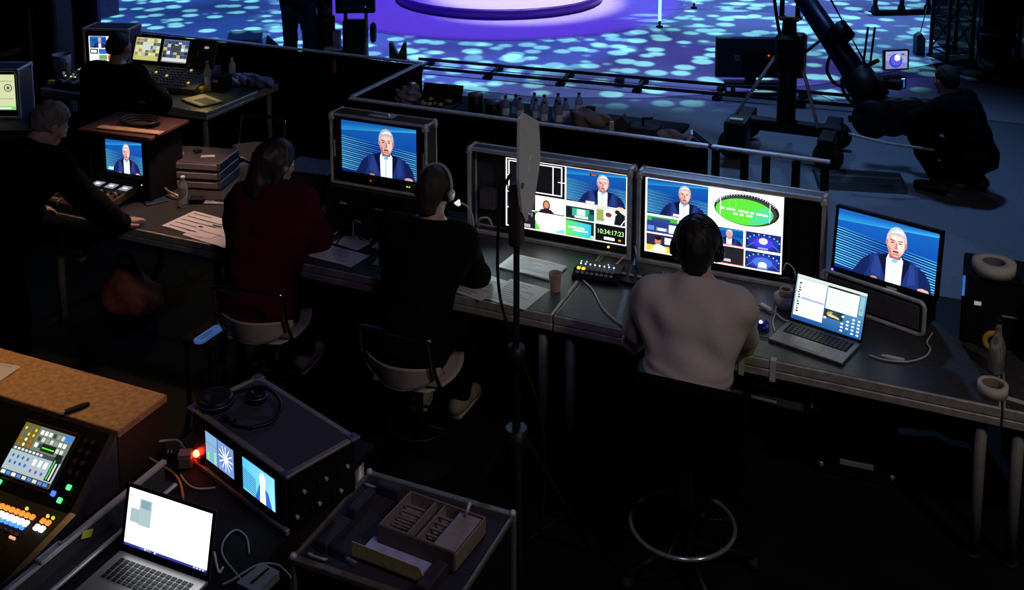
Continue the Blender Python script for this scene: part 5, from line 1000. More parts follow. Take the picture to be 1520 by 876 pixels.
# ------------------------------------------------------------------ dolly track on the stage
t = thing('dolly_track', 'pair of black dolly rails with cross ties laid over the stage floor', 'track', tp(-4.35, 6.22, .016), TA + R(5))
for y in (0, .38): b = MB(); b.tube([(.05, y, .06), (5.7, y, .06)], .020, 8); b.build('rail', BLKM, t)
b = MB(); b.box((0, .19, .04), (.03, .40, .025), .005); b.box((0, 0, .015), (.10, .09, .03), .004); b.box((0, .38, .015), (.10, .09, .03), .004); me = b.mesh('cross_tie', BLKM)
for k in range(7): obj('cross_tie', me, t, (.2 + k * .88, 0, 0))
b = MB(); b.box((0, .19, .05), (.10, .10, .08), .01); b.build('joint_clamp', BLK, t, (2.6, 0, 0))

# ------------------------------------------------------------------ pedestal camera corner (upper left of the stage)
Pd = tp(*tuv(at(484, 116, 0)), .015); rp = 0
t = thing('camera_pedestal', 'camera pedestal with round base and telescopic column beside the standing operator', 'camera pedestal', Pd, rp)
b = MB(); b.lathe([(.23, .10), (.25, .16), (.24, .30), (.18, .36)], 28); b.build('base_ring', mat('blue_black_metal', (.03, .035, .05), .35, .6), t); b = MB(); b.box((.12, -.16, .38), (.20, .10, .04), .01); b.build('foot_pedal', STEEL, t); b = MB(); b.box((.15, -.08, .48), (.09, .09, .18), .01); b.build('valve_box', LGRY, t)
for k, (r_, z0, z1) in enumerate(((.12, .34, .72), (.095, .70, .95), (.07, .93, 1.25))): b = MB(); b.lathe([(r_, z0), (r_, z1)], 20); b.build('column_stage', mat('blue_black_metal', (0, 0, 0)) if k else BLK, t)
for k in range(3): a = k * 2.094 + .5; b = MB(); b.lathe([(.07, -.03), (.07, .03)], 14, (.19 * math.cos(a), .19 * math.sin(a), .07), 'X'); b.build('wheel', RUBBER, t)
b = MB(); b.box((0, .0, 1.40), (.24, .55, .28), .03); b.build('camera_body', BLK, t); b = MB(); b.lathe([(.09, 0), (.10, .35)], 18, (0, .27, 1.40), 'Y'); b.build('lens', BLK, t)
t = thing('floor_monitor', 'big black floor monitor seen from behind next to the camera pedestal', 'monitor', tp(*tuv(at(530, 112, 0)), .015), 0.04)
b = MB(); b.box((0, 0, 1.05), (.46, .10, .62), .012); b.build('housing', mat('blue_black_shell', (.012, .018, .03), .5), t); b = MB(); b.box((0, 0, 1.375), (.46, .16, .03), .004); b.build('top_board', WHITEP, t); b = MB(); b.box((0, -.052, .80), (.40, .004, .02)); b.build('lower_lip', GRYP, t); led(t, (.12, -.056, .82), (.5, .6, .8), .006, .6)
for x in (-.12, .12): b = MB(); b.tube([(x, 0, .74), (x, 0, .10)], .022, 8); b.build('stand_post', LGRY if x > 0 else BLK, t)
b = MB(); b.box((-.02, .0, .40), (.26, .16, .50), .01); b.build('battery_box', BLK, t); b = MB(); b.lathe([(.10, -.03), (.13, 0), (.10, .03)], 18, (.20, 0, .50), 'X'); b.build('cable_reel', BLKM, t)
for x in (-.22, .22): b = MB(); b.box((x, 0, .07), (.05, .44, .04), .006); fo = b.build('foot', BLK, t); b = MB(); b.ball((x, -.2, .035), .035, 10); b.build('caster', RUBBER, fo)
t = thing('stage_lamp', 'black lamp housing with two pointed flaps standing on the stage edge', 'lamp', tp(*tuv(at(591, 90, 0)), .015), 0); b = MB(); b.prism([(-.105, 0), (.105, 0), (.105, .22), (.07, .22), (.0, .06), (-.07, .22), (-.105, .22)], -.05, .05, 'XZ'); b.build('flap_body', BLKM, t); b = MB(); b.box((0, 0, -.006), (.10, .16, .012), .003); b.build('foot', BLKM, t)
t = thing('stage_wedge', 'black wedge monitor loudspeaker lying on the stage edge at the left', 'speaker', tp(*tuv(at(365, 79, 0)), .015), R(8)); b = MB(); b.prism([(-.16, 0), (.16, 0), (.10, .26), (-.16, .20)], -.21, .21, 'YZ'); b.build('cabinet', mat('blue_black_shell', (0, 0, 0)), t); b = MB(); b.M = Matrix.Translation((.33, .02, 0)); b.prism([(-.10, 0), (.14, 0), (-.06, .20)], -.05, .05, 'XZ'); b.build('side_flap', BLKM, t)
# light tubes on the carpet edge
for x, y, lb in ((979, 40, 'cyan light tube standing on the near edge of the round carpet'), (1030, 12, 'cyan light tube standing on the right edge of the round carpet')):
    q = at(x, y, .022); t = thing('light_tube', lb, 'light tube', (q.x, q.y, .022)); b = MB(); b.lathe([(.05, 0), (.05, .015), (.018, .02), (.018, .09)], 14); b.build('foot', BLKM, t); b = MB(); b.lathe([(.022, .09), (.022, 1.5)], 14); b.build('glowing_tube', mat('cyan_tube', (.35, .9, 1), .3, emis=1.4, var=.02), t)

# ------------------------------------------------------------------ stage TV on a stand
q = at(1113, 140, 0); t = thing('stage_television', 'large television seen from behind on a low trolley left of the crane', 'television', (q.x, q.y, .016), R(-3))
b = MB(); b.box((.10, 0, .405), (.98, .07, .45), .01); b.build('housing', mat('blue_black_shell', (0, 0, 0)), t); b = MB(); b.box((.10, -.04, .37), (.40, .03, .24), .01); b.build('rear_cover', BLKM, t); b = MB(); b.box((-.16, -.04, .40), (.06, .012, .06), .002); b.build('label', mat('grey_blue_label', (.10, .13, .17), .6), t); led(t, (.18, -.06, .44), (1, .05, .04), .010, 2)
b = MB(); b.box((0, 0, .155), (.12, .06, .08), .006); b.build('neck', BLK, t); b = MB(); b.box((.05, 0, .105), (.66, .24, .03), .006); b.build('trolley_shelf', BLK, t)
for x in (-.2, .3): b = MB(); b.lathe([(.04, -.02), (.04, .02)], 12, (x, -.1, .045), 'X'); b.build('wheel', RUBBER, t); b = MB(); b.box((x, -.1, .075), (.03, .05, .05)); b.build('fork', BLK, t)

# ------------------------------------------------------------------ camera crane
Q = tp(*tuv(at(1166, 192, .25)), 0); CRM = mat('crane_black', (.006, .007, .010), .5, var=.2, spec=.25); BLUES = mat('blue_black_boom', (.012, .018, .045), .35, .4)
t = thing('camera_crane', 'black camera crane with sloping boom, wheeled base and rear weights', 'camera crane', Q, TA)
b = MB(); b.box((0, 0, .28), (1.00, .14, .10), .01); b.box((-.40, 0, .27), (.14, .75, .09), .01); b.box((.40, 0, .27), (.14, .75, .09), .01); b.build('dolly_frame', CRM, t)
for x in (-.42, .42):
    for y in (-.30, .34): b = MB(); b.lathe([(.07, -.05), (.125, -.045), (.135, 0), (.125, .045), (.07, .05)], 24, (x, y, .145), 'Y'); wl = b.build('tyre', RUBBER, t); b = MB(); b.lathe([(.055, -.054), (.055, .054)], 16, (x, y, .145), 'Y'); b.build('wheel_hub', CRM, wl)
b = MB(); b.box((-.36, -.40, .28), (.20, .26, .28), .015); b.build('corner_box', CRM, t); b = MB(); b.box((-.36, -.46, .43), (.12, .05, .02), .003); b.build('silver_plate', STEEL, t)
b = MB(); b.lathe([(.085, .32), (.085, 1.02)], 16); b.build('column', CRM, t); b = MB(); b.box((.02, 0, .98), (.26, .24, .34), .03); b.build('pan_head', CRM, t); b = MB(); b.lathe([(.07, 1.12), (.06, 1.30)], 16); b.build('neck', CRM, t)
for x in (-.07, .07): b = MB(); b.box((x, 0, 1.42), (.035, .08, .30), .005); b.build('yoke_arm', CRM, t)
b = MB(); b.box((0, 0, 1.30), (.22, .10, .025), .004); b.build('yoke_plate', STEEL, t)
for (a, c) in (((-.46, -.10, .33), (-.04, -.06, 1.05)), ((.30, -.10, .33), (.10, -.06, 1.00)), ((.0, .34, .33), (.02, .1, 1.0))): b = MB(); b.tube([a, c], .016, 8); b.build('brace_tube', STEEL, t)
tl = lambda p: Matrix.Rotation(-TA, 4, 'Z') @ (Vector(p) - Q)
piv = Vector((Q.x + .02, Q.y, 1.62)); rear = at(1312, 172, .60); fr = piv + (piv - rear) * 2.6
d_ = (rear - piv).normalized()
def boomline(a, c, r1, r2, name, m, n=10): b = MB(); b.tube([tl(a), tl(c)], [r1, r2], n); return b.build(name, m, t)
boomline(piv + d_ * .0, piv - d_ * 4.2, .085, .07, 'boom_front', BLUES, 8); boomline(piv, rear, .085, .12, 'boom_rear', BLUES, 8)
sd = d_.cross(Vector((0, 0, 1))).normalized(); upb = sd.cross(d_)
boomline(piv + d_ * .55 + upb * .10, piv + d_ * .70 + upb * .12, .10, .09, 'winch_drum', CRM, 14)
boomline(piv + d_ * .95, piv + d_ * 1.25, .14, .15, 'gear_box', CRM, 12)
# side cable loops on the rear boom
for k, (s0, s1, off) in enumerate(((.70, 1.05, .22), (.90, 1.25, .19), (1.05, 1.40, .16))):
    P = [piv + d_ * s0 - upb * .08, piv + d_ * (s0 + .1) - upb * off, piv + d_ * (s1 - .1) - upb * off, piv + d_ * s1 - upb * .08]; b = MB(); b.tube(smooth_path([tl(q_) for q_ in P], 6), .016, 6); b.build('side_rail', CRM, t)
# weights
wc = rear + d_ * .0 + Vector((-.06, 0, .03))
for k, o_ in enumerate((-.24, -.06, .12, .27)):
    b = MB(); c_ = tl(wc + Vector((.16 + o_ * .9, -.05, -.04 + .02 * math.sin(k)))); b.lathe([(.05, -.05), (.155, -.05), (.165, -.03), (.165, .03), (.155, .05), (.05, .05)], 24, c_, 'Y'); b.build('weight_disc', CRM, t)
b = MB(); b.tube([tl(wc + Vector((-.25, -.05, -.04))), tl(wc + Vector((.55, -.07, -.02)))], .03, 8); b.build('weight_bar', CRM, t)
b = MB(); b.tube(smooth_path([tl(wc + Vector((-.30, -.2, -.12))), tl(wc + Vector((.0, -.3, -.17))), tl(wc + Vector((.35, -.3, -.22))), tl(wc + Vector((.55, -.3, -.24)))], 4), .012, 6); b.build('steering_bar', STEEL, t)
# monitor arm
mp = at(1330, 90, .98); b = MB(); b.tube([tl(piv + d_ * .95), tl(mp + Vector((-.16, 0, .0)))], .02, 8); b.build('monitor_arm', CRM, t)
for dx in (0, .06): b = MB(); b.tube([tl(mp + Vector((-.26 + dx, 0, .30))), tl(mp + Vector((-.30 + dx, 0, -.22)))], .010, 8); b.build('arm_post', CRM, t)
b = MB(); b.box(tl(mp + Vector((-.10, .02, -.20))), (.34, .12, .10), .02); b.build('control_grip', CRM, t)
# stay wires from the boom top
for k in range(3): b = MB(); b.tube([tl(piv - d_ * 1.2 + upb * .45 + sd * (.06 * k)), tl(piv + d_ * (1.05 + .08 * k) + upb * .12)], .004, 5); b.build('stay_wire', CRM, t)
b = MB(); b.tube(smooth_path([tl(piv + Vector((-.05, 0, -.02))), tl(piv + Vector((-.20, -.05, .10))), tl(piv + Vector((-.16, -.05, -.25))), tl(piv + Vector((-.10, -.05, -.55)))], 6), .016, 6); b.build('cable_hose', CABK, t)
for k in range(4): b = MB(); b.tube([tl(piv + Vector((-.42, -.05, .10 + .03 * k)) + Vector(((.10 + .015 * k) * math.cos(a), .02 * k, (.22 - .02 * k) * math.sin(a)))) for a in [2 * math.pi * i / 20 for i in range(20)]], .005, 5, closed=True); b.build('cable_coil', CABK, t)
b = MB(); b.tube(smooth_path([tl(piv + Vector((.10, -.05, -.65))), tl(piv + Vector((.28, -.05, -.52))), tl(piv + d_ * .75 + Vector((-.05, 0, -.02)))], 6), .014, 6); b.build('cable_hose', CABK, t)
# two monitors on the crane
t = thing('crane_monitor', 'upper crane monitor with a round purple stage picture', 'monitor', mp + Vector((0, -.02, -.02)), R(10)); hs, M = housing(t, .21, .155, .03, .012, -.06, tilt=R(4))
p = Pic(1.0).win(0, 0, .21, .155); p.rect(0, 0, 1, 1, G(150, 160, 205)); p.poly([(0, 0), (1, 0), (1, .3), (0, .5)], G(120, 130, 190)); p.ell(.48, .45, .30, .40, G(60, 60, 190)); p.ell(.50, .50, .24, .33, G(90, 90, 215)); p.ell(.55, .62, .13, .18, G(240, 236, 225)); p.line(.1, .75, .4, .92, .02, G(70, 80, 120)); p.line(.7, .9, .95, .7, .02, G(70, 80, 120)); p.ell(.8, .8, .07, .05, G(60, 70, 110)); show(p, t, M, strength=1.1)
t = thing('crane_monitor', 'lower small crane monitor with a bright presenter picture', 'monitor', mp + Vector((.02, -.04, -.185)), R(6)); hs, M = housing(t, .115, .085, .10, .010, -.06)
p = Pic(1.0); presenter(p, 0, 0, .115, .085, cx=.55, scale=1.0, detail=0); p.win(0, 0, .115, .085); p.rect(0, .9, 1, 1, G(200, 205, 215)); show(p, t, M, strength=1.2)
b = MB(); b.prism([(-.05, 0), (.06, 0), (.06, .20), (.01, .28), (-.05, .24)], -.06, .06, 'XZ'); t = thing('sandbag', 'dark hanging sand bag on a thin line at the edge of the stage', 'sandbag', Vector(at(1363, 80, .016)), 0); b.build('bag_body', mat('blue_grey_vinyl', (.04, .05, .07), .5), t); b = MB(); b.tube([(.01, 0, .27), (.10, .05, .60)], .006, 6); b.build('line', CABK, t)
# truss tower, chair and equipment trolley at the far right
q = at(1411, 88, 0); t = thing('truss_tower', 'black lattice truss tower standing at the right of the stage', 'truss', (q.x, q.y, 0), R(12))
cs = [(-.17, -.17), (.17, -.17), (.17, .17), (-.17, .17)]
for x, y in cs: b = MB(); b.lathe([(.025, 0), (.025, 3.0)], 10, (x, y, 0)); b.build('chord_tube', CRM, t)
for k in range(7):
    z = .12 + k * .40
    for i in range(4):
        a, c = cs[i], cs[(i + 1) % 4]; b = MB(); b.tube([(*a, z), (*c, z + .40)], .011, 6); b.build('lacing_tube', CRM, t); b = MB(); b.tube([(*a, z), (*c, z)], .011, 6); b.build('lacing_tube', CRM, t)
b = MB(); b.box((0, 0, .02), (.42, .42, .04), .006); b.build('base_plate', CRM, t)
b = MB(); b.box((0, 0, 1.5), (.5, .12, 3.0), .01); tag(b.build('black_flat', CLOTH, None, at(1482, 86, 0) + Vector((.05, .1, 0)), R(-4)), 'tall black masking flat right of the truss tower', 'flat')
q = at(1478, 100, 0); t = thing('metal_chair', 'dark chair with bluish metal frame alone at the far right', 'chair', (q.x, q.y, 0), R(150)); CHF = mat('bluish_chair_tube', (.25, .30, .42), .3, .9)
for sx in (-.2, .2):
    b = MB(); b.tube([(sx, .2, 0), (sx, .2, .45)], .012, 8); b.build('leg', CHF, t); b = MB(); b.tube([(sx, -.2, 0), (sx, -.2, .45), (sx, -.26, .85)], .012, 8); b.build('leg', CHF, t)
b = MB(); b.box((0, 0, .455), (.42, .42, .03), .01); b.build('seat', BLKF, t); b = MB(); b.box((0, -.245, .72), (.40, .03, .22), .01); b.build('backrest', BLKF, t); b = MB(); b.tube([(-.2, .2, .44), (.2, .2, .44)], .011, 8); b.build('front_rail', CHF, t)
q = at(1330, 18, .014); t = thing('equipment_trolley', 'black wheeled trolley with violet-lit gear at the top right of the stage', 'trolley', (q.x, q.y, .016), R(8)); b = MB(); b.box((0, 0, .30), (1.0, .40, .05), .01); b.build('platform', CRM, t)
for x in (-.42, .0, .42): b = MB(); b.lathe([(.07, -.03), (.07, .03)], 14, (x, -.16, .07), 'X'); b.build('wheel', RUBBER, t); b = MB(); b.box((x, -.16, .20), (.05, .05, .16)); b.build('wheel_fork', CRM, t)
b = MB(); b.box((.28, -.05, .42), (.20, .2, .2), .02); b.build('violet_glow_box', mat('violet_glow_plastic', (.25, .10, .65), .4, emis=.2), t); b = MB(); b.tube([(-.3, 0, .32), (.1, 0, .75)], .03, 8); b.build('tilted_arm', CRM, t); b = MB(); b.lathe([(.12, 0), (.12, .04)], 18, (.02, -.1, .33)); b.build('turntable', CRM, t)  # violet light on the box is put into its colour and glow
t = thing('floor_cable_tray', 'low dark ramp lying on the floor in front of the crouching person', 'ramp', tp(*tuv(at(1275, 272, 0)), .008), TA + R(14)); b = MB(); b.prism([(-.22, 0), (.22, 0), (.16, .05), (-.16, .05)], -.36, .36, 'YZ'); b.build('ramp_body', mat('dark_ramp', (.03, .035, .04), .8), t); b = MB(); b.box((0, 0, .0515), (.68, .06, .004)); b.build('tread', GRYP, t)

# ------------------------------------------------------------------ lighting desk at the back left
deck('worn black desk of the lighting console at the back left', -5.62, -3.80, 2.04, 3.02, group=None, edge=.07)
LD = .7515
def onL(x, y): u, v = tuv(at(x, y, LD)); return tp(u, v, LD)
t = thing('cased_monitor', 'cased monitor with multiview picture on the lighting desk behind the seated operator', 'monitor', tp(-5.42, 2.64, LD), TA + R(18)); flight_frame(t, .44, .42, .26, m=mat('tan_wood_edge', (.40, .30, .22), .5), edge=.02); hs, M = housing(t, .35, .235, .04, .012, .10, y0=.02)
p = Pic(1.0).win(0, 0, .35, .235); p.rect(0, 0, 1, 1, G(235, 235, 225)); presenter(p, .02 * .35, .52 * .235, .46 * .35, .46 * .235, cx=.6, scale=1.0, detail=0); p.win(0, 0, .35, .235); p.ell(.74, .75, .21, .17, G(30, 34, 30)); p.ell(.73, .73, .18, .13, G(100, 200, 70)); p.rect(.02, .28, .24, .49, G(30, 60, 110)); p.rect(.26, .28, .48, .49, G(50, 110, 200)); p.rect(.5, .28, .98, .49, G(40, 60, 140)); p.rect(.05, .33, .2, .44, G(225, 230, 235)); p.rect(.02, .05, .24, .25, G(210, 215, 210)); p.rect(.26, .05, .48, .25, G(120, 170, 110)); p.rect(.5, .05, .73, .25, G(220, 90, 60)); p.rect(.76, .05, .98, .25, G(60, 60, 150)); show(p, t, M, strength=1.05)
b = MB(); b.box((0, -.01, .045), (.34, .02, .03), .004); b.build('key_strip', mat('pale_key_strip', (.5, .48, .36), .5), t)
for i in range(4): control_panel(('leftmost', 'second from left', 'third from left', 'rightmost')[i] + ' camera control panel on the lighting desk left of the operator', tp(-5.47 + .112 * i, 2.12, LD), TA, R(9), 'camera control panels on the lighting desk', glow=1.1)
b = MB(); b.box((0, 0, .02), (.12, .05, .04), .006); tag(b.build('yellow_box', YELLOW, None, tp(-5.57, 2.16, LD), TA + R(5)), 'small yellow box at the left end of the lighting desk', 'box')
t = thing('lighting_console', 'lighting console with two tilted lit screens and a keyed control surface', 'lighting console', tp(-4.63, 2.36, LD), TA + R(6)); AMB = mat('console_face', (.10, .08, .055), .5, .1)
b = MB(); b.prism([(-.02, 0), (.40, 0), (.40, .16), (-.02, .05)], -.50, .42, 'YZ'); b.build('body', AMB, t)
def pic_console(k):
    def f(W, H):
        p = Pic(1.0).win(0, 0, W, H); p.rect(0, 0, 1, 1, G(190, 195, 140) if k == 0 else G(120, 125, 120)); rr = random.Random(k)
        for i in range(7):
            for j in range(6):
                c = rr.choice([G(200, 205, 190), G(160, 190, 215), G(220, 220, 150), G(190, 150, 90), G(90, 110, 110)] if k == 0 else [G(60, 70, 80), G(180, 190, 190), G(210, 200, 120), G(70, 90, 150), G(40, 45, 48), G(210, 215, 220)]); p.rect(.03 + i * .137, .05 + j * .155, .155 + i * .137, .185 + j * .155, c)
        p.rect(.03, .86, .4, .93, G(225, 120, 70)) if k == 0 else p.rect(.05, .90, .8, .96, G(50, 80, 180)); p.rect(.3, .45, .62, .75, G(190, 205, 195) if k == 0 else G(70, 74, 76)); p.rect(.05, .05, .95, .2, G(205, 205, 110) if k == 0 else G(200, 200, 205)); return p
    return f
for k, x in enumerate((-.325, -.03)):
    hs, M = housing(t, .265, .205, .025, .012, .155, tilt=R(22), y0=.33, x0=x, name='screen_housing'); show(pic_console(k)(.265, .205), t, M, strength=.95)
b = MB(); b.M = Matrix.Translation((.26, .33, .155)) @ Matrix.Rotation(R(-22), 4, 'X'); b.box((0, .01, .12), (.24, .03, .24), .004); wp = b.build('wing_panel', mat('brown_wing', (.09, .05, .04), .5), t); b = MB(); b.M = Matrix.Translation((.26, .33, .155)) @ Matrix.Rotation(R(-22), 4, 'X'); b.box((.03, -.008, .17), (.04, .004, .02)); b.build('label', mat('lit_label', (.9, .8, .7), .5, emis=.4), wp)
ky = MB().box((0, 0, 0), (.020, .020, .012), .003).mesh('key', mat('warm_key', (.28, .22, .14), .5)); kl = MB().box((0, 0, 0), (.020, .020, .012), .003).mesh('key', mat('amber_key', (1, .6, .15), .5, emis=.7))
for i in range(14):
    for j in range(7):
        if i in (4, 9): continue
        yy = .03 + j * .040; obj('key', kl if (i * 5 + j * 3) % 17 == 0 else ky, t, (-.10 + (i - 5) * .034 + .13, yy, .062 + yy * .262), rot=(R(14.6), 0, 0))
# laptop-like keyboard, bottles and bags at the right end of the lighting desk
t = thing('keyboard_unit', 'yellow-lit open notebook computer base at the front corner of the lighting desk', 'laptop', onL(300, 151), TA - R(20)); b = MB(); b.box((0, 0, .009), (.30, .21, .016), .004); b.build('base', mat('yellow_lit_shell', (.62, .55, .30), .5), t); b = MB(); b.box((.05, .0, .018), (.17, .11, .002)); b.build('key_field', mat('grey_keys_worn', (.10, .085, .05), .6), t)
bottle('tall labelled water bottle beside the lighting console', onL(309, 136), .27, .030, (.2, .3, .6), mat('cloudy_bottle', (.55, .48, .36), .3, trans=.3), None, True, (.3, .4, .6))
bottle('white plastic bottle at the back of the lighting desk', onL(345, 117), .19, .030, (.6, .55, .45), mat('cream_bottle', (.62, .55, .42), .4), None, False)
t = thing('black_box', 'black box between the bottles on the lighting desk', 'box', onL(328, 134), TA); b = MB(); b.box((0, 0, .07), (.15, .14, .14), .006); b.build('body', BLKM, t); b = MB(); b.box((0, -.072, .10), (.06, .004, .02)); b.build('label', LGRY, t)
b = MB(); b.lathe([(.035, 0), (.037, .05), (.033, .055)], 18); tag(b.build('yellow_tin', YELLOW, None, onL(298, 137)), 'small yellow tin next to the labelled bottle', 'tin')
for i, (x, y, s, c, lb) in enumerate(((336, 126, .10, (.40, .38, .42), 'crumpled pale tissue heap by the white bottle'), (362, 124, .12, (.22, .24, .36), 'blue-grey folded cloth at the right end of the lighting desk'), (385, 128, .11, (.14, .18, .32), 'dark blue crumpled bag hanging over the desk end'))):
    t = thing('crumpled_cloth', lb, 'cloth', onL(x, y), TA); f_ = Field((-.22, -.15, -.03), (.22, .15, .2), .009); f_.ell((0, 0, .03), (s * 1.1, .07, .045), None, .03); f_.ell((s * .5, .02, .04), (s * .5, .05, .04), None, .03); f_.ell((-s * .4, -.01, .05), (s * .4, .05, .05), None, .03); f_.wrinkle(.014, 50, 45, 55, i); f_.cut((0, 0, .001), (0, 0, -1)); obj('cloth_body', f_.mesh('cloth_body', mat('cloth_%d' % i, c, .8)), t)
# gooseneck lamp of the lighting desk (gives the warm light there)
t = thing('desk_lamp', 'black gooseneck lamp clamped to the lighting console', 'lamp', tp(-4.10, 2.62, LD), TA); b = MB(); b.lathe([(.03, 0), (.03, .03)], 12); b.build('foot', BLK, t); b = MB(); b.tube(smooth_path([(0, 0, .03), (0, 0, .22), (-.03, -.05, .34), (-.08, -.14, .36)], 6), .007, 8); b.build('gooseneck', BLK, t); b = MB(); b.M = Matrix.Translation((-.09, -.16, .35)); b.lathe([(.012, .03), (.035, -.02), (.033, -.02), (.010, .026)], 14, caps=False); b.build('lamp_shade', BLK, t)
light('lighting_desk_lamp_bulb', 'SPOT', tp(-4.19, 2.45, LD + .31), tp(-4.05, 2.18, LD), (1.0, .72, .25), 2.6, .02, 125, .7)
# pillar, blue flat and table beyond
q = at(86, 168, 0); b = MB(); b.box((0, 0, 2.6), (.36, .34, 5.2), .02); pt = thing('steel_pillar', 'dark pillar with red and yellow tags rising at the back left', 'pillar', (q.x, q.y, 0), TA); b.build('shaft', mat('brown_black_steel', (.05, .035, .03), .6), pt)
for i, (x, z, c) in enumerate(((-.06, 1.30, (.5, .03, .02)), (.05, 1.42, (.4, .32, .05)), (.02, 1.10, (.3, .05, .03)))): b = MB(); b.box((x, -.176, z), (.03, .012, .16), .003); b.build('tag', mat('tag_%d' % i, c, .6), pt)
b = MB(); b.tube([(-.05, -.24, .55), (-.05, -.24, 1.15)], .012, 8); b.build('pale_rod', LGRY, pt)
q = at(137, 176, 0); b = MB(); b.box((0, 0, 2.0), (.30, .06, 4.0), .01); tag(b.build('blue_flat', mat('dark_blue_flat', (.05, .055, .11), .8), None, (q.x, q.y, 0), TA + R(10)), 'tall dark blue masking flat beside the pillar', 'flat')
q = at(150, 120, 0); t = thing('loudspeaker', 'blue-grey loudspeaker box above the cased monitor at the back left', 'speaker', (q.x, q.y, 0), R(38)); b = MB(); b.prism([(-.20, .74), (.20, .78), (.20, 1.50), (-.20, 1.50)], -.15, .15, 'XZ'); b.build('cabinet', mat('blue_grey_cabinet', (.16, .18, .28), .6), t); b = MB(); b.lathe([(.02, 0), (.02, .77)], 10); b.build('stand_pole', BLK, t); b = MB(); b.lathe([(.2, 0), (.2, .02)], 16); b.build('stand_base', BLK, t)
t = thing('white_bucket', 'grey tub with a rag and rod at the left end of the lighting desk', 'tub', tp(-5.72, 2.40, 0), TA); b = MB(); b.lathe([(.07, .74), (.085, .96), (.08, .96), (.066, .75)], 18, caps=False); b.lathe([(.068, .74), (.068, .75)], 18); b.build('tub_wall', mat('grey_tub', (.25, .25, .29), .6), t); b = MB(); b.box((.07, -.06, .86), (.10, .05, .17), .03, rot=(0, R(18), 0)); b.build('rag', mat('grey_rag', (.22, .22, .27), .9), t); b = MB(); b.lathe([(.05, 0), (.05, .735)], 14); b.build('support_post', BLK, t)
deck('dark table at the far left edge behind the pillar', 0, 1.6, 0, .7, group=None, origin=tp(-8.6, 2.40), edge=.06)
t = thing('small_gear', 'small dim gear case on the far left table', 'case', tp(-7.2, 2.75, .7505), TA); b = MB(); b.box((0, 0, .05), (.30, .16, .10), .01); b.build('body', mat('purple_grey_case', (.08, .06, .08), .6), t); b = MB(); b.tube([(-.06, 0, .10), (-.05, 0, .13), (.05, 0, .13), (.06, 0, .10)], .007, 6); b.build('handle', BLK, t)

# ------------------------------------------------------------------ foreground: sound desk, laptop, racks
FZ = .78
t = thing('work_table', 'black work table in the foreground under laptop and screen rack', 'table', tp(-1.06, -2.75), TA); b = MB(); b.box((.46, .72, FZ - .015), (.72, 1.44, .03), .004); b.build('table_top', BLKM, t)
for x in (.15, .78):
    for y in (.05, 1.38): b = MB(); b.lathe([(.02, 0), (.02, FZ - .03)], 10, (x, y, 0)); b.build('leg', STEEL, t)
# wooden counter
t = thing('wooden_counter', 'brown wooden counter board behind the sound console at the left', 'counter', tp(-2.59, -1.91), TA); WOOD = mat('warm_particle_wood', (.52, .30, .12), .55, var=.30, scale=45, bump=.12)
b = MB(); b.box((.81, .13, .985), (1.62, .262, .030), .003); b.build('counter_top', WOOD, t); b = MB(); b.box((1.59, .13, .485), (.03, .24, .97), .003); b.build('end_panel', mat('dark_brown_panel', (.05, .032, .02), .6), t); b = MB(); b.box((.79, .25, .485), (1.56, .02, .97), .003); b.build('back_panel', mat('dark_brown_panel', (0, 0, 0)), t)
sheet('corner of a pale paper lying on the wooden counter at the left edge', -18, 552, R(5), .21, .14, 2, z=1.0005, seed=20)
t = thing('pen_clip', 'black clip lying across the front edge of the wooden counter', 'clip', tp(*tuv(at(113, 607, 1.005)), 1.0005), TA + R(62)); b = MB(); b.prism([(-.045, -.010), (.02, -.012), (.05, -.002), (.05, .006), (.02, .012), (-.045, .008)], 0, .012); b.build('clip_body', BLK, t); b = MB(); b.ball((-.045, 0, .006), .008, 8); b.build('clip_end', STEEL, t)
# sound console
t = thing('sound_console', 'digital sound console with lit touch screen and orange and white keys', 'mixing console', tp(-2.45, -1.925), TA); CB = mat('console_black', (.005, .005, .006), .5, var=.2, spec=.15)
prof = [(-.74, .62), (-.74, .68), (-.50, .745), (-.205, .80), (0, .982), (0, .62)]; XR = 1.46
b = MB(); b.prism(prof, 0, XR, 'YZ'); b.build('surface', CB, t)
b = MB(); b.prism([(-.74, .62), (-.74, .69), (-.50, .757), (-.21, .815), (-.004, .994), (-.004, .62)], XR, XR + .028, 'YZ'); b.build('side_cheek', mat('grey_side_cheek', (.10, .10, .115), .35, .4), t)
b = MB(); b.prism([(-.70, 0), (-.10, 0), (-.10, .62), (-.70, .62)], .1, XR - .1, 'YZ'); b.build('pedestal', BLKM, t)
def surf(y): 
    for (y0, z0), (y1, z1) in zip(prof[1:5], prof[2:5]):
        if y0 <= y <= y1: return z0 + (z1 - z0) * (y - y0) / (y1 - y0), math.atan2(z1 - z0, y1 - y0)
    return .982, 0
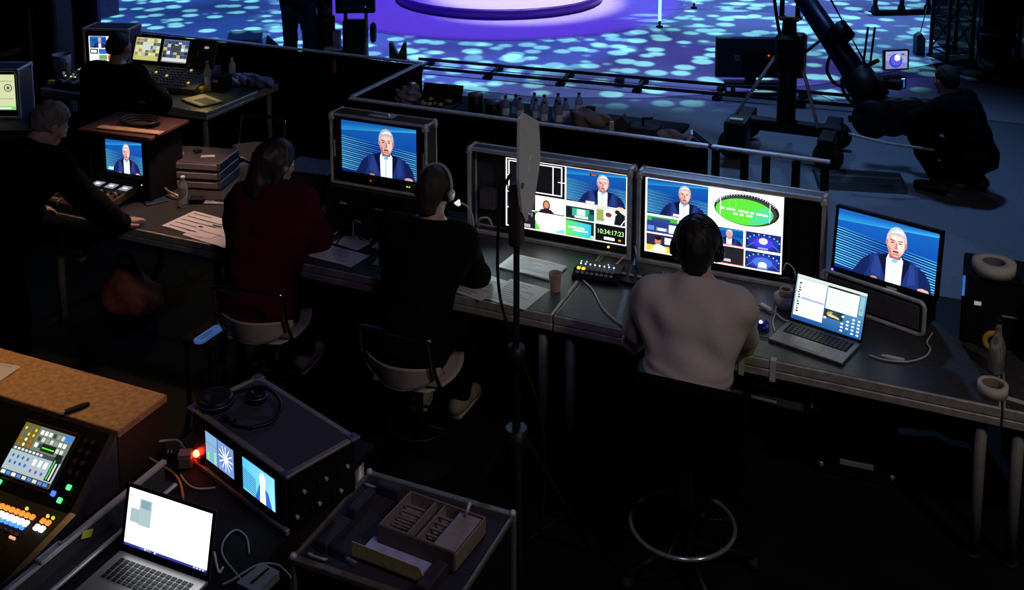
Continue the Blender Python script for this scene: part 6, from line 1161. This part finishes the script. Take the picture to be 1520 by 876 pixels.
def mix_screen(W, H):
    p = Pic(1.0).win(0, 0, W, H); rr = random.Random(3); p.rect(0, 0, 1, 1, G(150, 165, 165)); p.rect(0, .55, 1, 1, G(120, 132, 118)); p.rect(0, .55, .32, 1, G(120, 110, 40))
    for i in range(3):
        for j in range(4): p.ell(.06 + i * .10, .60 + j * .10, .022, .03, rr.choice([G(240, 240, 230), G(200, 90, 90), G(70, 110, 210), G(225, 215, 120)]))
    for j in range(3):
        for i in range(7): p.rect(.36 + i * .085, .62 + j * .12, .42 + i * .085, .70 + j * .12, rr.choice([G(200, 205, 200), G(60, 70, 70), G(150, 160, 155), G(230, 235, 232)]))
    p.rect(.50, .58, .78, .72, G(20, 40, 20)); p.rect(.52, .63, .76, .655, G(120, 255, 60)); p.rect(0, .47, 1, .55, G(70, 80, 84))
    for i in range(8): p.rect(.03 + i * .075, .49, .08 + i * .075, .53, G(215, 220, 220))
    p.rect(0, .10, 1, .47, G(172, 188, 192))
    for i in range(4):
        for j in range(2): p.ell(.09 + i * .10, .25 + j * .12, .022, .035, G(50, 110, 220)); 
    for i in range(3): p.rect(.50 + i * .11, .30, .56 + i * .11, .42, G(225, 235, 250)); p.ell(.53 + i * .11, .20, .022, .035, G(110, 90, 220))
    p.rect(.84, .12, .97, .62, G(30, 34, 36)); p.rect(.86, .14, .885, .5, G(90, 220, 90)); p.rect(.91, .14, .935, .45, G(230, 235, 235)); p.rect(.84, .86, .99, .98, G(70, 140, 225)); p.rect(0, 0, 1, .10, G(60, 66, 70))
    for i in range(9): p.rect(.03 + i * .105, .02, .11 + i * .105, .08, rr.choice([G(230, 235, 240), G(90, 150, 230), G(200, 205, 205)]))
    return p
y_, (z_, a_) = -.100, surf(-.100); M = Matrix.Translation((1.195, y_, z_ + .004)) @ Matrix.Rotation(a_ - R(90), 4, 'X')
b = MB(); b.M = M; b.box((0, .004, 0), (.275, .014, .21), .004); b.build('screen_frame', BLK, t); o = mix_screen(.245, .185).build('screen_picture', t, strength=.95); o.matrix_local = M @ Matrix.Translation((-.1225, -.0042, -.0925))
def keyrow(y, xs, m, d=(.020, .020), name='key', zz=.006):
    z0, a0_ = surf(y); me = MB().box((0, 0, 0), (d[0], d[1], .012), .003).mesh(name, m)
    for x in xs: obj(name, me, t, (x, y, z0 + zz), rot=(a0_, 0, 0))
lit = lambda n, c, e: mat(n, c, .4, emis=e, var=.06)
XS = [1.335 - i * .0245 for i in range(18)] + [1.385, 1.410]
keyrow(-.262, XS, lit('lit_orange_key', (1, .22, .03), 1.5), (.018, .018)); keyrow(-.290, XS, lit('lit_white_key', (.85, .95, 1), 1.6), (.019, .022)); keyrow(-.310, XS[:18], lit('lit_blue_key', (.08, .35, 1), 1.2), (.019, .010))
keyrow(-.240, [1.285, 1.385, 1.41], lit('lit_yellow_green_key', (.7, .75, .05), .9), (.012, .010)); keyrow(-.19, [1.095], lit('lit_green_key', (.1, 1, .25), 1.6), (.018, .016)); keyrow(-.150, [1.395], lit('lit_green_key', (0, 0, 0), 1), (.018, .018)); keyrow(-.185, [1.385], lit('lit_green_key', (0, 0, 0), 1), (.018, .018)); keyrow(-.175, [1.345], lit('lit_blue_lamp_key', (.05, .15, 1), 1.8), (.018, .018))
keyrow(-.335, [1.15 + i * .027 for i in range(8)], mat('dim_amber_key', (.30, .16, .07), .5), (.016, .008)); keyrow(-.352, [1.17 + i * .027 for i in range(4)] + [1.33, 1.345], lit('warm_amber_lamp', (1, .55, .3), .8), (.014, .008))
fm = MB().box((0, 0, .006), (.014, .028, .012), .003).mesh('fader_cap', mat('fader_cap_grey', (.14, .12, .12), .5)); sl_ = MB().box((0, 0, 0), (.004, .11, .003)).mesh('fader_slot', BLKM)
for i in range(12): z0, a0_ = surf(-.44); fo = obj('fader_slot', sl_, t, (.95 + i * .036, -.44, z0 + .0005), rot=(a0_, 0, 0)); obj('fader_cap', fm, fo, (0, -.03 + .05 * ((i * 7) % 5) / 5, 0))
kn = MB().lathe([(.009, 0), (.008, .014)], 12).mesh('knob', mat('knob_dark', (.04, .035, .05), .4))
for i in range(5):
    for j in range(4): y = -.03 - j * .027; z0, a0_ = surf(y); obj('knob', kn, t, (1.37 + (i % 2) * .035 + (.0 if i < 2 else 0), y - (i // 2) * .002, z0), rot=(a0_, 0, 0)) if i < 2 else None
# case wall with silver rail beside the laptop
t = thing('case_tray', 'open flight case tray with silver rails and latch between console and laptop', 'flight case', tp(-.84, -2.80), TA)
b = MB(); b.box((-.004, .50, .815), (.012, .95, .075), .002); b.build('outer_wall', PHEN, t); b = MB(); b.box((.0, .50, .858), (.022, .96, .016), .003); b.build('top_rail', ALU, t); b = MB(); b.box((.066, .50, .795), (.016, .92, .012), .003); b.build('lower_rail', ALU, t); b = MB(); b.box((.03, .50, .785), (.07, .94, .008), .001); b.build('tray_floor', PHEN, t)
b = MB(); b.M = Matrix.Translation((.008, .43, .868))
for c, s in (((0, 0, 0), (.036, .10, .005)), ((-.012, 0, .008), (.006, .09, .010)), ((.012, 0, .008), (.006, .09, .010)), ((0, .045, .008), (.03, .010, .010)), ((0, -.045, .008), (.03, .010, .010))): b.box(c, s, .0015)
b.build('butterfly_latch', mat('latch_nickel', (.62, .63, .64), .4, .3), t); b = MB(); b.box((.010, .585, .835), (.004, .05, .026), .002, rot=(R(-25), 0, 0)); b.build('yellow_tag', mat('fluo_yellow', (.75, .75, .05), .6), t)
# bright laptop
def pic_white(W, H):
    p = Pic(.62).win(0, 0, W, H); p.rect(0, 0, 1, 1, G(252, 254, 255)); p.rect(.04, .42, .14, .66, G(170, 192, 198)); p.rect(.14, .40, .29, .86, G(176, 198, 202)); p.rect(.16, .70, .27, .84, G(140, 175, 188)); p.rect(.02, .92, .7, .935, G(225, 230, 232))
    for i in range(5): p.rect(.05, .45 + i * .04, .12, .46 + i * .04, G(180, 205, 215))
    p.rect(.02, .86, .05, .875, G(120, 130, 130)); p.rect(0, 0, 1, .045, G(60, 60, 170)); p.rect(.20, .008, .24, .04, G(60, 130, 220)); 
    for i in range(5): p.rect(.25 + i * .03, .01, .272 + i * .03, .036, (G(230, 230, 235), G(240, 190, 30), G(90, 200, 220), G(40, 40, 120), G(235, 235, 235))[i])
    for i in range(4): p.rect(.84 + i * .035, .012, .86 + i * .035, .034, G(220, 222, 240))
    return p
laptop('silver laptop with a glaring white screen in the foreground', tp(-.525, -2.435, FZ + .003), TA, .372, .245, .222, R(103), mat('silver_laptop_shell', (.50, .51, .50), .38, .7, var=.05), mat('black_key_caps', (.012, .012, .013), .4), pic_white, strength=1.45, bezel=.012, chin=.022, well=mat('silver_laptop_shell', (0, 0, 0)))
# rack with two small screens
rk = TA + R(-19); t = thing('screen_rack', 'black flight case rack with two small lit screens in its slanted front', 'rack', tp(-.826, -1.69, FZ + .001), rk); RW, RD, RH = .62, .312, .218
FELT = mat('violet_black_felt', (.045, .038, .055), .9, var=.25, scale=160)
b = MB(); b.box((RW / 2, RD / 2 + .01, RH / 2), (RW - .02, RD - .03, RH - .01), .004); b.build('body', BLKM, t); b = MB(); b.box((RW / 2, RD / 2, RH - .001), (RW - .04, RD - .04, .010), .001); b.build('top_felt', FELT, t)
EM = mat('pinkish_aluminium_edge', (.42, .36, .36), .45, .6, var=.15)
for c, s in (((RW / 2, .010, RH), (RW - .05, .024, .012)), ((RW / 2, RD - .010, RH), (RW - .05, .024, .012)), ((.010, RD / 2, RH), (.024, RD - .05, .012)), ((RW - .010, RD / 2, RH), (.024, RD - .05, .012)), ((RW / 2, -.001, .012), (RW, .018, .022))): b = MB(); b.box(c, s, .003); b.build('edge_strip', EM, t)
cc = MB(); cc.box((0, 0, .0), (.042, .042, .016), .005); cc.box((0, 0, .009), (.012, .012, .004), .002); me = cc.mesh('corner_plate', mat('blue_grey_corner', (.30, .34, .50), .35, .8))
for x in (.012, RW - .012):
    for y in (.012, RD - .012): obj('corner_plate', me, t, (x, y, RH + .003))
b = MB(); b.box((RW / 2, .006, .115), (RW - .03, .012, .17), .002); b.build('front_panel', mat('blue_black_front', (.010, .014, .020), .35), t)
def pic_audio(W, H):
    p = Pic(1.0).win(0, 0, W, H); p.rect(0, 0, 1, 1, G(110, 140, 200)); p.rect(0, 0, .42, 1, G(120, 160, 195)); p.rect(.05, .05, .12, .30, G(120, 220, 110)); p.rect(.30, .05, .37, .45, G(130, 220, 130)); p.rect(.42, 0, .45, 1, G(60, 80, 130)); p.rect(.0, .62, .42, .64, G(80, 110, 160))
    p.ell(.72, .5, .24, .40, G(96, 124, 190)); 
    for k in range(6): a = k * math.pi / 6; p.line(.72 - .25 * math.cos(a), .5 - .42 * math.sin(a), .72 + .25 * math.cos(a), .5 + .42 * math.sin(a), .022, G(235, 235, 205), W / H)
    p.ell(.72, .5, .04, .07, G(250, 245, 220)); return p
for x, w_, h_, nm in ((.205, .185, .115, 'a'), (.455, .195, .125, 'b')):
    b = MB(); b.box((x + .005, -.003, .125), (w_ + .018, .008, h_ + .018), .002); b.build('screen_bezel', BLK, t)
    if nm == 'a': p = pic_audio(w_, h_)
    else:
        p = Pic(1.0); presenter(p, 0, 0, w_, h_, cx=.58, scale=1.0, detail=0); p.win(0, 0, w_, h_); p.poly([(0, 0), (1, 0), (1, 1), (0, 1)], [G(90, 190, 225), G(150, 215, 240), G(130, 205, 240), G(80, 180, 225)])
        for k in range(9): p.poly([(0, .10 + k * .07), (.42, .02 + k * .065), (.42, .05 + k * .065), (0, .125 + k * .07)], G(30, 90, 140))
        p.poly([(.38, 0), (.92, 0), (.80, .42), (.66, .52), (.52, .48)], G(40, 100, 190)); p.poly([(.54, 0), (.72, 0), (.70, .5), (.56, .5)], G(250, 252, 255)); p.ell(.63, .66, .085, .22, G(245, 240, 240)); p.ell(.63, .72, .088, .19, G(235, 240, 245))
    o = p.build('screen_picture', t, strength=1.35); o.location = (x + .005 - w_ / 2, -.0075, .125 - h_ / 2)
b = MB(); b.ball((.045, -.006, .055), .014, 12); b.build('red_lamp', mat('red_lamp', (1, .04, .02), .4, emis=26, var=.02), t); b = MB(); b.box((.06, -.004, .035), (.03, .008, .03), .004); b.build('lamp_holder', mat('dark_red_plastic', (.25, .02, .02), .4), t)
rr = random.Random(9)
for k in range(16): b = MB(); b.lathe([(.007, 0), (.007, .012)], 8, (RW - .012 + .004, .04 + (k % 8) * .032, .05 + (k // 8) * .08), 'X'); b.build('rear_socket', STEEL if k % 3 == 0 else BLK, t)
# headset lying on the rack
t = thing('headset', 'black headset with boom microphone lying on the corner of the screen rack', 'headset', Matrix.Translation(tp(-.826, -1.69, FZ + RH + .008)) @ Matrix.Rotation(rk, 4, 'Z') @ Vector((0, 0, 0)), rk)
for cx_, cy_, r_ in ((.062, .075, .070), (.15, .20, .040)): b = MB(); b.lathe([(r_ * .92, .0), (r_, .012), (r_, .032), (r_ * .86, .042), (r_ * .5, .036), (r_ * .3, .030)], 26, (cx_, cy_, 0)); cu = b.build('ear_cushion', BLK, t); b = MB(); b.tube([(cx_ + r_ * .98 * math.cos(a), cy_ + r_ * .98 * math.sin(a), .022) for a in [2 * math.pi * k / 24 for k in range(24)]], .003, 6, closed=True); b.build('trim_ring', mat('blue_trim', (.12, .18, .40), .3, .6), cu)
b = MB(); b.tube(smooth_path([(.085, .13, .03), (.16, .22, .05), (.27, .225, .03), (.325, .15, .010), (.30, .07, .009)], 8), .007, 8); b.build('headband', BLK, t); b = MB(); b.tube(smooth_path([(.30, .07, .009), (.25, .045, .009), (.20, .04, .009)], 6), [.006] * 13, 6); b.tube([(.225, .05, .014), (.175, .035, .014)], .012, 8); b.build('microphone_boom', BLK, t)
# flight case with organiser
t = thing('utility_case', 'black flight case with metal edges carrying the drawer organiser', 'flight case', tp(-.205, -1.94), TA); CW, CD, CH = .62, .52, .745
b = MB(); b.box((CW / 2, CD / 2, CH / 2 - .01), (CW - .02, CD - .02, CH - .04), .004); b.build('body', BLKM, t); b = MB(); b.box((CW / 2, CD / 2, CH - .018), (CW - .03, CD - .03, .008)); b.build('top_foam', mat('violet_black_foam', (.028, .026, .040), .85, var=.3, scale=90), t)
EZ = mat('dull_olive_edge', (.26, .24, .20), .5, .6, var=.2)
for c, s in (((CW / 2, .010, CH - .01), (CW, .026, .022)), ((CW / 2, CD - .010, CH - .01), (CW, .026, .022)), ((.008, CD / 2, CH - .01), (.014, CD - .05, .020)), ((CW - .008, CD / 2, CH - .01), (.014, CD - .05, .020))): b = MB(); b.box(c, s, .003); b.build('edge_strip', EZ, t)
for x in (.010, CW - .010):
    for y in (.010, CD - .010): b = MB(); b.box((x, y, CH / 2), (.024, .024, CH - .03), .004); b.build('corner_strip', EZ, t); b = MB(); b.ball((x, y, CH), .014, 8); b.build('corner_cap', STEEL, t)
for i, (x, y, w_, d_2) in enumerate(((.085, .33, .040, .13), (.085, .15, .045, .15), (.53, .33, .05, .16), (.50, .10, .05, .14), (.14, .44, .10, .04))): b = MB(); b.box((x, y, CH + .008), (w_, d_2, .045), .006, rot=(0, 0, R(-4))); b.build('foam_block', mat('foam_block_violet', (.035, .030, .05), .8), t)
for x, y in ((.07, .455), (.085, .055)): b = MB(); b.tube(smooth_path([(x - .03, y, CH - .01), (x - .03, y - .02, CH + .004), (x + .03, y - .02, CH + .004), (x + .03, y, CH - .01)], 5), .005, 6); b.build('recessed_handle', STEEL, t)
for x in (.06, CW - .06):
    for y in (.06, CD - .06): b = MB(); b.lathe([(.04, -.015), (.04, .015)], 14, (x, y, .04), 'X'); b.build('caster', RUBBER, t)
t = thing('desk_organiser', 'taupe compartment tray holding small parts on the flight case', 'organiser', tp(.20, -1.665, CH + .006), TA - R(4)); TM = mat('taupe_plastic', (.24, .20, .17), .6, var=.1); OW, OD, OH = .31, .21, .062
b = MB(); b.box((0, 0, .006), (OW, OD, .010), .002)
for c, s in (((0, OD / 2, OH / 2), (OW, .006, OH)), ((-OW / 2, 0, OH / 2), (.006, OD, OH)), ((OW / 2, 0, OH / 2), (.006, OD, OH))): b.box(c, s, .002)
b.build('tray_shell', TM, t); b = MB(); b.box((0, -OD / 2, OH / 2 + .004), (OW, .010, OH + .010), .003); b.build('front_wall', mat('dark_taupe', (.10, .08, .07), .6), t)
for x in (-.045, -.005): b = MB(); b.box((x, 0, OH / 2), (.006, OD - .01, OH * .9), .001); b.build('divider', TM, t)
for cx_ in (-.10, .035):
    for j in range(5): b = MB(); b.box((cx_, -.06 + j * .028, .030 + .004 * j), (.075, .008, .012), .001, rot=(R(30), 0, 0)); b.build('slat', TM, t)
b = MB(); b.box((.105, -.005, OH - .004), (.085, OD - .02, .006), .001); b.build('side_lid', mat('lighter_taupe', (.32, .28, .25), .6), t); b = MB(); b.tube([(.09, .075, OH), (.105, .085, OH + .05)], .006, 8); b.build('pale_pin', WHITEP, t)
t = thing('yellow_folder', 'yellow card edge with bluish paper lying in front of the organiser', 'folder', tp(.16, -1.825, CH + .002), TA - R(4)); b = MB(); b.box((.0, .02, .003), (.31, .11, .004)); b.build('blue_sheet', mat('bluish_paper', (.45, .50, .75), .8), t); b = MB(); b.M = Matrix.Translation((0, -.035, .0)); b.prism([(-.17, 0), (.13, 0), (.12, .025), (.10, .052), (-.17, .052)], 0, .003, 'XZ'); b.build('yellow_flap', mat('pale_yellow_card', (.60, .55, .22), .7), t)
t = thing('pocket_knife', 'dark pocket tool with a shiny blade on the flight case', 'tool', tp(-.06, -1.86, CH + .001), TA + R(-14)); b = MB(); b.box((0, 0, .008), (.09, .022, .014), .005); b.build('handle', BLK, t); b = MB(); b.prism([(.04, -.008), (.085, -.004), (.09, .004), (.04, .006)], .006, .009); b.build('blade', CHROME, t)
# grey mouse box, cables
t = thing('card_reader_box', 'small grey box with a cable slot at the bottom picture edge', 'box', tp(-.19, -2.12, FZ + .001), TA - R(8)); b = MB(); b.prism([(-.045, -.06), (.045, -.06), (.038, .05), (-.038, .05)], 0, .03); b.build('body', mat('blue_grey_box', (.20, .24, .27), .5), t); b = MB(); b.box((0, 0, .0315), (.008, .08, .003)); b.build('slot', BLKM, t)
FQ = lambda x, y, z=FZ + .006: at(x, y, z)
cable('loop_cable', 'thin cable looping beside the bright laptop in the foreground', [FQ(370, 822), FQ(366, 798), FQ(350, 787), FQ(334, 800), FQ(329, 818), FQ(336, 834), FQ(348, 848), FQ(356, 858), FQ(368, 866)], .0035, mat('teal_grey_cable', (.25, .33, .35), .4))
cable('loop_cable', 'thin cable arching towards the flight case in the foreground', [FQ(330, 868), FQ(345, 861), FQ(362, 850), FQ(385, 838), FQ(410, 838), FQ(424, 848), FQ(432, 858)], .0035, mat('teal_grey_cable', (0, 0, 0)))
cable('power_lead', 'pale power lead hooked at the right edge of the bright laptop', [FQ(318, 820), FQ(322, 840), FQ(326, 850), FQ(331, 842)], .004, CABW)
cable('yellow_cable', 'yellow cable running down between counter and screen rack', [FQ(200, 668), FQ(215, 676), FQ(232, 686), FQ(240, 690)], .0045, mat('yellow_sheath', (.55, .48, .08), .5))
cable('orange_cable', 'orange cable bending down behind the bright laptop', [FQ(238, 690), FQ(254, 700), FQ(264, 710), FQ(269, 722), FQ(272, 740)], .0045, mat('orange_sheath', (.60, .26, .08), .5))
cable('grey_cable', 'short pale grey cable end between counter and screen rack', [FQ(220, 658, .82), FQ(240, 655, .82), FQ(262, 654, .82), FQ(272, 664, .80), FQ(276, 672)], .005, CABW)
cable('grey_cable', 'grey cable curving below the screen rack', [FQ(268, 705), FQ(280, 720), FQ(296, 726), FQ(320, 724)], .004, mat('teal_grey_cable', (0, 0, 0)))
t = thing('plug_box', 'brown plug block on the cables beside the screen rack', 'plug', tp(*tuv(FQ(276, 690)), FZ + .001), TA + R(30)); b = MB(); b.box((0, 0, .025), (.055, .05, .05), .006); b.build('body', mat('dusty_brown_plastic', (.14, .09, .085), .6), t); b = MB(); b.box((0, 0, .055), (.05, .045, .008), .002); b.build('lid', mat('dusty_pink_plastic', (.20, .12, .12), .6), t)
t = thing('cable_connector', 'black connector with gold rings on the table by the screen rack', 'connector', tp(*tuv(FQ(252, 674)), FZ + .001), TA + R(20)); b = MB(); b.tube([(-.03, 0, .012), (.03, 0, .012)], .011, 10); b.build('barrel', BLK, t)
for x in (-.008, .006): b = MB(); b.tube([(x, 0, .012), (x + .006, 0, .012)], .0122, 10); b.build('gold_ring', mat('gold_ring', (.8, .5, .15), .3, .9), t)

# ------------------------------------------------------------------ people
DRK = mat('black_knit', (.007, .007, .009), .95, var=.3, scale=140, spec=.06); DRKJ = mat('black_jacket', (.006, .006, .008), .9, var=.3, scale=90, spec=.08); REDJ = mat('dark_red_fleece', (.058, .006, .014), .95, var=.30, scale=180, bump=.25, spec=.06)
TEE = mat('heather_grey_tshirt', (.50, .46, .41), .95, var=.10, scale=220, spec=.1); JEAN = mat('blue_jeans', (.06, .09, .19), .9, var=.2, scale=150); BLKT = mat('black_trousers', (.006, .006, .008), .9, var=.2, spec=.08)
HG = mat('grey_hair', (.20, .17, .15), .55, var=.35, scale=70, aniso=(1, 1, .2)); HB = mat('dark_brown_hair', (.022, .014, .011), .5, var=.4, scale=70, aniso=(1, 1, .2)); HK = mat('black_hair', (.008, .007, .007), .6, var=.4, scale=80); HBR = mat('short_brown_hair', (.032, .022, .018), .7, var=.4, scale=90)
SNK = mat('worn_pale_shoe', (.32, .27, .22), .7); SOLE = mat('pale_sole', (.5, .45, .38), .7)
# person in grey T-shirt
J = seated(seat=.55, lean=.20, head_down=.22, reach=.30, table=.80, spread=.27, sw=.18, knee=.44, bulk=1.0, elbow_z=.84, hand_gap=.10)
for s_ in 'LR': J['sh' + s_] = (J['sh' + s_][0], J['sh' + s_][1], J['sh' + s_][2] - .03)
J['elR'] = (.215, .40, .83); J['elL'] = (-.275, .24, .85); J['knL'] = (-.20, .40, .63); J['knR'] = (.06, .44, .63)
J['head'] = (0, J['head'][1] + .025, J['head'][2] - .040)
J['anL'] = (-.12, .26, .32); J['anR'] = (.12, .26, .32)
pt_, Hp, HR = person('person in a heather grey T-shirt wearing headphones, seen from behind at the right screens', J, tp(.80, -.48), TA + R(7), [('t_shirt', 'top', TEE, dict(arm=.5, sl=.80, e=.016, sleeve=.010, hem=-.10, wr=.005, ph=.9, neckcut=.02, folds=.011)), ('jeans', 'legs', JEAN, {}), ('shoe', 'shoe', mat('dark_shoe', (.03, .03, .03), .6), dict(sole=SOLE))], dict(m=HK, e=.020, front=.055, fz=.03, nape=-.095, low=-.115, slope=.35, tex=.003), head_scale=1.06)
headset('black headset worn by the person in the grey T-shirt', pt_, Hp, HR, BLK, BLK, mic=True, big=1.1)
# person in black sweater with grey-rimmed headset
J = seated(seat=.46, lean=.30, head_down=.30, yaw=R(-4), reach=.30, table=.78, spread=.205, sw=.18, knee=.46, elbow_z=.80, hand_gap=.07)
pd, Hp, HR = person('person in a black sweater with a white-lit headset, seen from behind in the middle', J, tp(-.67, -.29), TA + R(4), [('sweater', 'top', DRK, dict(e=.022, sleeve=.006, hem=-.12, wr=.005, collar=True)), ('trousers', 'legs', BLKT, {}), ('shoe', 'shoe', SNK, dict(sole=SOLE))], dict(m=HBR, e=.012, front=.05, fz=.045, nape=-.095, low=-.115, slope=.5, tex=.002))
headset('headset with pale band and ear cup on the person in the black sweater', pd, Hp, HR, mat('pale_headset_grey', (.40, .41, .42), .35), BLK, mic=True)
# person in red fleece
J = seated(seat=.46, lean=.26, head_down=.28, yaw=R(-38), reach=.30, table=.78, spread=.185, sw=.15, knee=.42, elbow_z=.80, bulk=1.02, hand_gap=.06)
J['toe'] = ((-.05, 1, 0), (.15, 1, 0))
pr_, Hp, HR = person('person in a dark red fleece jacket with long brown hair, seen from behind', J, tp(-1.62, -.22), TA + R(15), [('fleece_jacket', 'top', REDJ, dict(e=.040, sleeve=.018, hem=-.15, wr=.008, ph=2.0, hood=True, cuff=.01)), ('trousers', 'legs', BLKT, {}), ('shoe', 'shoe', SNK, dict(sole=SOLE))], dict(m=HB, e=.022, front=.05, fz=.04, nape=-.13, low=-.20, slope=.30, tex=.0018, locks=(((0, -.08, .02), (.0, -.11, -.16), .075, .06), ((.03, -.10, -.12), (.05, -.12, -.24), .05, .03), ((-.04, -.09, -.10), (-.07, -.10, -.22), .045, .025), ((.07, -.02, .0), (.085, -.04, -.15), .04, .025))), head_scale=1.0)
headset('slim headset half hidden in the long hair of the person in red', pr_, Hp, HR, GRYP, BLK, mic=True, big=.85)
# bending person at the left desk end
J = dict(pelvis=(0, 0, .92), waist=(0, .10, 1.08), chest=(0, .26, 1.24), neck=(.02, .38, 1.345), head=(.05, .50, 1.46), hrot=rot3(R(-28), .62), bulk=1.08,
    shL=(-.19, .33, 1.30), elL=(-.27, .42, 1.03), wrL=(-.16, .58, .90), shR=(.20, .33, 1.29), elR=(.32, .50, 1.00), wrR=(.30, .73, .80), hipL=(-.10, 0, .90), knL=(-.13, .05, .50), anL=(-.14, -.02, .10), hipR=(.10, 0, .90), knR=(.12, .06, .50), anR=(.12, 0, .10),
    handL=((.2, 1, -.3), (0, 0, -1), 1, .4), handR=((.35, .95, -.04), (0, 0, -1), -1, .16), toe=((-.1, 1, 0), (.1, 1, 0)))
pg, Hp, HR = person('grey-haired person in dark clothes bending over the camera control panels', J, tp(-2.91, -.84), TA + R(8), [('dark_jacket', 'top', DRKJ, dict(e=.022, sleeve=.010, hem=-.10, wr=.006, collar=True)), ('trousers', 'legs', BLKT, {}), ('shoe', 'shoe', mat('dark_shoe', (0, 0, 0)), dict(sole=BLK))], dict(m=HG, e=.011, front=.05, fz=.055, nape=-.05, low=-.06, slope=.55, tex=.003))
# lighting operator
J = seated(seat=.46, lean=.20, head_down=.12, yaw=R(-6), reach=.34, table=.79, spread=.32, sw=.20, knee=.42, bulk=1.15, elbow_z=.80)
po, Hp, HR = person('broad-backed person in black sitting at the lighting console', J, tp(-4.49, 1.60), TA + R(6), [('black_jacket', 'top', DRKJ, dict(e=.028, sleeve=.012, hem=-.12, wr=.006)), ('trousers', 'legs', BLKT, {})], dict(m=HBR, e=.006, front=.03, fz=.05, nape=-.05, low=-.05, slope=.6, tex=.001))
n_ = np.array(J['neck']); b = MB(); b.tube([(.075 * math.cos(a), n_[1] + .075 * math.sin(a) - .01, n_[2] + .012) for a in [2 * math.pi * k / 24 for k in range(24)]], .017, 8, closed=True); b.build('red_collar', mat('red_collar', (.55, .03, .02), .8), po)
t = thing('office_chair', 'black office chair under the lighting operator', 'chair', tp(-4.49, 1.60), TA); b = MB(); b.box((0, .04, .43), (.46, .46, .07), .03); b.build('seat', BLKF, t); b = MB(); b.box((0, -.21, .68), (.42, .05, .34), .02); b.build('backrest', BLKF, t); b = MB(); b.box((0, -.21, .46), (.05, .03, .16)); b.build('back_bracket', BLK, t); b = MB(); b.lathe([(.025, .08), (.025, .40)], 12); b.build('gas_column', BLK, t)
for k in range(5): a = k * 1.2566; b = MB(); b.tube([(0, 0, .09), (.28 * math.cos(a), .28 * math.sin(a), .06)], .014, 8); lg = b.build('base_leg', BLK, t); b = MB(); b.ball((.28 * math.cos(a), .28 * math.sin(a), .028), .028, 10); b.build('caster', RUBBER, lg)
# standing camera operator
J = dict(pelvis=(0, 0, .95), waist=(0, .0, 1.12), chest=(0, .02, 1.32), neck=(0, .02, 1.48), head=(0, .05, 1.64), hrot=rot3(0, .1), bulk=1.0, shL=(-.19, .02, 1.41), elL=(-.25, .05, 1.14), wrL=(-.22, .26, 1.10), shR=(.19, .02, 1.41), elR=(.25, .05, 1.14), wrR=(.24, .26, 1.12),
    hipL=(-.095, 0, .92), knL=(-.115, .03, .51), anL=(-.12, -.01, .10), hipR=(.095, 0, .92), knR=(.115, .03, .51), anR=(.12, 0, .10), handL=((0, 1, .1), (0, 0, -1), 1, .5), handR=((0, 1, .1), (0, 0, -1), -1, .5), toe=((-.1, 1, 0), (.1, 1, 0)))
qo = at(446, 122, 0); ps, Hp, HR = person('camera operator in black standing beside the pedestal, only legs and hips in view', J, (qo.x, qo.y, .015), R(-8), [('black_jacket', 'top', DRKJ, dict(e=.022, hem=-.16)), ('trousers', 'legs', mat('blue_black_trousers', (.014, .016, .026), .9), dict(flare=.02, e=.02)), ('shoe', 'shoe', BLK, dict(sole=BLK))], dict(m=HB, e=.01), h=.012)
# crouching crane operator
J = dict(pelvis=(0, -.04, .34), waist=(0, .02, .50), chest=(0, .12, .67), neck=(0, .19, .80), head=(.01, .25, .935), hrot=rot3(R(-18), .15), bulk=1.1, shL=(-.19, .17, .745), elL=(-.22, .40, .60), wrL=(-.12, .63, .56), shR=(.19, .17, .745), elR=(.25, .34, .55), wrR=(.17, .55, .50),
    hipL=(-.10, -.02, .33), knL=(-.17, .38, .46), anL=(-.13, .20, .11), hipR=(.10, -.02, .33), knR=(.15, .33, .09), anR=(.12, -.04, .13), handL=((.1, 1, 0), (0, 0, -1), 1, .6), handR=((0, 1, 0), (0, 0, -1), -1, .6), toe=((-.1, 1, 0), (.05, .6, -.35)))
qc = at(1437, 293, 0); pc, Hp, HR = person('person in black crouching on one knee behind the crane weights', J, (qc.x, qc.y, .008), R(42), [('black_jacket', 'top', DRKJ, dict(e=.026, sleeve=.010, hem=-.10, wr=.006)), ('trousers', 'legs', BLKT, {}), ('shoe', 'shoe', mat('brown_black_shoe', (.05, .03, .025), .6), dict(sole=BLK))], dict(m=HBR, e=.009, front=.05, fz=.05, nape=-.05, low=-.06, slope=.5, tex=.002))
